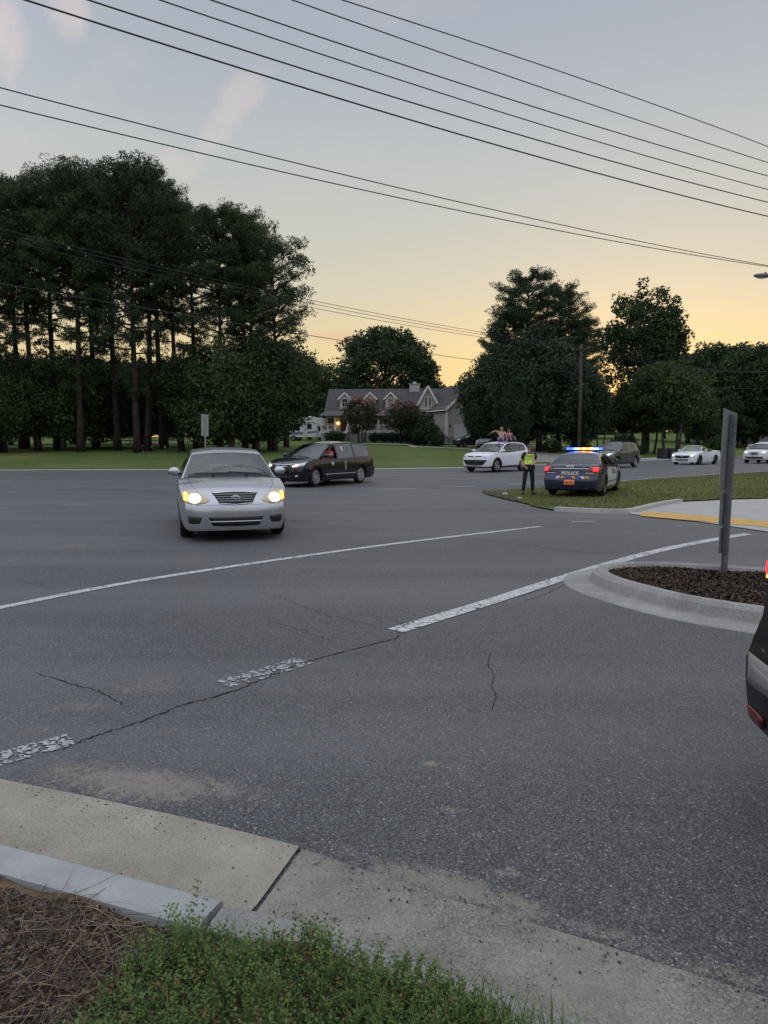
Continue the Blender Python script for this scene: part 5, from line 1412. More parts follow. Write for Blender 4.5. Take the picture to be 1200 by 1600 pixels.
def interp(P, x): 
    P = sorted(P); return float(np.interp(x, [p[0] for p in P], [p[1] for p in P]))

class Car:
    def __init__(s, name, label, cat, loc, rz, sp, group=None):
        s.sp = sp; s.root = empty(name, loc, rz); tag(s.root, label, cat, group)
        s.shell(); s.wheels()
        if sp.get('interior', True): s.interior()
    def e(s, x):
        sp = s.sp; h = sp['L'] / 2; v = 1.0
        if x > h - 1.0: v -= sp.get('tf', .10) * ((x - h + 1.0)) ** 2.2
        if x < -h + 1.0: v -= sp.get('tr', .07) * ((-x - h + 1.0)) ** 2.2
        return v
    def zt(s, x): return interp(s.sp['top'], x)
    def zs(s, x):
        sp = s.sp; z = s.zt(x); h = sp['L'] / 2; c = interp([(-h, .05), (sp['gh'][-1][0] - .1, .035), (sp['gh'][-1][0] + .3, .0), (sp['gh'][0][0] - .4, 0.0), (sp['gh'][0][0] + .15, .05), (h - .3, .07), (h, .05)], x)
        return z - c
    def g(s, z): return interp(s.sp.get('sec', [(.15, .90), (.25, .945), (.40, .985), (.60, 1.0), (.80, .99), (.95, .965), (1.15, .93)]), z)
    def shift(s, x, y, z):
        sp = s.sp; h = sp['L'] / 2; W = sp['W'] / 2; t = min(1, abs(y) / W)
        if x > h - .5:
            b = ((x - h + .5) / .5) ** 1.6
            return x - b * (sp.get('kf', .24) * t ** 2.8 + interp(sp['nose'], z))
        if x < -h + .5:
            b = ((-x - h + .5) / .5) ** 1.6
            return x + b * (sp.get('kr', .14) * t ** 3.2 + interp(sp['tail'], z))
        return x
    def shell(s):
        sp = s.sp; L = sp['L']; h = L / 2; W = sp['W'] / 2; R = sp['R']; Ra = R + sp.get('gap', .055)
        fa = h - sp['fo']; ra = fa - sp['wb']; s.fa = fa; s.ra = ra; sill = sp.get('sill', .19)
        g0 = sp['gh'][0][0]; g1 = sp['gh'][-1][0]
        xs = set(np.round(np.arange(-h, h + .001, .11), 4)); xs |= {h, -h, -h + .04, h - .04, -h + .02, h - .02, -h + .08, h - .08}; xs |= {p[0] for p in sp['top']} | {g0, g1} | set(sp['doors'])
        xs = [x for x in xs if all(abs(abs(x - c) - 0) > Ra + .03 for c in (fa, ra))]
        for c in (fa, ra):
            xs += [c + Ra * math.cos(a) for a in np.linspace(0, PI, 17)] + [c - Ra - .004, c + Ra + .004]
        xs = sorted(x for x in set(xs) if -h - 1e-6 <= x <= h + 1e-6)
        q = [xs[0]]
        for x in xs[1:]:
            if x - q[-1] > .0035: q.append(x)
        xs = q
        def zl(x):
            z = sill + interp([(-h, .06), (-h + .4, .0), (h - .5, 0), (h, sp.get('lip', 0.0))], x)
            for c in (fa, ra):
                if abs(x - c) <= Ra + 1e-4: z = max(z, R + math.sqrt(max(0, Ra * Ra - (x - c) ** 2)) - .0)
            return z
        T = [0, .2, .4, .6, .76, .88, .95, 1.0]; Fs = [.025, .07, .15, .27, .4, .52, .64, .76, .87, .94, 1.0]
        nr = len(T) + len(Fs) + 1
        V = []; 
        for sgn in (1, -1):
            for x in xs:
                z1 = s.zt(x); z2 = s.zs(x); ee = s.e(x); w = W * ee * s.g(z2) ; rows = []
                for t in T: rows.append((t * w, z1 - (z1 - z2) * t ** 3))
                zb = min(zl(x), z2 - .12)
                for f in Fs:
                    z = z2 + (zb - z2) * f; yy = W * ee * s.g(z); k = min(1, f / .07); rows.append((lerp(w, yy, k) + .006 * k, z))
                rows.append((0, zb))
                for (y, z) in rows: V.append((s.shift(x, y, z), sgn * y, z))
        n = len(xs); F = []; lab = []
        iT = len(T) - 1; iS = len(T) + len(Fs) - 1
        dz = sorted(sp['doors'], reverse=True)
        for si, sgn in enumerate((1, -1)):
            for i in range(n - 1):
                xm = (xs[i] + xs[i + 1]) / 2
                for j in range(nr - 1):
                    a = si * n * nr + i * nr + j; b = a + nr
                    F.append((a, b, b + 1, a + 1) if sgn > 0 else (a, a + 1, b + 1, b))
                    zmid = (V[a][2] + V[b + 1][2]) / 2
                    if j < iT:
                        if g1 + .06 < xm < g0 - .06 and j < iT - 1: lb = 'skip'
                        elif xm > g0 - .06: lb = 'hood'
                        elif xm < g1 + .06: lb = sp.get('rearlid', 'trunk_lid')
                        else: lb = 'body'
                    elif j < iS:
                        lb = 'body'
                        if zmid < sp.get('clad', 0): lb = 'cladding'
                        elif xm > fa + Ra and zmid < sp.get('bz', .66): lb = 'front_bumper'
                        elif xm < ra - Ra and zmid < sp.get('bzr', .62): lb = 'rear_bumper'
                        else:
                            for k in range(len(dz) - 1):
                                if dz[k] > xm > dz[k + 1] and zmid > sill + .10 and j > iT + 1 and min(abs(xm - fa), abs(xm - ra)) > Ra: lb = ('door', sgn, k)
                    else: lb = 'underbody'
                    lab.append(lb)
        # caps
        NC = 11
        for end in (0, n - 1):
            x = xs[end]; sg = 1 if end else -1
            base = len(V); rowsL = [V[0 * n * nr + end * nr + j] for j in range(nr)]
            for j in range(iT, nr):
                yl = rowsL[j][1] if j < nr - 1 else rowsL[nr - 2][1]; z = rowsL[j][2]
                for k in range(NC + 1):
                    y = yl * (1 - 2 * k / NC)
                    zz = z
                    if j == iT:   # follow the crowned top edge
                        t = abs(y) / max(yl, 1e-6); zz = s.zt(x) - (s.zt(x) - s.zs(x)) * t ** 3
                    V.append((s.shift(x, y, zz), y, zz))
            for j in range(nr - iT - 1):
                for k in range(NC):
                    a = base + j * (NC + 1) + k; b = a + NC + 1
                    F.append((a, a + 1, b + 1, b) if sg > 0 else (a, b, b + 1, a + 1))
                    zm = (V[a][2] + V[b][2]) / 2
                    lab.append('cladding' if zm < sp.get('clad', 0) else (('front_bumper' if zm < sp.get('bz', .66) else 'body') if end else ('rear_bumper' if zm < sp.get('bzr', .62) else sp.get('rearlid', 'trunk_lid'))))
        # greenhouse
        if sp.get('roof', True):
            gh = sorted(sp['gh']); gx = set([p[0] for p in gh]); 
            for a, b in zip(gh[:-1], gh[1:]):
                k = max(1, int(abs(b[0] - a[0]) / .09))
                for i in range(k): gx.add(a[0] + (b[0] - a[0]) * i / k)
            gx |= {g0 - .05, g1 + .05}
            for (a, b) in sp['win']: gx |= {a, b}
            gx = sorted(gx); q = [gx[0]]
            for x in gx[1:]:
                if x - q[-1] > .008: q.append(x)
            gx = q; m = len(gx)
            roofz = max(p[1] for p in gh); zr = lambda x: interp(gh, x)
            GT = [0, .2, .4, .6, .78, .90, .97, 1.0]; nS = 7
            wst, rst = sp['ws_top'], sp['rear_top']; b0 = len(V); ng = len(GT) + nS
            gi = {}
            for sgn in (1, -1):
                for i, x in enumerate(gx):
                    xx = min(max(x, -h + .02), h)
                    belt = s.zs(xx) - .012; wb_ = W * s.e(xx) * s.g(s.zs(xx)) - .035
                    top = zr(x); rail = max(top - sp.get('crown', .05), belt + .004)
                    hf = max(0, min(1, (rail - belt) / (roofz - .05 - belt)))
                    wr = lerp(wb_, sp['wroof'], hf)
                    fb = max(0, min(1, (x - (wst - .5)) / (g0 - wst + .5))); rb = max(0, min(1, ((rst + .4) - x) / ((rst + .4) - g1)))
                    sh = lambda t: -sp.get('kws', .17) * fb * t * t + sp.get('krs', .09) * rb * t * t
                    rows = []
                    for t in GT: rows.append((x + sh(t), t * wr, top - (top - rail) * t ** 2.4))
                    hs = rail - belt; u = min(.055, hs * .3); v_ = min(.03, hs * .2)
                    for f in (u, u + (hs - u - v_) * .25, u + (hs - u - v_) * .5, u + (hs - u - v_) * .75, hs - v_, hs - v_ * .4, hs):
                        t = f / hs; bow = .012 * math.sin(PI * t)
                        rows.append((x + sh(1), lerp(wr, wb_, t) + bow, rail - f))
                    for r_ in rows: V.append((r_[0], sgn * r_[1], r_[2]))
            for si, sgn in enumerate((1, -1)):
                for i in range(m - 1):
                    xm = (gx[i] + gx[i + 1]) / 2
                    for j in range(ng - 1):
                        a = b0 + si * m * ng + i * ng + j; b = a + ng
                        F.append((a, b, b + 1, a + 1) if sgn > 0 else (a, a + 1, b + 1, b))
                        hh_ = V[a][2] - V[b0 + si * m * ng + i * ng + ng - 1][2]
                        if j < len(GT) - 1:
                            if xm > g0 - .05: lb = 'cowl'
                            elif xm > wst: lb = 'windshield' if j < 6 else 'roof'
                            elif xm < g1 + .05: lb = 'roof'
                            elif xm < rst: lb = 'rear_window' if j < 5 else 'roof'
                            else: lb = 'roof'
                        else:
                            jj = j - (len(GT) - 1)
                            lb = 'roof'
                            inw = [w_ for w_ in sp['win'] if w_[1] < xm < w_[0]]
                            span = sp['win'][-1][1] < xm < sp['win'][0][0]
                            hh_ = V[a - jj][2] - V[b0 + si * m * ng + i * ng + ng - 1][2]
                            if inw and 1 <= jj <= 4 and hh_ > .10: lb = ('side_window', sgn, sp['win'].index(inw[0]))
                            elif span and 1 <= jj <= 4: lb = ('pillar', sgn, sum(1 for w_ in sp['win'] if w_[0] > xm))
                        lab.append(lb)
        # normals of the whole skin, then split into parts
        me = bpy.data.meshes.new('tmp'); me.from_pydata(V, [], F); me.update()
        bm = bmesh.new(); bm.from_mesh(me); bmesh.ops.remove_doubles(bm, verts=bm.verts, dist=1e-5); s.bvh = BVHTree.FromBMesh(bm); bm.normal_update(); bm.free()
        VA = np.array(V); FA = np.array(F)
        # smooth normals merged by position, limited to 40 degrees by cluster
        keys = {}; vid = np.zeros(len(V), int)
        for i, p in enumerate(V):
            k = (round(p[0], 4), round(p[1], 4), round(p[2], 4)); vid[i] = keys.setdefault(k, len(keys))
        fn = np.cross(VA[FA[:, 1]] - VA[FA[:, 0]], VA[FA[:, 2]] - VA[FA[:, 0]]) + np.cross(VA[FA[:, 2]] - VA[FA[:, 0]], VA[FA[:, 3]] - VA[FA[:, 0]])
        ar = np.linalg.norm(fn, axis=1); fnn = fn / np.maximum(ar, 1e-12)[:, None]
        byv = [[] for _ in keys]
        for fi, f in enumerate(F):
            for v in f: byv[vid[v]].append(fi)
        bpy.data.meshes.remove(me)
        parts = {}
        for fi, lb in enumerate(lab): parts.setdefault(lb, []).append(fi)
        s.parts = {}
        mm = sp['mats']
        mp = {'windshield': M_glass, 'rear_window': sp.get('rg', M_glass_d), 'underbody': M_under, 'cladding': M_black, 'cowl': M_black, 'pillar': sp.get('pillar', M_black)}
        for lb, fl in parts.items():
            if lb == 'skip': continue
            nm = lb if isinstance(lb, str) else lb[0]
            if nm == 'side_window': mt = sp['wmat'][lb[2]] if 'wmat' in sp else M_glass_s
            elif nm == 'door': mt = mm.get(('door', lb[2]), mm['body'])
            else: mt = mp.get(nm, mm.get(nm, mm['body']))
            if lb in sp.get('open', []): continue
            idx = {}; vs = []; fs = []
            for fi in fl:
                f = []
                for v in F[fi]:
                    if vid[v] not in idx: idx[vid[v]] = len(vs); vs.append(V[v])
                    if idx[vid[v]] not in f: f.append(idx[vid[v]])
                fs.append((f, fi) if len(f) > 2 else None)
            fs = [q for q in fs if q]
            me = bpy.data.meshes.new(nm); me.from_pydata(vs, [], [q[0] for q in fs]); me.update()
            me.polygons.foreach_set('use_smooth', [True] * len(fs))
            inv = {v: k for k, v in idx.items()}; nl = []
            for (f, fi) in fs:
                for v in f:
                    acc = np.zeros(3)
                    for g_ in byv[inv[v]]:
                        if fnn[g_].dot(fnn[fi]) > .60: acc += fn[g_] / max(ar[g_], 1e-9) * min(ar[g_], .004)
                    l_ = np.linalg.norm(acc); nl.append(tuple(acc / l_) if l_ > 0 else (0, 0, 1))
            if len(nl) == len(me.loops): me.normals_split_custom_set(nl)
            s.parts[lb] = link(nm, me, mt, s.root)
    def hit(s, axis, a, b):
        if axis == '+x': o, d = Vector((6, a, b)), Vector((-1, 0, 0))
        elif axis == '-x': o, d = Vector((-6, a, b)), Vector((1, 0, 0))
        elif axis == 'z': o, d = Vector((a, b, 5)), Vector((0, 0, -1))
        else: o, d = Vector((a, 4 * axis, b)), Vector((0, -axis, 0))
        loc, n, _, _ = s.bvh.ray_cast(o, d)
        if loc is None or (isinstance(axis, str) and axis[1:] == 'x' and abs(loc.x) < s.sp['L'] / 2 - 1.3):
            loc, n, _, _ = s.bvh.find_nearest(o + d * (6 - s.sp['L'] / 2) if axis in ('+x', '-x') else (o + d * (4 - s.sp['W'] / 2) if not isinstance(axis, str) else o))
        if n.dot(d) > 0: n = -n
        return loc, n
    def patch(s, name, A, B, axis, m, off=.004, nu=10, nv=4, parent=None, smooth=True):
        def res(P):
            P = [Vector(p) for p in P]; d = [0]
            for i in range(len(P) - 1): d.append(d[-1] + (P[i + 1] - P[i]).length)
            out = []
            for k in range(nu + 1):
                t = d[-1] * k / nu; j = max(0, min(len(P) - 2, int(np.searchsorted(d, t, 'right')) - 1))
                q = (t - d[j]) / max(d[j + 1] - d[j], 1e-9); out.append(P[j].lerp(P[j + 1], min(1, q)))
            return out
        a = res(A); b = res(B); V = []; F = []
        for k in range(nu + 1):
            for j in range(nv + 1):
                p = a[k].lerp(b[k], j / nv); loc, n = s.hit(axis, p.x, p.y); V.append(loc + n * off)
        N = len(V)
        for k in range(nu):
            for j in range(nv):
                i = k * (nv + 1) + j; F.append((i, i + 1, i + nv + 2, i + nv + 1))
        # rim going back into the body
        ring = [k * (nv + 1) for k in range(nu + 1)] + [nu * (nv + 1) + j for j in range(1, nv + 1)] + [k * (nv + 1) + nv for k in range(nu - 1, -1, -1)] + [j for j in range(nv - 1, 0, -1)]
        dirv = {'+x': Vector((-1, 0, 0)), '-x': Vector((1, 0, 0)), 'z': Vector((0, 0, -1))}.get(axis) or Vector((0, -axis, 0))
        for i in ring: V.append(V[i] + dirv * (off + .012))
        for q in range(len(ring)): F.append((ring[q], N + q, N + (q + 1) % len(ring), ring[(q + 1) % len(ring)]))
        me = bpy.data.meshes.new(name); me.from_pydata(V, [], F); me.update()
        bm = bmesh.new(); bm.from_mesh(me); bmesh.ops.recalc_face_normals(bm, faces=bm.faces)
        for f in bm.faces: f.smooth = smooth
        bm.to_mesh(me); bm.free()
        return link(name, me, m, parent or s.root)
    def text(s, name, txt, axis, c, size, m, flip=1, off=.006, parent=None, stretch=1.0, rot=0.0, bold=0.0, shear=0.0):
        cu = bpy.data.curves.new('t', 'FONT'); cu.body = txt; cu.size = size; cu.align_x = 'CENTER'; cu.align_y = 'CENTER'; cu.offset = bold; cu.shear = shear; cu.resolution_u = 3
        ob = bpy.data.objects.new('t', cu); C.objects.link(ob); bpy.context.view_layer.update()
        dg = bpy.context.evaluated_depsgraph_get(); me = bpy.data.meshes.new_from_object(ob.evaluated_get(dg)); bpy.data.objects.remove(ob)
        for v in me.vertices:
            u, w = v.co.x * stretch, v.co.y
            u, w = u * math.cos(rot) - w * math.sin(rot), u * math.sin(rot) + w * math.cos(rot)
            loc, n = s.hit(axis, c[0] + flip * u, c[1] + w); v.co = loc + n * off
        me.materials.clear(); me.name = name
        return link(name, me, m, parent or s.root)
    def wheels(s):
        sp = s.sp; R = sp['R']; tw = sp.get('tw', .21); rr = R * sp.get('rimf', .66); hw = tw / 2
        t = MB().lathe([(rr, -hw + .01), (R - .035, -hw), (R - .008, -hw + .025), (R, -hw + .05), (R, hw - .05), (R - .008, hw - .025), (R - .035, hw), (rr, hw - .01)], (0, 0, 0), 'y', 36).mesh('wheel', True)
        r = MB().lathe([(rr + .004, hw - .006), (rr - .012, hw - .002), (rr - .022, hw - .03), (rr - .03, -hw + .02)], (0, 0, 0), 'y', 28)
        ns = sp.get('spokes', 7); wS = sp.get('spw', .05)
        for k in range(ns):
            a = 2 * PI * k / ns
            M = Matrix.Rotation(a, 4, 'Y')
            r.add([M @ Vector(p) for p in ((-wS * .6, hw - .02, .03), (wS * .6, hw - .02, .03), (wS, hw - .012, rr - .014), (-wS, hw - .012, rr - .014), (-wS * .6, hw - .06, .03), (wS * .6, hw - .06, .03), (wS, hw - .05, rr - .014), (-wS, hw - .05, rr - .014))], [(0, 1, 2, 3), (4, 7, 6, 5), (0, 4, 5, 1), (1, 5, 6, 2), (2, 6, 7, 3), (3, 7, 4, 0)])
        r.lathe([(0, hw - .008), (.035, hw - .01), (.05, hw - .03), (.05, hw - .07)], (0, 0, 0), 'y', 14)
        rm = r.mesh('rim'); bd = MB().lathe([(0, hw - .085), (rr - .028, hw - .085)], (0, 0, 0), 'y', 20).mesh('brake_disc')
        rm.materials.append(sp.get('rim', M_rimm)); bd.materials.append(M_under); t.materials.append(M_tyre)
        for x in (s.fa, s.ra):
            for sg in (1, -1):
                w = link('wheel', t, None, s.root); w.location = (x, sg * (sp['W'] / 2 - hw - .025), R); w.rotation_euler = (0, rnd.uniform(0, 1), 0 if sg > 0 else PI)
                if x == s.fa and sp.get('steer'): w.rotation_euler.z += sp['steer']
                link('rim', rm, None, w); link('brake_disc', bd, None, w)
    def interior(s):
        sp = s.sp; W = sp['W'] / 2 - .13; g0 = sp['gh'][0][0]; g1 = sp['gh'][-1][0]; belt = s.zs(0); x0 = max(g1 + .15, -sp['L'] / 2 + .3)
        m = MB(); fl = .34; x1 = g0 - .1
        V = [(x0, -W, fl), (x1, -W, fl), (x1, W, fl), (x0, W, fl), (x0, -W, belt - .03), (x1, -W, belt - .03), (x1, W, belt - .03), (x0, W, belt - .03)]
        m.add(V, [(0, 1, 2, 3), (0, 4, 5, 1), (1, 5, 6, 2), (2, 6, 7, 3), (3, 7, 4, 0)])
        s.cab = m.build('cabin_lining', M_int, s.root)
        s.dash = MB().box((x1 - .42, -W + .01, belt - .32), (x1 - .0, W - .01, belt - .03)).build('dashboard', M_int, s.root, bevel=.03)
        sh = sp['H'] - .98
        s.seatx = sp.get('seatx', x1 - 1.25)
        rows = [s.seatx] + ([s.seatx - .95] if sp.get('rows', 2) > 1 else []) + ([s.seatx - 1.8] if sp.get('rows', 2) > 2 else [])
        s.seatz = .52 + (sp['H'] - 1.48) * .75
        for i, x in enumerate(rows):
            for y in (-.38, .38):
                q = MB().box((x - .25, y - .24, s.seatz - .16), (x + .28, y + .24, s.seatz))
                M = Matrix.Translation((x - .24, y, s.seatz)) @ Matrix.Rotation(-.22, 4, 'Y')
                q.box((-.07, -.23, -.02), (.05, .23, .50), M); q.box((-.05, -.12, .54), (.03, .12, .70), M)
                q.build('seat', M_seat, s.root, bevel=.035)
        # steering wheel on the left
        M = Matrix.Translation((x1 - .55, .38, s.seatz + .30)) @ Matrix.Rotation(-1.2, 4, 'Y')
        P = [M @ Vector((.18 * math.cos(a), .18 * math.sin(a), 0)) for a in np.linspace(0, 2 * PI, 21)]
        MB().tube(P, .014, 6, cap=False).bar(M @ Vector((-.17, 0, 0)), M @ Vector((.17, 0, 0)), .03).build('steering_wheel', M_black, s.root)
        if sp.get('roof', True):
            MB().box((sp['ws_top'] + .02, -.11, sp['gh'] and interp(sp['gh'], sp['ws_top']) - .13), (sp['ws_top'] + .05, .11, interp(sp['gh'], sp['ws_top']) - .07)).build('rear_view_mirror', M_black, s.root)
    def mirrors(s, m, x=None, z=None, sc=1.0):
        sp = s.sp; x = sp['gh'][0][0] - .42 if x is None else x; z = s.zs(x) + .09 if z is None else z
        for sg in (1, -1):
            y = sg * (sp['W'] / 2 + .045)
            q = MB().ell((0, 0, 0), (.07 * sc, .105 * sc, .078 * sc), 14, 8); q.v = [(a if a > -.02 else -.02 - .1 * (a + .02), b, max(-.07 * sc, c)) for a, b, c in q.v]
            q.v = [(a + x, b + y, c + z) for a, b, c in q.v]
            o = q.build('wing_mirror', m, s.root, smooth=True)
            MB().bar((x, sg * (sp['W'] / 2 - .12), z - .05), (x, sg * (sp['W'] / 2 + .02), z - .045), .05, .05).build('mirror_arm', M_black, o)
            MB().box((x - .030, y - .1 * sc, z - .055 * sc), (x - .024, y + .1 * sc, z + .055 * sc)).build('mirror_glass', M_win, o)
    def seams(s, zs_=None, hz=True):
        sp = s.sp
        for sg in (1, -1):
            for k, x in enumerate(sp['doors']):
                if min(abs(x - s.fa), abs(x - s.ra)) < sp['R'] + .06: 
                    z0 = sp['R'] + math.sqrt(max(0, (sp['R'] + .07) ** 2 - min(abs(x - s.fa), abs(x - s.ra)) ** 2)) + .02
                else: z0 = sp.get('sill', .19) + .10
                z1 = s.zs(x) - .02
                s.patch('door_gap', [(x - .004, z0), (x - .004, z1)], [(x + .004, z0), (x + .004, z1)], sg, M_black, off=.0015, nu=6, nv=1)
            for x in sp.get('handles', []):
                z = s.zs(x) - sp.get('hz', .13); loc, n = s.hit(sg, x, z)
                MB().box((x - .09, loc.y - .005 * sg if sg < 0 else loc.y - .005, z - .016), (x + .09, loc.y + .005 if sg < 0 else loc.y + .03, z + .016)).build('door_handle', sp.get('hmat', sp['mats']['body']), s.root, bevel=.005) if sg > 0 else \
                    MB().box((x - .09, loc.y - .03, z - .016), (x + .09, loc.y + .005, z + .016)).build('door_handle', sp.get('hmat', sp['mats']['body']), s.root, bevel=.005)
    def wipers(s):
        sp = s.sp; g0 = sp['gh'][0][0]; ws = sp['ws_top']
        for (ya, yb) in ((.55, -.02), (-.02, -.58)):
            pts = []
            for t in np.linspace(0, 1, 7):
                y = lerp(ya, yb, t); x = g0 - .09 - .16 * (y / .75) ** 2 - .05 * t; loc, n = s.hit('z', x, y); pts.append(loc + n * .018)
            MB().tube(pts, .009, 5).build('wiper', M_black, s.root)
def front2(c, name, A, B, m, off=.004, nu=10, nv=4, both=True, parent=None, axis='+x'):
    out = []
    for sg in ((1, -1) if both else (1,)):
        out.append(c.patch(name, [(p[0] * sg, p[1]) for p in A], [(p[0] * sg, p[1]) for p in B], axis, m, off, nu, nv, parent))
    return out
def heading(hx_, hy_): return math.atan2(hy_, hx_)
def put(px, D, az_from_minus_y):
    """position from image column and distance; heading measured from straight towards the camera, positive to the left of the picture"""
    x, y, z = at(px, D); a = math.radians(az_from_minus_y); return (x, y, z + .005), heading(-math.sin(a), -math.cos(a))
# --- silver saloon, head-on
P_sil = paint('silver paint', (.47, .48, .50), metal=.8, rough=.26)
x, y = -2.97, 13.3
sil = Car('silver_sedan', 'silver four-door sedan with lit headlights driving towards the camera, nearest vehicle in full view', 'car', (x, y, H(x, y) + .004), heading(math.sin(math.radians(16.5)), -math.cos(math.radians(16.5))), dict(
    L=4.5, W=1.76, H=1.48, wb=2.60, fo=.90, R=.305, sill=.20, lip=-.02, tf=.13, kf=.20, wroof=.59, crown=.045,
    top=[(-2.25, .98), (-1.9, 1.04), (-1.5, 1.03), (-.8, .98), (0, .965), (.7, .95), (1.12, .975), (1.5, .915), (1.9, .835), (2.1, .785), (2.2, .75), (2.25, .725)],
    nose=[(.1, .06), (.22, .02), (.40, .0), (.56, .015), (.64, .05), (.70, .10), (.74, .16), (.8, .2)], tail=[(.2, .1), (.4, 0), (.62, 0), (.66, .05), (1.05, .12)],
    gh=[(1.14, .972), (.85, 1.125), (.55, 1.275), (.30, 1.385), (.12, 1.43), (-.15, 1.465), (-.45, 1.48), (-.8, 1.465), (-1.05, 1.43), (-1.22, 1.37), (-1.5, 1.2), (-1.78, 1.035)], ws_top=.30, rear_top=-1.22,
    win=[(.78, -.12), (-.18, -1.02), (-1.07, -1.32)], doors=[.90, -.15, -1.06], handles=[.0, -.95], hz=.15, mats={'body': P_sil}, rg=M_glass_s, spokes=7, bz=.60, pillar=M_black, interior=True, kws=.20))
c = sil
c.seams(); c.mirrors(P_sil, .62, 1.06, 1.0); c.wipers()
yy_ = np.linspace(-.70, .70, 13); c.patch('cowl_panel', [(1.085 - .28 * y_ * y_, y_) for y_ in yy_], [(.985 - .28 * y_ * y_, y_) for y_ in yy_], 'z', M_black, .004, 16, 2)
# face of the car
gl = c.patch('grille', [(-.345, .750), (-.15, .762), (0, .765), (.15, .762), (.345, .750)], [(-.255, .615), (-.15, .598), (0, .594), (.15, .598), (.255, .615)], '+x', M_mesh, .006, 14, 6)
for z in (.635, .668, .701, .732):
    w_ = .275 + (z - .62) * .55
    c.patch('grille_bar', [(-w_ + .01, z + .007), (w_ - .01, z + .007)], [(-w_ + .01, z - .007), (w_ - .01, z - .007)], '+x', mat('grey bar', (.20, .20, .21), rough=.3, metal=.6), .014, 12, 1, parent=gl)
for (A, B) in (([(-.36, .760), (-.15, .775), (0, .778), (.15, .775), (.36, .760)], [(-.35, .748), (-.15, .762), (0, .765), (.15, .762), (.35, .748)]), ([(-.265, .613), (0, .592), (.265, .613)], [(-.255, .601), (0, .580), (.255, .601)])):
    c.patch('grille_surround', A, B, '+x', M_chrome, .012, 14, 1, parent=gl)
# oval emblem: two crossed ovals in an oval ring
lc, ln_ = c.hit('+x', 0, .685); em = MB()
def ring(mb, cy, cz, ry, rz_, x, r=.0055, n=24):
    mb.tube([(x, cy + ry * math.cos(a), cz + rz_ * math.sin(a)) for a in np.linspace(0, 2 * PI, n + 1)], r, 5, cap=False)
ring(em, 0, .685, .068, .045, lc.x + .030, .008); ring(em, 0, .696, .046, .016, lc.x + .032, .006); ring(em, 0, .684, .016, .040, lc.x + .032, .006)
em.build('emblem', M_chrome, gl, smooth=True)
for sg in (1, -1):
    A = [(sg * .40, .665), (sg * .48, .725), (sg * .58, .772), (sg * .70, .795), (sg * .80, .80)]; B = [(sg * .40, .650), (sg * .46, .612), (sg * .57, .595), (sg * .70, .600), (sg * .80, .635)]
    hl = c.patch('headlight', A, B, '+x', mat('headlamp body', (.55, .42, .25), rough=.12, coat=1), .004, 12, 6)
    c.patch('low_beam', [(sg * .535, .70), (sg * .575, .742), (sg * .64, .752), (sg * .70, .73), (sg * .72, .70)], [(sg * .535, .67), (sg * .575, .622), (sg * .64, .612), (sg * .70, .63), (sg * .72, .67)], '+x', M_hl, .008, 8, 5, parent=hl)
    c.patch('turn_signal', [(sg * .735, .768), (sg * .79, .775)], [(sg * .735, .635), (sg * .79, .66)], '+x', M_amb, .008, 4, 4, parent=hl)
    c.patch('fog_recess', [(sg * .52, .395), (sg * .70, .415), (sg * .775, .42)], [(sg * .56, .295), (sg * .68, .29), (sg * .745, .315)], '+x', M_black, .002, 6, 3)
it = c.patch('lower_intake', [(-.43, .395), (0, .39), (.43, .395)], [(-.36, .255), (0, .245), (.36, .255)], '+x', M_mesh, .002, 12, 4)
c.patch('intake_bar', [(-.42, .333), (.42, .333)], [(-.41, .313), (.41, .313)], '+x', P_sil, .012, 12, 1, parent=it)
c.patch('bumper_crease_shade', [(-.72, .425), (0, .43), (.72, .425)], [(-.72, .418), (0, .423), (.72, .418)], '+x', mat('crease shade grey', (.2, .2, .21)), .0008, 14, 1)  # darker strip, shade of a bumper crease put into the colour
c.patch('bumper_gap', [(-.78, .588), (-.40, .586), (0, .583), (.40, .586), (.78, .588)], [(-.78, .583), (-.4, .581), (0, .578), (.4, .581), (.78, .583)], '+x', M_black, .001, 18, 1)
for sg in (1, -1):
    c.patch('hood_gap', [(1.1, sg * .70), (1.6, sg * .665), (1.98, sg * .55)], [(1.1, sg * .706), (1.6, sg * .671), (1.98, sg * .556)], 'z', M_black, .001, 10, 1)
    c.patch('hood_crease', [(1.1, sg * .56), (1.6, sg * .47), (2.0, sg * .34)], [(1.1, sg * .572), (1.6, sg * .482), (2.0, sg * .352)], 'z', P_sil, .006, 10, 1)
    loc, n = c.hit('z', 1.06, sg * .28); MB().box((loc.x - .03, loc.y - .02, loc.z), (loc.x + .02, loc.y + .02, loc.z + .025)).build('washer_nozzle', M_black, c.root)

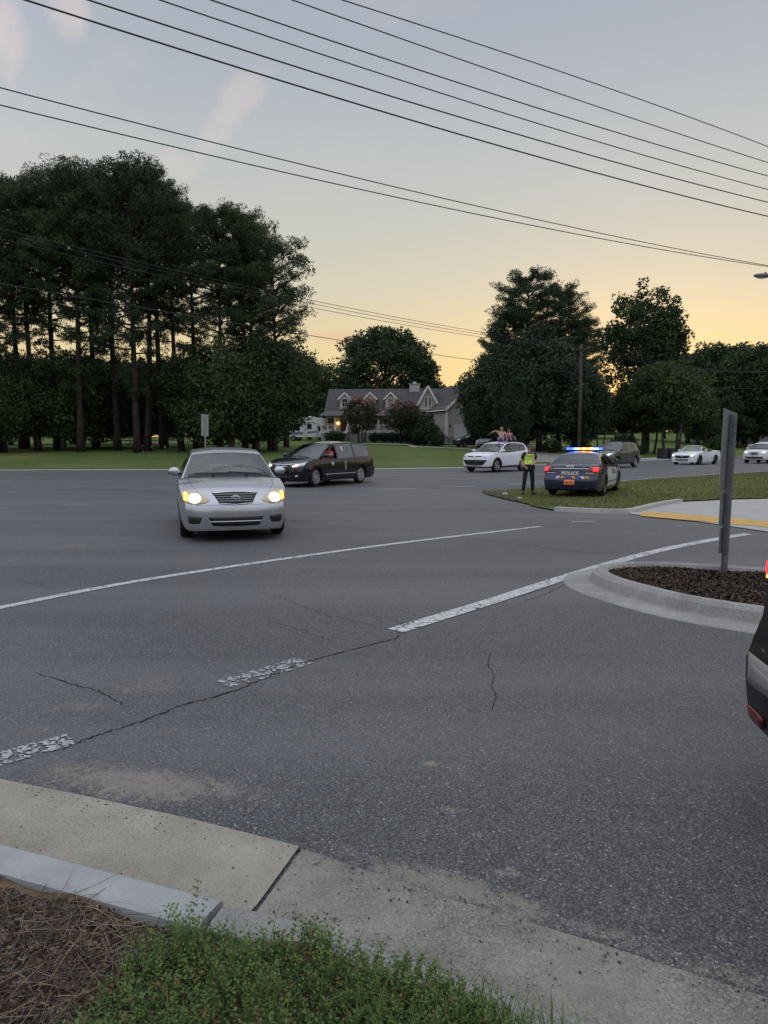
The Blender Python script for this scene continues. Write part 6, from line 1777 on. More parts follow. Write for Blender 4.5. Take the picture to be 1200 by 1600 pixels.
# --- black minivan
P_blk = paint('black paint', (.005, .006, .012), rough=.2)
P_blk.node_tree.nodes['Principled BSDF'].inputs['Specular IOR Level'].default_value = .3
loc, rz = put(503, 29.0, 33)
van = Car('black_minivan', 'glossy black minivan with silver wheels and its driver window open, crossing behind the silver car', 'minivan', loc, rz, dict(
    L=5.16, W=1.99, H=1.74, wb=3.0, fo=.98, R=.35, sill=.20, tf=.10, wroof=.66, crown=.06, kf=.30,
    top=[(-2.58, 1.06), (-2.3, 1.10), (-1.5, 1.09), (0, 1.03), (1.0, 1.02), (1.66, 1.09), (2.0, 1.02), (2.3, .93), (2.45, .87), (2.53, .82), (2.58, .77)],
    nose=[(.15, .10), (.3, .02), (.5, .0), (.7, .02), (.8, .07), (.9, .14)], tail=[(.2, .1), (.4, 0), (.62, 0), (.66, .05), (1.05, .08)],
    gh=[(1.68, 1.085), (1.3, 1.28), (.9, 1.47), (.62, 1.585), (.4, 1.65), (0, 1.715), (-.5, 1.74), (-1.2, 1.735), (-1.8, 1.705), (-2.16, 1.66), (-2.28, 1.58), (-2.42, 1.33), (-2.53, 1.085)], ws_top=.62, rear_top=-2.2,
    win=[(1.12, .18), (.08, -1.0), (-1.1, -2.16)], doors=[1.02, .13, -1.08], handles=[.28, -.05], mats={'body': P_blk}, wmat=[M_glass_s, mat('privacy glass', (.10, .10, .11), rough=.05, spec=1.0), mat('privacy glass', (.10, .10, .11))], rim=M_rimm, spokes=10, spw=.035, rimf=.70, rearlid='tailgate', rows=3, open=[('side_window', 1, 0)], kws=.25, steer=.12))
c = van; c.seams(); c.mirrors(P_blk, 1.05, 1.17, 1.15); c.wipers()
gl = c.patch('grille', [(-.52, .86), (0, .87), (.52, .86)], [(-.50, .60), (0, .56), (.50, .60)], '+x', M_mesh, .004, 12, 5)
for A, B in (([(-.66, .875), (-.3, .86), (0, .85), (.3, .86), (.66, .875)], [(-.66, .845), (-.3, .82), (0, .81), (.3, .82), (.66, .845)]), ([(-.50, .80), (0, .775), (.50, .80)], [(-.5, .775), (0, .745), (.5, .775)])):
    c.patch('grille_bar', A, B, '+x', M_chrome, .016, 14, 1, parent=gl)
lc, _ = c.hit('+x', 0, .80); em = MB(); X = lc.x + .03
for p, q in (((-.045, .835), (-.035, .765)), ((.045, .835), (.035, .765)), ((-.04, .80), (.04, .80))): em.bar((X, *p), (X, *q), .012)
ring(em, 0, .80, .065, .052, X, .006); em.build('emblem', M_chrome, gl)
for sg in (1, -1):
    hl = c.patch('headlight', [(sg * .52, .83), (sg * .75, .90), (sg * .93, .94)], [(sg * .50, .745), (sg * .72, .755), (sg * .92, .81)], '+x', M_lampc, .005, 10, 4)
    c.patch('low_beam', [(sg * .54, .815), (sg * .70, .85)], [(sg * .54, .75), (sg * .69, .765)], '+x', mat('warm lamp', (1, .8, .5), emit=(1, .72, .40), es=1.4), .010, 5, 3, parent=hl)
    c.patch('fog_lamp', [(sg * .66, .45), (sg * .76, .46)], [(sg * .66, .38), (sg * .76, .39)], '+x', M_lampc, .006, 3, 3)
    tl = c.patch('tail_light', [(-2.20, 1.10), (-2.48, 1.12)], [(-2.28, .94), (-2.50, .86)], sg, M_tail, .008, 6, 4)
    c.patch('side_trim', [(1.0, .455), (-1.3, .47)], [(1.0, .425), (-1.3, .44)], sg, M_chrome, .006, 16, 1)
c.patch('lower_intake', [(-.55, .42), (0, .42), (.55, .42)], [(-.5, .30), (0, .28), (.5, .30)], '+x', M_mesh, .002, 10, 2)
c.patch('body_crease_sheen', [(2.0, .83), (.8, .90), (-.8, .95), (-2.3, .98)], [(2.0, .825), (.8, .893), (-.8, .943), (-2.3, .973)], 1, mat('crease sheen black', (.05, .05, .06), rough=.2), .002, 20, 1)  # lighter strip, sheen of the body crease put into the colour
# white upright scrawl lettering on the sliding door and a small light decal below the open window
M_wht = mat('white decal', (.75, .75, .75), rough=.5)
pts = [(-.02, .93), (.03, .90), (-.03, .88), (.04, .855), (-.03, .83), (.03, .80), (-.04, .775), (.035, .75), (-.02, .72), (.04, .70), (-.03, .675), (.03, .65), (-.03, .62), (.02, .60)]
A = [(-.30 + p[0] - .016, p[1]) for p in pts]; B = [(-.30 + p[0] + .016, p[1]) for p in pts]
c.patch('door_lettering', A, B, 1, M_wht, .004, 40, 1)
c.patch('door_decal', [(.62, .90), (.55, .93), (.46, .90)], [(.60, .80), (.53, .77), (.47, .82)], 1, mat('pale decal', (.45, .43, .38)), .004, 6, 3)
c.patch('window_decal', [(-.35, 1.52), (-.28, 1.52)], [(-.35, 1.30), (-.28, 1.30)], 1, M_wht, .004, 3, 3)

# --- white compact SUV with roof riders
P_wht = paint('white paint', (.72, .74, .78), rough=.28)
def suv_spec(P, **k):
    d = dict(L=4.57, W=1.85, H=1.68, wb=2.66, fo=.93, R=.355, sill=.24, clad=.33, tf=.10, wroof=.62, crown=.055, kf=.26, bz=.70, bzr=.70, kws=.2,
        top=[(-2.285, 1.10), (-2.1, 1.16), (-1.2, 1.12), (0, 1.04), (.8, 1.02), (1.22, 1.10), (1.6, 1.07), (1.95, 1.00), (2.12, .94), (2.22, .90), (2.285, .86)],
        nose=[(.15, .12), (.3, .04), (.5, .0), (.72, .0), (.82, .03), (.9, .09), (1.0, .15)], tail=[(.2, .12), (.45, 0), (.7, 0), (.74, .06), (1.1, .10)],
        gh=[(1.24, 1.095), (.95, 1.255), (.65, 1.415), (.38, 1.545), (.2, 1.60), (-.1, 1.65), (-.5, 1.68), (-1.0, 1.675), (-1.5, 1.635), (-1.82, 1.585), (-1.95, 1.48), (-2.08, 1.30), (-2.2, 1.12)], ws_top=.38, rear_top=-1.86,
        win=[(.86, -.10), (-.17, -1.05), (-1.13, -1.78)], doors=[.88, -.14, -1.04], handles=[.02, -.92], mats={'body': P}, rearlid='tailgate', rg=M_glass_d, wmat=[M_glass_s, M_glass_d, M_glass_d], spokes=5, spw=.045, rim=M_rimm)
    d.update(k); return d
loc, rz = put(776, 40.0, 42)
rav = Car('white_suv', 'white compact SUV with black lower bumper and two people riding on its roof', 'SUV', loc, rz, suv_spec(P_wht))
def suv_details(c, body, lit=False, kind=0):
    c.seams(); c.mirrors(body, .86, 1.16); c.wipers()
    if kind == 0:
        c.patch('upper_grille', [(-.50, .885), (0, .87), (.50, .885)], [(-.45, .82), (0, .80), (.45, .82)], '+x', M_mesh, .005, 12, 3)
        c.patch('emblem', [(-.06, .875), (.06, .875)], [(-.05, .80), (.05, .80)], '+x', M_chrome, .012, 5, 3)
        c.patch('lower_grille', [(-.78, .66), (0, .68), (.78, .66)], [(-.55, .40), (0, .39), (.55, .40)], '+x', M_black, .005, 14, 5)
        c.patch('skid_plate', [(-.5, .385), (.5, .385)], [(-.46, .34), (.46, .34)], '+x', mat('grey plastic', (.2, .2, .2), rough=.5), .012, 8, 1)
    elif kind == 1:
        c.patch('upper_grille', [(-.42, .90), (0, .905), (.42, .90)], [(-.30, .66), (0, .62), (.30, .66)], '+x', M_mesh, .005, 12, 4)
        for sg in (1, -1): c.patch('grille_bar', [(sg * .44, .90), (sg * .20, .66)], [(sg * .37, .90), (sg * .13, .66)], '+x', M_chrome, .014, 6, 1)
        c.patch('lower_grille', [(-.7, .52), (0, .53), (.7, .52)], [(-.6, .37), (0, .36), (.6, .37)], '+x', M_black, .005, 14, 3)
        c.patch('grille_bar', [(-.2, .66), (.2, .66)], [(-.2, .63), (.2, .63)], '+x', M_chrome, .013, 5, 1)
    else:
        c.patch('upper_grille', [(-.48, .88), (0, .89), (.48, .88)], [(-.44, .72), (0, .70), (.44, .72)], '+x', M_mesh, .005, 12, 4)
        c.patch('grille_bar', [(-.47, .82), (0, .82), (.47, .82)], [(-.47, .79), (0, .785), (.47, .79)], '+x', M_chrome, .012, 10, 1)
        c.patch('lower_grille', [(-.6, .52), (0, .53), (.6, .52)], [(-.55, .37), (0, .36), (.55, .37)], '+x', M_black, .005, 14, 3)
    for sg in (1, -1):
        hl = c.patch('headlight', [(sg * .52, .87), (sg * .72, .93), (sg * .88, .98)], [(sg * .50, .80), (sg * .70, .80), (sg * .87, .87)], '+x', M_lampc, .006, 8, 4)
        c.patch('projector', [(sg * .60, .875), (sg * .70, .895)], [(sg * .60, .82), (sg * .70, .83)], '+x', M_hl2 if lit else M_chrome, .012, 4, 3, parent=hl)
        c.patch('tail_light', [(-1.98, 1.08), (-2.20, 1.10)], [(-2.08, .93), (-2.22, .88)], sg, M_tail, .008, 5, 3)
        c.patch('roof_rail', [(.2, sg * .60), (-1.6, sg * .60)], [(.2, sg * .575), (-1.6, sg * .575)], 'z', M_black, .03, 14, 1)
        for (x0) in (c.fa, c.ra):
            Ra = c.sp['R'] + .055
            A = [(x0 + Ra * math.cos(a), c.sp['R'] + Ra * math.sin(a)) for a in np.linspace(-.15, PI + .15, 15)]; B = [(x0 + (Ra + .05) * math.cos(a), c.sp['R'] + (Ra + .05) * math.sin(a)) for a in np.linspace(-.15, PI + .15, 15)]
            if c.sp.get('clad'): c.patch('arch_trim', A, B, sg, M_black, .008, 20, 1)
    c.patch('number_plate', [(-.16, 0.91), (.16, .91)], [(-.16, .80), (.16, .80)], '-x', M_plate, .006, 4, 2)
suv_details(rav, P_wht, False, 0)
# grey SUV
P_gry = paint('grey paint', (.085, .09, .10), metal=.5, rough=.3)
loc, rz = put(958, 46.5, 43)
gsu = Car('grey_suv', 'dark grey SUV half hidden behind the police car light bar', 'SUV', loc, rz, suv_spec(P_gry)); suv_details(gsu, P_gry, True, 2)
P_wh2 = paint('pearl white paint', (.66, .67, .66), rough=.3)
loc, rz = put(1192, 57, 46)
nsu = Car('white_suv', 'pearl white SUV with a black V-shaped grille cut by the right picture edge', 'SUV', loc, rz, suv_spec(P_wh2, L=4.65, clad=.30)); suv_details(nsu, P_wh2, True, 1)

# --- white convertible
loc, rz = put(1086, 53.5, 47)
cnv = Car('white_convertible', 'low white convertible with its roof down and black wheels, driving behind the grey SUV', 'car', loc, rz, dict(
    L=4.78, W=1.92, H=1.38, wb=2.72, fo=.93, R=.345, sill=.18, tf=.12, wroof=.6, kf=.30, roof=False, interior=True, seatx=-.35,
    top=[(-2.39, .98), (-2.1, 1.05), (-1.5, 1.04), (-.9, .98), (0, .95), (.6, .95), (.95, 1.00), (1.5, .96), (1.95, .87), (2.2, .80), (2.3, .76), (2.39, .70)],
    nose=[(.1, .1), (.22, .02), (.45, 0), (.65, .0), (.78, .05), (.9, .1)], tail=[(.2, .1), (.4, 0), (.7, 0), (1.0, .06)],
    gh=[(.98, 1.0), (-1.05, 1.0)], ws_top=.35, rear_top=-1, win=[(.5, -.5)], doors=[.78, -.55], handles=[-.4], mats={'body': P_wht}, rim=M_rimd, spokes=10, spw=.025, bz=.62))
c = cnv; c.seams(); c.mirrors(P_wht, .62, 1.04, .9)
A_ = [(.92, -.74, .96), (.92, .74, .96), (.36, .58, 1.36), (.36, -.58, 1.36)]
ws = MB().add([(.95, -.74, .97), (1.08, -.4, .985), (1.12, 0, .99), (1.08, .4, .985), (.95, .74, .97), (.34, .56, 1.35), (.44, .3, 1.37), (.47, 0, 1.375), (.44, -.3, 1.37), (.34, -.56, 1.35)], [(0, 1, 8, 9), (1, 2, 7, 8), (2, 3, 6, 7), (3, 4, 5, 6)]).build('windshield', M_glass, c.root, smooth=True)
MB().tube([(.96, -.76, .95), (.34, -.575, 1.355), (.44, -.3, 1.378), (.47, 0, 1.383), (.44, .3, 1.378), (.34, .575, 1.355), (.96, .76, .95)], .026, 6).build('windshield_frame', P_wht, ws)
MB().box((-1.55, -.62, .98), (-1.02, .62, 1.10)).build('folded_roof', mat('soft top', (.03, .03, .03), rough=.95), c.root, bevel=.05)
gl = c.patch('grille', [(-.55, .70), (0, .715), (.55, .70)], [(-.48, .50), (0, .47), (.48, .50)], '+x', M_mesh, .005, 12, 4)
c.patch('emblem', [(-.10, .625), (.0, .64), (.10, .625)], [(-.08, .60), (.0, .595), (.09, .61)], '+x', M_chrome, .012, 6, 2, parent=gl)
c.patch('lower_intake', [(-.5, .40), (0, .41), (.5, .40)], [(-.45, .30), (0, .29), (.45, .30)], '+x', M_mesh, .003, 10, 2)
for sg in (1, -1):
    hl = c.patch('headlight', [(sg * .60, .70), (sg * .80, .76)], [(sg * .58, .62), (sg * .80, .63)], '+x', M_lampc, .006, 6, 4)
    c.patch('low_beam', [(sg * .63, .69), (sg * .74, .71)], [(sg * .63, .635), (sg * .74, .64)], '+x', M_hl2, .012, 4, 3, parent=hl)
    c.patch('tail_light', [(-2.15, .90), (-2.33, .92)], [(-2.2, .76), (-2.34, .74)], sg, M_tail, .008, 4, 3)

# --- police sedan seen from the rear right
P_pol = paint('dark blue police paint', (.014, .015, .048), rough=.22)
P_polw = paint('white door paint', (.62, .62, .60), rough=.3)
x, y = 7.36, 26.0; a = math.radians(27)
pol = Car('police_car', 'dark blue police sedan with lit blue and amber light bar parked on the verge', 'police car', (x, y, H(x, y) + .05), heading(math.sin(a), math.cos(a)), dict(
    L=5.15, W=1.94, H=1.54, wb=2.87, fo=1.0, R=.36, sill=.21, tf=.12, tr=.10, wroof=.60, crown=.05, kr=.20,
    top=[(-2.575, 1.06), (-2.45, 1.12), (-2.1, 1.14), (-1.5, 1.11), (-.7, 1.06), (0, 1.035), (.9, 1.02), (1.22, 1.07), (1.7, 1.01), (2.2, .91), (2.45, .83), (2.575, .76)],
    nose=[(.15, .1), (.3, .0), (.7, .0), (.85, .08), (1, .15)], tail=[(.2, .14), (.3, .04), (.42, 0), (.66, 0), (.70, .04), (.95, .07), (1.05, .08), (1.15, .12)],
    gh=[(1.24, 1.065), (.9, 1.22), (.6, 1.355), (.36, 1.455), (.15, 1.505), (-.2, 1.54), (-.6, 1.535), (-.95, 1.50), (-1.2, 1.44), (-1.55, 1.29), (-1.98, 1.125)], ws_top=.36, rear_top=-1.2,
    win=[(.86, -.10), (-.17, -1.05), (-1.10, -1.45)], doors=[.92, -.14, -1.10], handles=[.02, -.95], mats={'body': P_pol, ('door', 0): P_polw, ('door', 1): P_polw}, rg=M_glass_d, wmat=[M_glass_d] * 3, spokes=5, rim=mat('steel wheel', (.12, .12, .13), rough=.4, metal=.7), hmat=M_black, bzr=.66))
c = pol; c.seams(); c.mirrors(M_black, .86, 1.13)
lid = c.root
for sg in (1, -1):
    tl = c.patch('tail_light', [(sg * .62, 1.03), (sg * .80, 1.04), (sg * .93, 1.03)], [(sg * .62, .88), (sg * .80, .86), (sg * .93, .86)], '-x', M_tail, .006, 8, 4)
    c.patch('lit_element', [(sg * .74, 1.01), (sg * .88, 1.01)], [(sg * .74, .89), (sg * .88, .89)], '-x', M_tail_on, .012, 5, 4, parent=tl)
    c.patch('reverse_light', [(sg * .52, .975), (sg * .615, .98)], [(sg * .54, .94), (sg * .615, .935)], '-x', mat('pale lamp', (.6, .6, .65), rough=.2), .008, 3, 2)
    # exhaust
    MB().lathe([(.035, 0), (.035, .12), (.028, .12), (.028, .0)], (-2.56, sg * .55, .27), 'x', 10).build('exhaust_pipe', M_chrome, c.root)
c.patch('chrome_strip', [(-.60, .985), (.60, .985)], [(-.60, .96), (.60, .96)], '-x', M_chrome, .012, 12, 1)
M_let = mat('silver lettering', (.66, .66, .64), rough=.35)
c.text('trunk_lettering', 'POLICE', '-x', (0, .82), .15, M_let, flip=-1, off=.006, stretch=1.15, bold=.004, shear=.15)
c.text('trunk_lettering', 'APEX', '-x', (0, 1.045), .085, M_let, flip=-1, off=.010, stretch=1.3, bold=.002)
for s0, s1 in ((-.78, -.50), (.50, .78)):
    c.patch('trunk_stripe', [(s0, .835), (s1, .835)], [(s0, .815), (s1, .815)], '-x', M_let, .005, 4, 1)
cols = [mat('reflective white', (.65, .65, .66), rough=.3), mat('reflective amber', (.65, .26, .06), rough=.3), mat('reflective blue', (.05, .08, .35), rough=.3)]
for i in range(9):
    s0 = -.66 + i * .147; d_ = .07 if i < 4 else -.07
    if i == 4: continue
    c.patch('reflective_chevron', [(s0 + d_, .725), (s0 + .11 + d_, .725)], [(s0, .635), (s0 + .11, .635)], '-x', cols[(i * 2 + 1) % 3], .006, 2, 3)
pl = c.patch('number_plate', [(-.17, .60), (.17, .60)], [(-.17, .44), (.17, .44)], '-x', mat('orange plate', (.62, .20, .07), rough=.4, emit=(.6, .16, .04), es=.12), .012, 5, 3)  # faint orange glow put into the plate itself
c.patch('plate_text', [(-.12, .535), (-.03, .54)], [(-.12, .49), (-.03, .49)], '-x', mat('plate ink', (.2, .04, .02)), .015, 3, 1, parent=pl); c.patch('plate_text', [(.03, .535), (.12, .54)], [(.03, .49), (.12, .49)], '-x', mat('plate ink', (.2, .04, .02)), .015, 3, 1, parent=pl)
# right-hand door graphics (the side the camera sees)
for sg in (-1, 1):
    c.text('door_lettering', 'POLICE', sg, (.40, .80), .20, mat('black lettering', (.01, .01, .012)), flip=-sg * -1 if sg > 0 else 1, off=.004, bold=.006, stretch=1.1) if sg < 0 else c.text('door_lettering', 'POLICE', sg, (.40, .80), .20, mat('black lettering', (.01, .01, .012)), flip=-1, off=.004, bold=.006, stretch=1.1)
    c.text('door_lettering', 'APEX', sg, (.40, .96), .09, mat('black lettering', (.01, .01, .012)), flip=1 if sg < 0 else -1, off=.004, bold=.002, stretch=1.6)
    c.patch('door_stripe', [(.86, .52), (-1.0, .52)], [(.86, .47), (-1.0, .47)], sg, mat('reflective blue', (.05, .08, .35)), .004, 12, 1)
# light bar
lb = MB().box((-.32, -.62, 1.548), (-.08, .62, 1.585)).box((-.25, -.45, 1.50), (-.15, -.38, 1.549)).box((-.25, .38, 1.50), (-.15, .45, 1.549)).build('light_bar', M_black, c.root)
M_blue = mat('lit blue beacon', (.1, .2, 1), emit=(.03, .09, 1), es=2.4); M_bw = mat('lit pale blue beacon', (.5, .6, 1), emit=(.22, .42, 1), es=1.8)
M_amb2 = mat('lit amber beacon', (1, .4, .05), emit=(1, .20, .05), es=2.2); M_am3 = mat('lit yellow beacon', (1, .6, .2), emit=(1, .50, .12), es=2.4)
segs = [(-.62, -.52, M_blue), (-.518, -.40, M_bw), (-.398, -.30, M_bw), (-.298, -.18, M_am3), (-.178, -.06, M_amb2), (-.058, .06, M_am3), (.062, .17, M_amb2), (.172, .26, M_bw), (.262, .36, M_bw), (.362, .48, M_blue), (.482, .62, M_blue)]
for y0, y1, m in segs: MB().box((-.325, y0 + .004, 1.587), (-.075, y1 - .004, 1.66)).build('beacon', m, lb, bevel=.012)
MB().tube([(.1, 0, 1.53), (.02, 0, 1.95)], .006, 5).build('aerial', M_black, c.root)
c.patch('high_brake_light', [(-.10, 1.152), (.10, 1.152)], [(-.10, 1.135), (.10, 1.135)], '-x', M_tail, .01, 3, 1)

# --- dark vehicle cut by the right edge
x, y = 4.03, 2.66
P_drk = paint('deep black paint', (.006, .006, .008), rough=.3); P_drk.node_tree.nodes['Principled BSDF'].inputs['Coat Weight'].default_value = .15; P_drk.node_tree.nodes['Principled BSDF'].inputs['Specular IOR Level'].default_value = .3
blk = Car('black_suv', 'black SUV with red tail light, cut off by the right picture edge', 'SUV', (x, y, .006), heading(.978, .208), suv_spec(P_drk, L=4.8, W=1.92, H=1.82, wb=2.8, clad=.30, sill=.26, kr=.16, tail=[(.2, .08), (.35, .0), (.5, -.02), (.68, -.02), (.72, .05), (1.1, .06), (1.3, .12)],
    top=[(-2.4, 1.16), (-2.1, 1.2), (-1.2, 1.18), (0, 1.12), (.8, 1.1), (1.22, 1.16), (1.6, 1.12), (1.95, 1.05), (2.2, .96), (2.4, .88)],
    gh=[(1.24, 1.15), (.95, 1.33), (.65, 1.50), (.38, 1.64), (.2, 1.71), (-.1, 1.77), (-.5, 1.81), (-1.5, 1.81), (-2.0, 1.76), (-2.15, 1.60), (-2.25, 1.38), (-2.32, 1.17)], rear_top=-2.05))
c = blk; c.seams(); c.mirrors(P_drk, .86, 1.25)
for sg in (1, -1):
    tl = c.patch('tail_light', [(sg * .93, 1.07), (sg * .80, 1.08), (sg * .70, 1.07)], [(sg * .93, .985), (sg * .80, .98), (sg * .70, .985)], '-x', M_tail, .010, 8, 4)
    for q_ in range(3): c.patch('lit_rib', [(sg * .925, 1.045 - q_ * .023), (sg * .74, 1.048 - q_ * .023)], [(sg * .925, 1.030 - q_ * .023), (sg * .74, 1.033 - q_ * .023)], '-x', M_tail_on, .014, 8, 1, parent=tl)
    c.patch('amber_strip', [(sg * .93, .98), (sg * .72, .98)], [(sg * .93, .965), (sg * .72, .965)], '-x', mat('amber lens', (.8, .35, .08), rough=.2, emit=(1, .5, .15), es=.8), .010, 6, 1, parent=tl)
    c.patch('bumper_trim', [(-2.1, .62), (-2.2, .63), (-2.38, .63)], [(-2.1, .52), (-2.2, .51), (-2.38, .51)], sg, mat('pale bumper trim', (.24, .235, .225), rough=.35), .008, 8, 3)
    c.patch('rear_reflector', [(sg * .92, .40), (sg * .72, .40)], [(sg * .92, .35), (sg * .72, .35)], '-x', mat('dark reflector', (.12, .01, .01), rough=.25), .012, 6, 2)
c.patch('bumper_trim', [(-.94, .61), (-.5, .58), (0, .57), (.5, .58), (.94, .61)], [(-.94, .52), (-.5, .54), (0, .545), (.5, .54), (.94, .52)], '-x', mat('pale bumper trim', (.24, .235, .225), rough=.35), .012, 16, 3)
st_ = c.patch('bumper_sticker', [(-.90, .90), (-.66, .90)], [(-.90, .84), (-.66, .84)], '-x', mat('sticker purple', (.10, .05, .22)), .010, 4, 2)
c.patch('sticker_band', [(-.88, .885), (-.68, .885)], [(-.88, .862), (-.68, .862)], '-x', mat('sticker yellow', (.75, .58, .15)), .013, 4, 1, parent=st_)
c.patch('bumper_sticker', [(-.90, .83), (-.64, .83)], [(-.90, .79), (-.64, .79)], '-x', M_wht, .010, 4, 2)

# --- far parked vehicles
P_dk2 = paint('charcoal paint', (.045, .048, .055), rough=.3)
def far_car(name, label, cat, px, D, ang, P, **k):
    loc, rz = put(px, D, ang); c = Car(name, label, cat, loc, rz, suv_spec(P, interior=False, wmat=[M_win] * 3, rg=M_win, **k))
    c.sp['clad'] = k.get('clad', .33); suv_details(c, P, False, 2); return c
far_car('parked_car', 'charcoal parked car beside the garage door, partly under the cedar', 'car', 736, 86, 70, P_dk2)
far_car('parked_suv', 'silver-white parked SUV right of the charcoal parked car, under the cedar', 'SUV', 768, 80, 40, paint('silver white paint', (.42, .44, .48), rough=.3))
far_car('parked_car', 'dark parked car in the shade between the pine grove and the motorhome', 'car', 416, 84, 80, P_dk2)
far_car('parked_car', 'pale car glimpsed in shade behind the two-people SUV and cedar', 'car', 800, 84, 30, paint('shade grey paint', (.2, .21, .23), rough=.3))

# pickup on the rise at the right edge
x, y, z = at(1196, 118); pk = empty('pickup_truck', (x, y, z), math.radians(185)); tag(pk, 'distant white pickup truck parked on the rise at the right picture edge', 'pickup truck')
m = MB()
prof = [(-2.8, .55), (-2.8, 1.15), (-.75, 1.15), (-.7, 1.2), (-.55, 1.82), (.55, 1.85), (1.15, 1.2), (2.6, 1.05), (2.8, .9), (2.8, .5), (2.3, .48), (1.6, .5), (-1.3, .5), (-2.2, .5)]
n = len(prof); V = [(a, -.95 + (.12 if b > 1.3 else 0), b) for a, b in prof] + [(a, .95 - (.12 if b > 1.3 else 0), b) for a, b in prof]
m.add(V, [tuple(range(n))[::-1], tuple(range(n, 2 * n))] + [(i, (i + 1) % n, n + (i + 1) % n, n + i) for i in range(n)]); m.build('body', P_wh2, pk, bevel=.02)
for s in (-1, 1):
    MB().add([(-.45, s * .845, 1.25), (.9, s * .86, 1.25), (.5, s * .832, 1.75), (-.4, s * .832, 1.75)], [(0, 1, 2, 3)]).build('side_window', M_win, pk)
    for xx in (1.85, -1.75):
        w = MB().lathe([(0, -.13), (.40, -.12), (.42, -.08), (.42, .08), (.40, .12), (0, .13)], (xx, s * .86, .42), 'y', 20).build('wheel', M_tyre, pk, smooth=True)
        MB().lathe([(0, -.14), (.24, -.14), (.24, .14), (0, .14)], (xx, s * .86, .42), 'y', 14).build('rim', M_rimm, w)
MB().add([(1.12, -.78, 1.24), (1.12, .78, 1.24), (.58, .7, 1.82), (.58, -.7, 1.82)], [(0, 1, 2, 3)]).build('windshield', M_win, pk)
# low white single-storey outbuilding line behind the pickup
x, y, z = at(1190, 150)
ob = empty('white_outbuilding', (x + 4, y, z), 0); tag(ob, 'distant low white building behind the pickup at the right edge', 'building')
MB().box((-9, 0, -1), (9, 6, 2.6)).build('wall', mat('pale wall', (.40, .41, .42)), ob); MB().add([(-9.5, -.5, 2.602), (9.5, -.5, 2.602), (9.5, 6.5, 2.602), (-9.5, 6.5, 2.602), (-9.5, 3, 4.2), (9.5, 3, 4.2)], [(0, 1, 5, 4), (3, 4, 5, 2), (0, 4, 3), (1, 2, 5), (0, 3, 2, 1)]).build('roof', M_roof, ob)
for xx in (-6, -2, 2, 6): MB().box((xx - .6, -.03, .9), (xx + .6, .01, 2.0)).build('window', M_win, ob)

# --- motorhome
x, y, z = at(487, 99); rv = empty('motorhome', (x, y, z - .05), math.radians(-12)); tag(rv, 'white motorhome with a cab-over nose and dark stripes, parked left of the house', 'motorhome')
M_rv = mat('motorhome white', (.62, .63, .63), rough=.4); M_stripe = mat('motorhome stripe', (.16, .17, .20), rough=.4)
m = MB()
prof = [(-4.2, .55), (-4.2, 3.15), (1.2, 3.2), (2.0, 3.1), (2.35, 2.75), (2.3, 2.15), (1.2, 2.05), (1.2, .55)]
n = len(prof); V = [(a, -1.2, b) for a, b in prof] + [(a, 1.2, b) for a, b in prof]
m.add(V, [tuple(range(n)), tuple(range(n, 2 * n))[::-1]] + [(i, n + i, n + (i + 1) % n, (i + 1) % n) for i in range(n)]); m.build('coach_body', M_rv, rv, bevel=.04)
m = MB(); prof = [(1.2, .5), (1.2, 2.04), (1.75, 2.04), (2.35, 1.35), (3.2, 1.2), (3.45, 1.0), (3.5, .5)]
n = len(prof); V = [(a, -1.0, b) for a, b in prof] + [(a, 1.0, b) for a, b in prof]
m.add(V, [tuple(range(n)), tuple(range(n, 2 * n))[::-1]] + [(i, n + i, n + (i + 1) % n, (i + 1) % n) for i in range(n)]); m.build('cab', M_rv, rv, bevel=.04)
MB().add([(1.8, -.9, 2.0), (1.8, .9, 2.0), (2.37, .9, 1.38), (2.37, -.9, 1.38)], [(0, 1, 2, 3)]).build('windshield', M_win, rv).location = (.03, 0, .03)
MB().add([(1.35, -1.012, 1.35), (2.2, -1.012, 1.35), (1.75, -1.012, 1.92), (1.35, -1.012, 1.92)], [(0, 1, 2, 3)]).build('side_window', M_win, rv)
for xx, w_, z0, z1 in ((-3.6, .9, 1.6, 2.3), (-1.9, 1.2, 1.5, 2.35), (.1, .6, 1.7, 2.3)):
    o = MB().box((xx - w_ / 2 - .05, -1.222, z0 - .05), (xx + w_ / 2 + .05, -1.203, z1 + .05)).build('window', M_black, rv); MB().box((xx - w_ / 2, -1.232, z0), (xx + w_ / 2, -1.223, z1)).build('pane', M_win, o)
MB().box((-.75, -1.225, .7), (-.15, -1.203, 2.4)).build('door', mat('rv door', (.5, .51, .52)), rv)
MB().add([(-4.2, -1.204, .95), (-2, -1.204, .85), (1.2, -1.204, 1.15), (1.2, -1.204, 1.4), (-2, -1.204, 1.2), (-4.2, -1.204, 1.35)], [(0, 1, 4, 5), (1, 2, 3, 4)]).add([(-4.2, -1.206, 2.55), (.5, -1.206, 2.5), (1.2, -1.206, 2.2), (1.2, -1.206, 2.35), (.6, -1.206, 2.62), (-4.2, -1.206, 2.67)], [(0, 1, 4, 5), (1, 2, 3, 4)]).build('stripe', M_stripe, rv)
for (x0) in (-3.0, -.3): MB().box((x0, -.4, 3.22), (x0 + .7, .4, 3.42)).build('roof_vent', M_rv, rv, bevel=.03)
MB().box((3.45, -.5, .75), (3.53, .5, 1.0)).build('grille', M_black, rv)
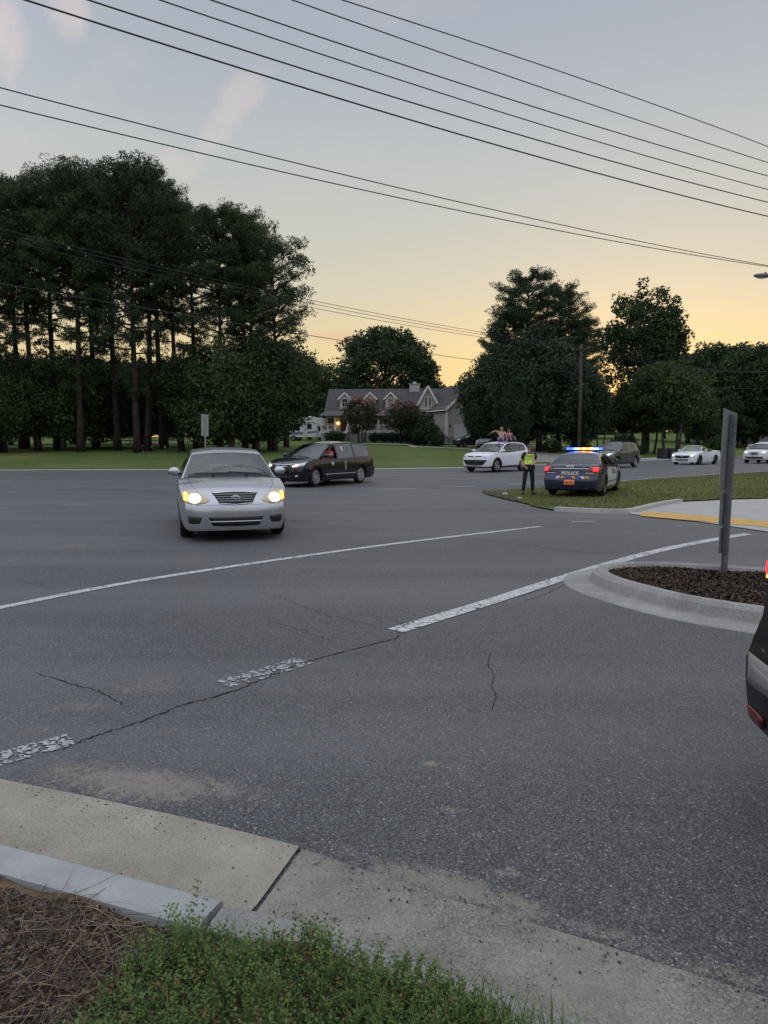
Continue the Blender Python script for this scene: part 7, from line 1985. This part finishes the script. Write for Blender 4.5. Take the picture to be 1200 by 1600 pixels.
for s in (-1, 1):
    MB().box((3.44, s * .75 - .15, .8), (3.54, s * .75 + .15, 1.0)).build('headlight', M_lampc, rv)
    for xx in (2.6, -2.2):
        w = MB().lathe([(0, -.13), (.37, -.12), (.4, -.08), (.4, .08), (.37, .12), (0, .13)], (xx, s * (.93 if xx > 0 else 1.13), .4), 'y', 20).build('wheel', M_tyre, rv, smooth=True)
        MB().lathe([(0, -.14), (.22, -.14), (.22, .14), (0, .14)], (xx, s * (.93 if xx > 0 else 1.13), .4), 'y', 14).build('rim', M_rimm, w)

# ------------------------------------------------------------------ people
def skin(name, J, E, root, m, parent, sub=1, smooth=True):
    """one continuous skinned surface grown on a joint tree"""
    names = list(J); me = bpy.data.meshes.new(name)
    me.from_pydata([J[k][0] for k in names], [(names.index(a), names.index(b)) for a, b in E], [])
    ob = bpy.data.objects.new(name, me); C.objects.link(ob)
    sk = ob.modifiers.new('s', 'SKIN'); sk.use_smooth_shade = True; sk.branch_smoothing = .4
    for i, k in enumerate(names):
        r = J[k][1]; r = r if hasattr(r, '__len__') else (r, r)
        v = me.skin_vertices[0].data[i]; v.radius = r; v.use_root = (k == root)
    if sub: ss = ob.modifiers.new('b', 'SUBSURF'); ss.levels = sub; ss.render_levels = sub
    bpy.context.view_layer.update()
    dg = bpy.context.evaluated_depsgraph_get(); m2 = bpy.data.meshes.new_from_object(ob.evaluated_get(dg)); bpy.data.objects.remove(ob)
    m2.name = name; m2.materials.clear(); m2.polygons.foreach_set('use_smooth', [True] * len(m2.polygons))
    return link(name, m2, m, parent)
M_skin = mat('skin', (.42, .24, .17), rough=.6, spec=.3); M_skin2 = mat('skin tanned', (.34, .19, .13), rough=.6)
def person(name, label, loc, rz, P, cloth, scale=1.0, group=None, skin_m=None, hair=None):
    """P: joint positions; faces local -Y"""
    root = empty(name, loc, rz); root.scale = (scale,) * 3; tag(root, label, 'person', group); sm = skin_m or M_skin
    V = {k: Vector(v) for k, v in P.items()}
    J = {'pelvis': (V['pelvis'], (.13, .10)), 'waist': (V['pelvis'].lerp(V['chest'], .45), (.125, .09)), 'chest': (V['chest'], (.15, .105)), 'neckb': (V['chest'].lerp(V['neck'], .7), (.07, .06)), 'neck': (V['neck'], .055),
         'jaw': (V['neck'].lerp(V['head'], .45), (.062, .07)), 'head': (V['head'], (.078, .095)), 'crown': (V['head'] + (V['head'] - V['neck']).normalized() * .09, (.06, .07))}
    E = [('pelvis', 'waist'), ('waist', 'chest'), ('chest', 'neckb'), ('neckb', 'neck'), ('neck', 'jaw'), ('jaw', 'head'), ('head', 'crown')]
    for s in 'LR':
        J['sh' + s] = (V['sh' + s], .062); J['el' + s] = (V['el' + s], .043); J['wr' + s] = (V['wr' + s], .030)
        hd = (V['wr' + s] - V['el' + s]).normalized() if 'hd' + s not in V else (V['hd' + s] - V['wr' + s]).normalized()
        J['pm' + s] = (V['wr' + s] + hd * .07, (.040, .022)); E += [('chest', 'sh' + s), ('sh' + s, 'el' + s), ('el' + s, 'wr' + s), ('wr' + s, 'pm' + s)]
        side = hd.cross(Vector((0, -.6, .8))).normalized() if abs(hd.dot(Vector((0, -.6, .8)))) < .9 else hd.orthogonal().normalized(); curl = hd.cross(side)
        for k, (o, L) in enumerate(((-.030, .060), (-.010, .074), (.010, .070), (.030, .055))):
            a = V['wr' + s] + hd * .085 + side * o; b = a + hd * L * .55 + curl * .012; c_ = b + hd * L * .35 + curl * .030
            J['f%d%s' % (k, s)] = (a, .010); J['g%d%s' % (k, s)] = (b, .009); J['h%d%s' % (k, s)] = (c_, .008); E += [('pm' + s, 'f%d%s' % (k, s)), ('f%d%s' % (k, s), 'g%d%s' % (k, s)), ('g%d%s' % (k, s), 'h%d%s' % (k, s))]
        t0 = V['wr' + s] + hd * .03 - side * .034; t1 = t0 + hd * .04 - side * .022 + curl * .012
        J['t0' + s] = (t0, .012); J['t1' + s] = (t1, .010); E += [('pm' + s, 't0' + s), ('t0' + s, 't1' + s)]
        if 'hip' + s in V:
            J['hip' + s] = (V['hip' + s], .085); J['kn' + s] = (V['kn' + s], .055); J['an' + s] = (V['an' + s], .038); E += [('pelvis', 'hip' + s), ('hip' + s, 'kn' + s), ('kn' + s, 'an' + s)]
    skin('body', J, E, 'pelvis', sm, root)
    hd = V['head']; u = (V['head'] - V['neck']).normalized()
    f = Vector(P.get('face', (0, -1, 0))).normalized(); r_ = f.cross(u).normalized()
    q = MB().ell(hd + f * .105 - u * .005, (.013, .016, .020), 8, 6).ell(hd - r_ * .085, (.012, .022, .030), 8, 6).ell(hd + r_ * .085, (.012, .022, .030), 8, 6)
    q.build('face_features', sm, root, smooth=True)
    q = MB().ell(hd + f * .092 + r_ * .032 + u * .022, (.012, .008, .008), 8, 6).ell(hd + f * .092 - r_ * .032 + u * .022, (.012, .008, .008), 8, 6).ell(hd + f * .090 - u * .048, (.024, .006, .006), 8, 6)
    q.build('eyes_and_mouth', mat('eye dark', (.05, .03, .03), rough=.4), root)
    # clothing
    top = {k: J[k] for k in ('pelvis', 'waist', 'chest', 'neckb')}
    def grow(j, d): r = j[1]; r = r if hasattr(r, '__len__') else (r, r); return (j[0], (r[0] + d, r[1] + d))
    T = {'pelvis': grow(J['pelvis'], .018), 'waist': grow(J['waist'], .026), 'chest': grow(J['chest'], .020), 'neckb': grow(J['neckb'], .014)}; TE = [('pelvis', 'waist'), ('waist', 'chest'), ('chest', 'neckb')]
    for s in 'LR':
        T['sh' + s] = (J['sh' + s][0], .080); e_ = J['sh' + s][0].lerp(J['el' + s][0], cloth.get('sleeve', .7)); T['el' + s] = (e_, .066); TE += [('chest', 'sh' + s), ('sh' + s, 'el' + s)]
    skin('shirt', T, TE, 'chest', cloth['shirt'], root)
    if 'hipL' in V:
        B = {'pelvis': grow(J['pelvis'], .022)}; BE = []
        for s in 'LR':
            B['hip' + s] = (J['hip' + s][0], .105); B['kn' + s] = (J['kn' + s][0], .080); B['an' + s] = (J['kn' + s][0].lerp(J['an' + s][0], cloth.get('leg', .97)), .068); BE += [('pelvis', 'hip' + s), ('hip' + s, 'kn' + s), ('kn' + s, 'an' + s)]
        skin('trousers', B, BE, 'pelvis', cloth['trousers'], root)
        for s in 'LR':
            a = J['an' + s][0]; d = Vector(P.get('toe' + s, (0, -1, 0))).normalized()
            M = Matrix.Translation(a + Vector((0, 0, -.045))) @ Matrix.Rotation(math.atan2(-d.x, -d.y) * -1 * -1 * 0 + math.atan2(d.x, -d.y), 4, 'Z')
            q = MB().ell((0, 0, 0), (.052, .15, .05), 12, 8); q.v = [tuple(M @ Vector((a_, b_ - .065, max(c_, -.035) + (.02 if b_ > .03 else 0)))) for a_, b_, c_ in q.v]
            q.build('shoe', cloth.get('shoes', M_black), root, smooth=True)
    if hair:
        q = MB().ell((0, 0, 0), (.092, .108, .085), 14, 8); q.v = [tuple(hd + r_ * a + f * (-b * 1) + u * (c_ + .045)) for a, b, c_ in q.v if True]
        q.v = [p for p in q.v]; o = q.build('hair', hair[0], root, smooth=True)
        if len(hair) > 1:
            q = MB().tube([hd - f * .07 + u * .06, hd - f * .10 - u * .05, hd - f * .10 - u * .20], [.07, .075, .04], 10).build('hair_length', hair[0], o, smooth=True)
    return root, V, J

M_navy = mat('dark uniform', (.012, .013, .018), rough=.85)
M_vest = mat('lime vest', (.55, .75, .05), rough=.7, emit=(.55, .75, .05), es=.04, var=.1); M_refl = mat('silver tape', (.50, .50, .48), rough=.4)  # vest also emits a faint glow of its own lime
x, y = 5.16, 25.3
POSE = dict(pelvis=(0, 0, .98), chest=(0, -.01, 1.32), neck=(0, -.01, 1.50), head=(.0, -.03, 1.635), shL=(.185, 0, 1.43), elL=(.285, .04, 1.17), wrL=(.13, -.16, 1.08), hdL=(.05, -.20, 1.07), shR=(-.185, 0, 1.43), elR=(-.27, .03, 1.16), wrR=(-.21, -.13, .99), hdR=(-.15, -.19, .94),
            hipL=(.095, 0, .93), knL=(.13, -.03, .52), anL=(.15, .0, .10), hipR=(-.095, 0, .93), knR=(-.155, -.03, .52), anR=(-.20, .0, .10), toeL=(.25, -1, 0), toeR=(-.35, -1, 0), face=(-.25, -1, -.15))
off_root, V_, J_ = person('person', 'police officer in lime vest and cap standing on the verge, hands at belt', (x, y, H(x, y) + .045), math.radians(8), POSE, dict(shirt=M_navy, trousers=M_navy, sleeve=.75), 1.03, hair=(mat('grey hair', (.30, .28, .26), rough=.8),))
# vest over the shirt, belt, cap, radio
VJ = {'a': (Vector((0, -.005, 1.08)), (.175, .135)), 'b': (Vector((0, -.008, 1.22)), (.175, .135)), 'c': (Vector((0, -.01, 1.36)), (.172, .130)), 'd': (Vector((0, -.01, 1.43)), (.12, .10))}
vs_ = skin('vest', VJ, [('a', 'b'), ('b', 'c'), ('c', 'd')], 'b', M_vest, off_root)
def band(mb, z0, z1, rx, ry, n=28):
    mb.add([(rx * math.cos(a), ry * math.sin(a) - .006, z) for z in (z0, z1) for a in np.linspace(0, 2 * PI, n, endpoint=False)], [(i, (i + 1) % n, n + (i + 1) % n, n + i) for i in range(n)])
m = MB(); band(m, 1.055, 1.11, .178, .140); m.build('reflective_band', M_refl, vs_)
m = MB(); band(m, .975, 1.03, .172, .138); bl = m.build('duty_belt', M_black, off_root)
for (a, b, cc) in ((.185, .0, .95), (-.185, .03, .95), (.10, -.14, 1.0), (-.12, -.13, 1.0)): MB().box((a - .03, b - .03, cc - .08), (a + .03, b + .03, cc + .05)).build('belt_pouch', M_black, bl, bevel=.01)
for s in (-1, 1):
    m = MB().tube([(s * .10, -.125, 1.10), (s * .095, -.135, 1.25), (s * .10, -.105, 1.40), (s * .11, -.02, 1.475)], [.022] * 4, 6); m.build('reflective_strap', M_refl, vs_)
hd = Vector(POSE['head'])
m = MB().lathe([(.0, .125), (.085, .118), (.105, .09), (.098, .055), (.100, .045)], tuple(hd), n=18); cp = m.build('cap', M_navy, off_root, smooth=True)
f = Vector((-.25, -1, 0)).normalized(); m = MB()
m.add([tuple(hd + Vector((math.sin(a) * .098, -math.cos(a) * .098, .052))) for a in np.linspace(-1.2, .7, 8)] + [tuple(hd + Vector((math.sin(a) * (.098 + .07 * math.cos((a + .25) * 1.5)), -math.cos(a) * (.098 + .07 * math.cos((a + .25) * 1.5)), .035))) for a in np.linspace(-1.2, .7, 8)], [(i, i + 1, 9 + i, 8 + i) for i in range(7)]); m.build('cap_peak', M_black, cp)
MB().box((.10, -.11, 1.36), (.14, -.07, 1.44)).build('shoulder_radio', M_black, off_root, bevel=.008)

# seated figures
SIT = dict(pelvis=(0, 0, .12), chest=(0, .06, .46), neck=(0, .05, .64), head=(0, .02, .77), shL=(.18, .05, .57), elL=(.24, -.15, .38), wrL=(.18, -.38, .40), shR=(-.18, .05, .57), elR=(-.24, -.15, .38), wrR=(-.18, -.38, .40),
           hipL=(.09, -.05, .10), knL=(.12, -.45, .16), anL=(.12, -.60, -.22), hipR=(-.09, -.05, .10), knR=(-.12, -.45, .16), anR=(-.12, -.60, -.22), toeL=(0, -1, 0), toeR=(0, -1, 0))
def seat_in(c, y, label, cloth, pose=None, hair=None, dx=0, row=0, group=None, sk=None, dz=0):
    M = c.root.matrix_world; bpy.context.view_layer.update(); M = c.root.matrix_world
    p = M @ Vector((c.seatx - row * .95 + dx - .08, y, c.seatz - .04 + dz))
    r = c.root.rotation_euler.z + PI / 2
    P = dict(SIT); P.update(pose or {})
    return person('person', label, p, r, P, cloth, 1.0, group, sk, hair)
M_red = mat('red shirt', (.42, .05, .04), rough=.8); M_jean = mat('denim', (.05, .07, .12), rough=.9)
M_tan = mat('tan shirt', (.48, .36, .20), rough=.85); M_purple = mat('purple cloth', (.18, .10, .28), rough=.85); M_grn = mat('olive shirt', (.22, .24, .14), rough=.85)
M_hb = mat('brown hair', (.06, .035, .02), rough=.8); M_blond = mat('fair hair', (.42, .30, .15), rough=.8)
seat_in(sil, .38, 'driver in a pale shirt behind the windscreen of the silver sedan', dict(shirt=M_grn, trousers=M_jean), hair=(M_hb,))
# the van driver leans an elbow out of the open window (local x+ of the person = vehicle left)
seat_in(van, .52, 'minivan driver in a red shirt resting an arm out of the open window', dict(shirt=M_red, trousers=M_jean), dict(elL=(.36, -.12, .42), wrL=(.44, -.34, .50), hdL=(.46, -.42, .46), chest=(.05, .04, .46), neck=(.10, .03, .64), head=(.13, .0, .77), shL=(.24, .04, .57)), (M_hb,), dx=.1, dz=.06, sk=M_skin2)
seat_in(rav, .38, 'driver at the wheel of the white SUV with roof riders', dict(shirt=mat('grey shirt', (.15, .15, .17)), trousers=M_jean), hair=(M_hb,))
seat_in(rav, .45, 'rear passenger in a pink top in the white SUV with roof riders', dict(shirt=mat('pink top', (.5, .25, .25)), trousers=M_jean), hair=(M_hb, 1), row=1)
seat_in(cnv, .38, 'driver of the white convertible in a pale top', dict(shirt=mat('pale shirt', (.5, .5, .48)), trousers=M_jean), hair=(M_blond,))
def on_roof(c, xx, yy, label, cloth, pose, hair, turn):
    bpy.context.view_layer.update(); z = interp(c.sp['gh'], xx)
    p = c.root.matrix_world @ Vector((xx, yy, z - .02)); P = dict(SIT); P.update(pose)
    return person('person', label, p, c.root.rotation_euler.z + PI / 2 + turn, P, cloth, .93, 'people riding on the white SUV roof', None, hair)
legs = dict(knL=(.14, -.36, .30), anL=(.13, -.62, .10), knR=(-.14, -.40, .24), anR=(-.13, -.66, .10))
on_roof(rav, -.25, .12, 'fair-haired person in tan on the white SUV roof with one arm raised', dict(shirt=M_tan, trousers=M_purple, leg=.6), {**legs, **dict(elR=(-.38, -.10, .66), wrR=(-.50, -.28, .60), hdR=(-.57, -.34, .58), elL=(.30, .02, .34), wrL=(.32, -.16, .16))}, (M_blond, 1), .5)
on_roof(rav, -.85, .30, 'person in maroon leaning back on the rear of the white SUV roof', dict(shirt=mat('maroon top', (.22, .05, .07), rough=.85), trousers=M_jean, leg=.6), {**legs, **dict(chest=(0, .16, .40), neck=(0, .22, .56), head=(0, .22, .68), shL=(.18, .20, .50), shR=(-.18, .20, .50), elL=(.26, .36, .28), wrL=(.27, .40, .06), elR=(-.26, .36, .28), wrR=(-.27, .40, .06))}, (M_hb, 1), .9)
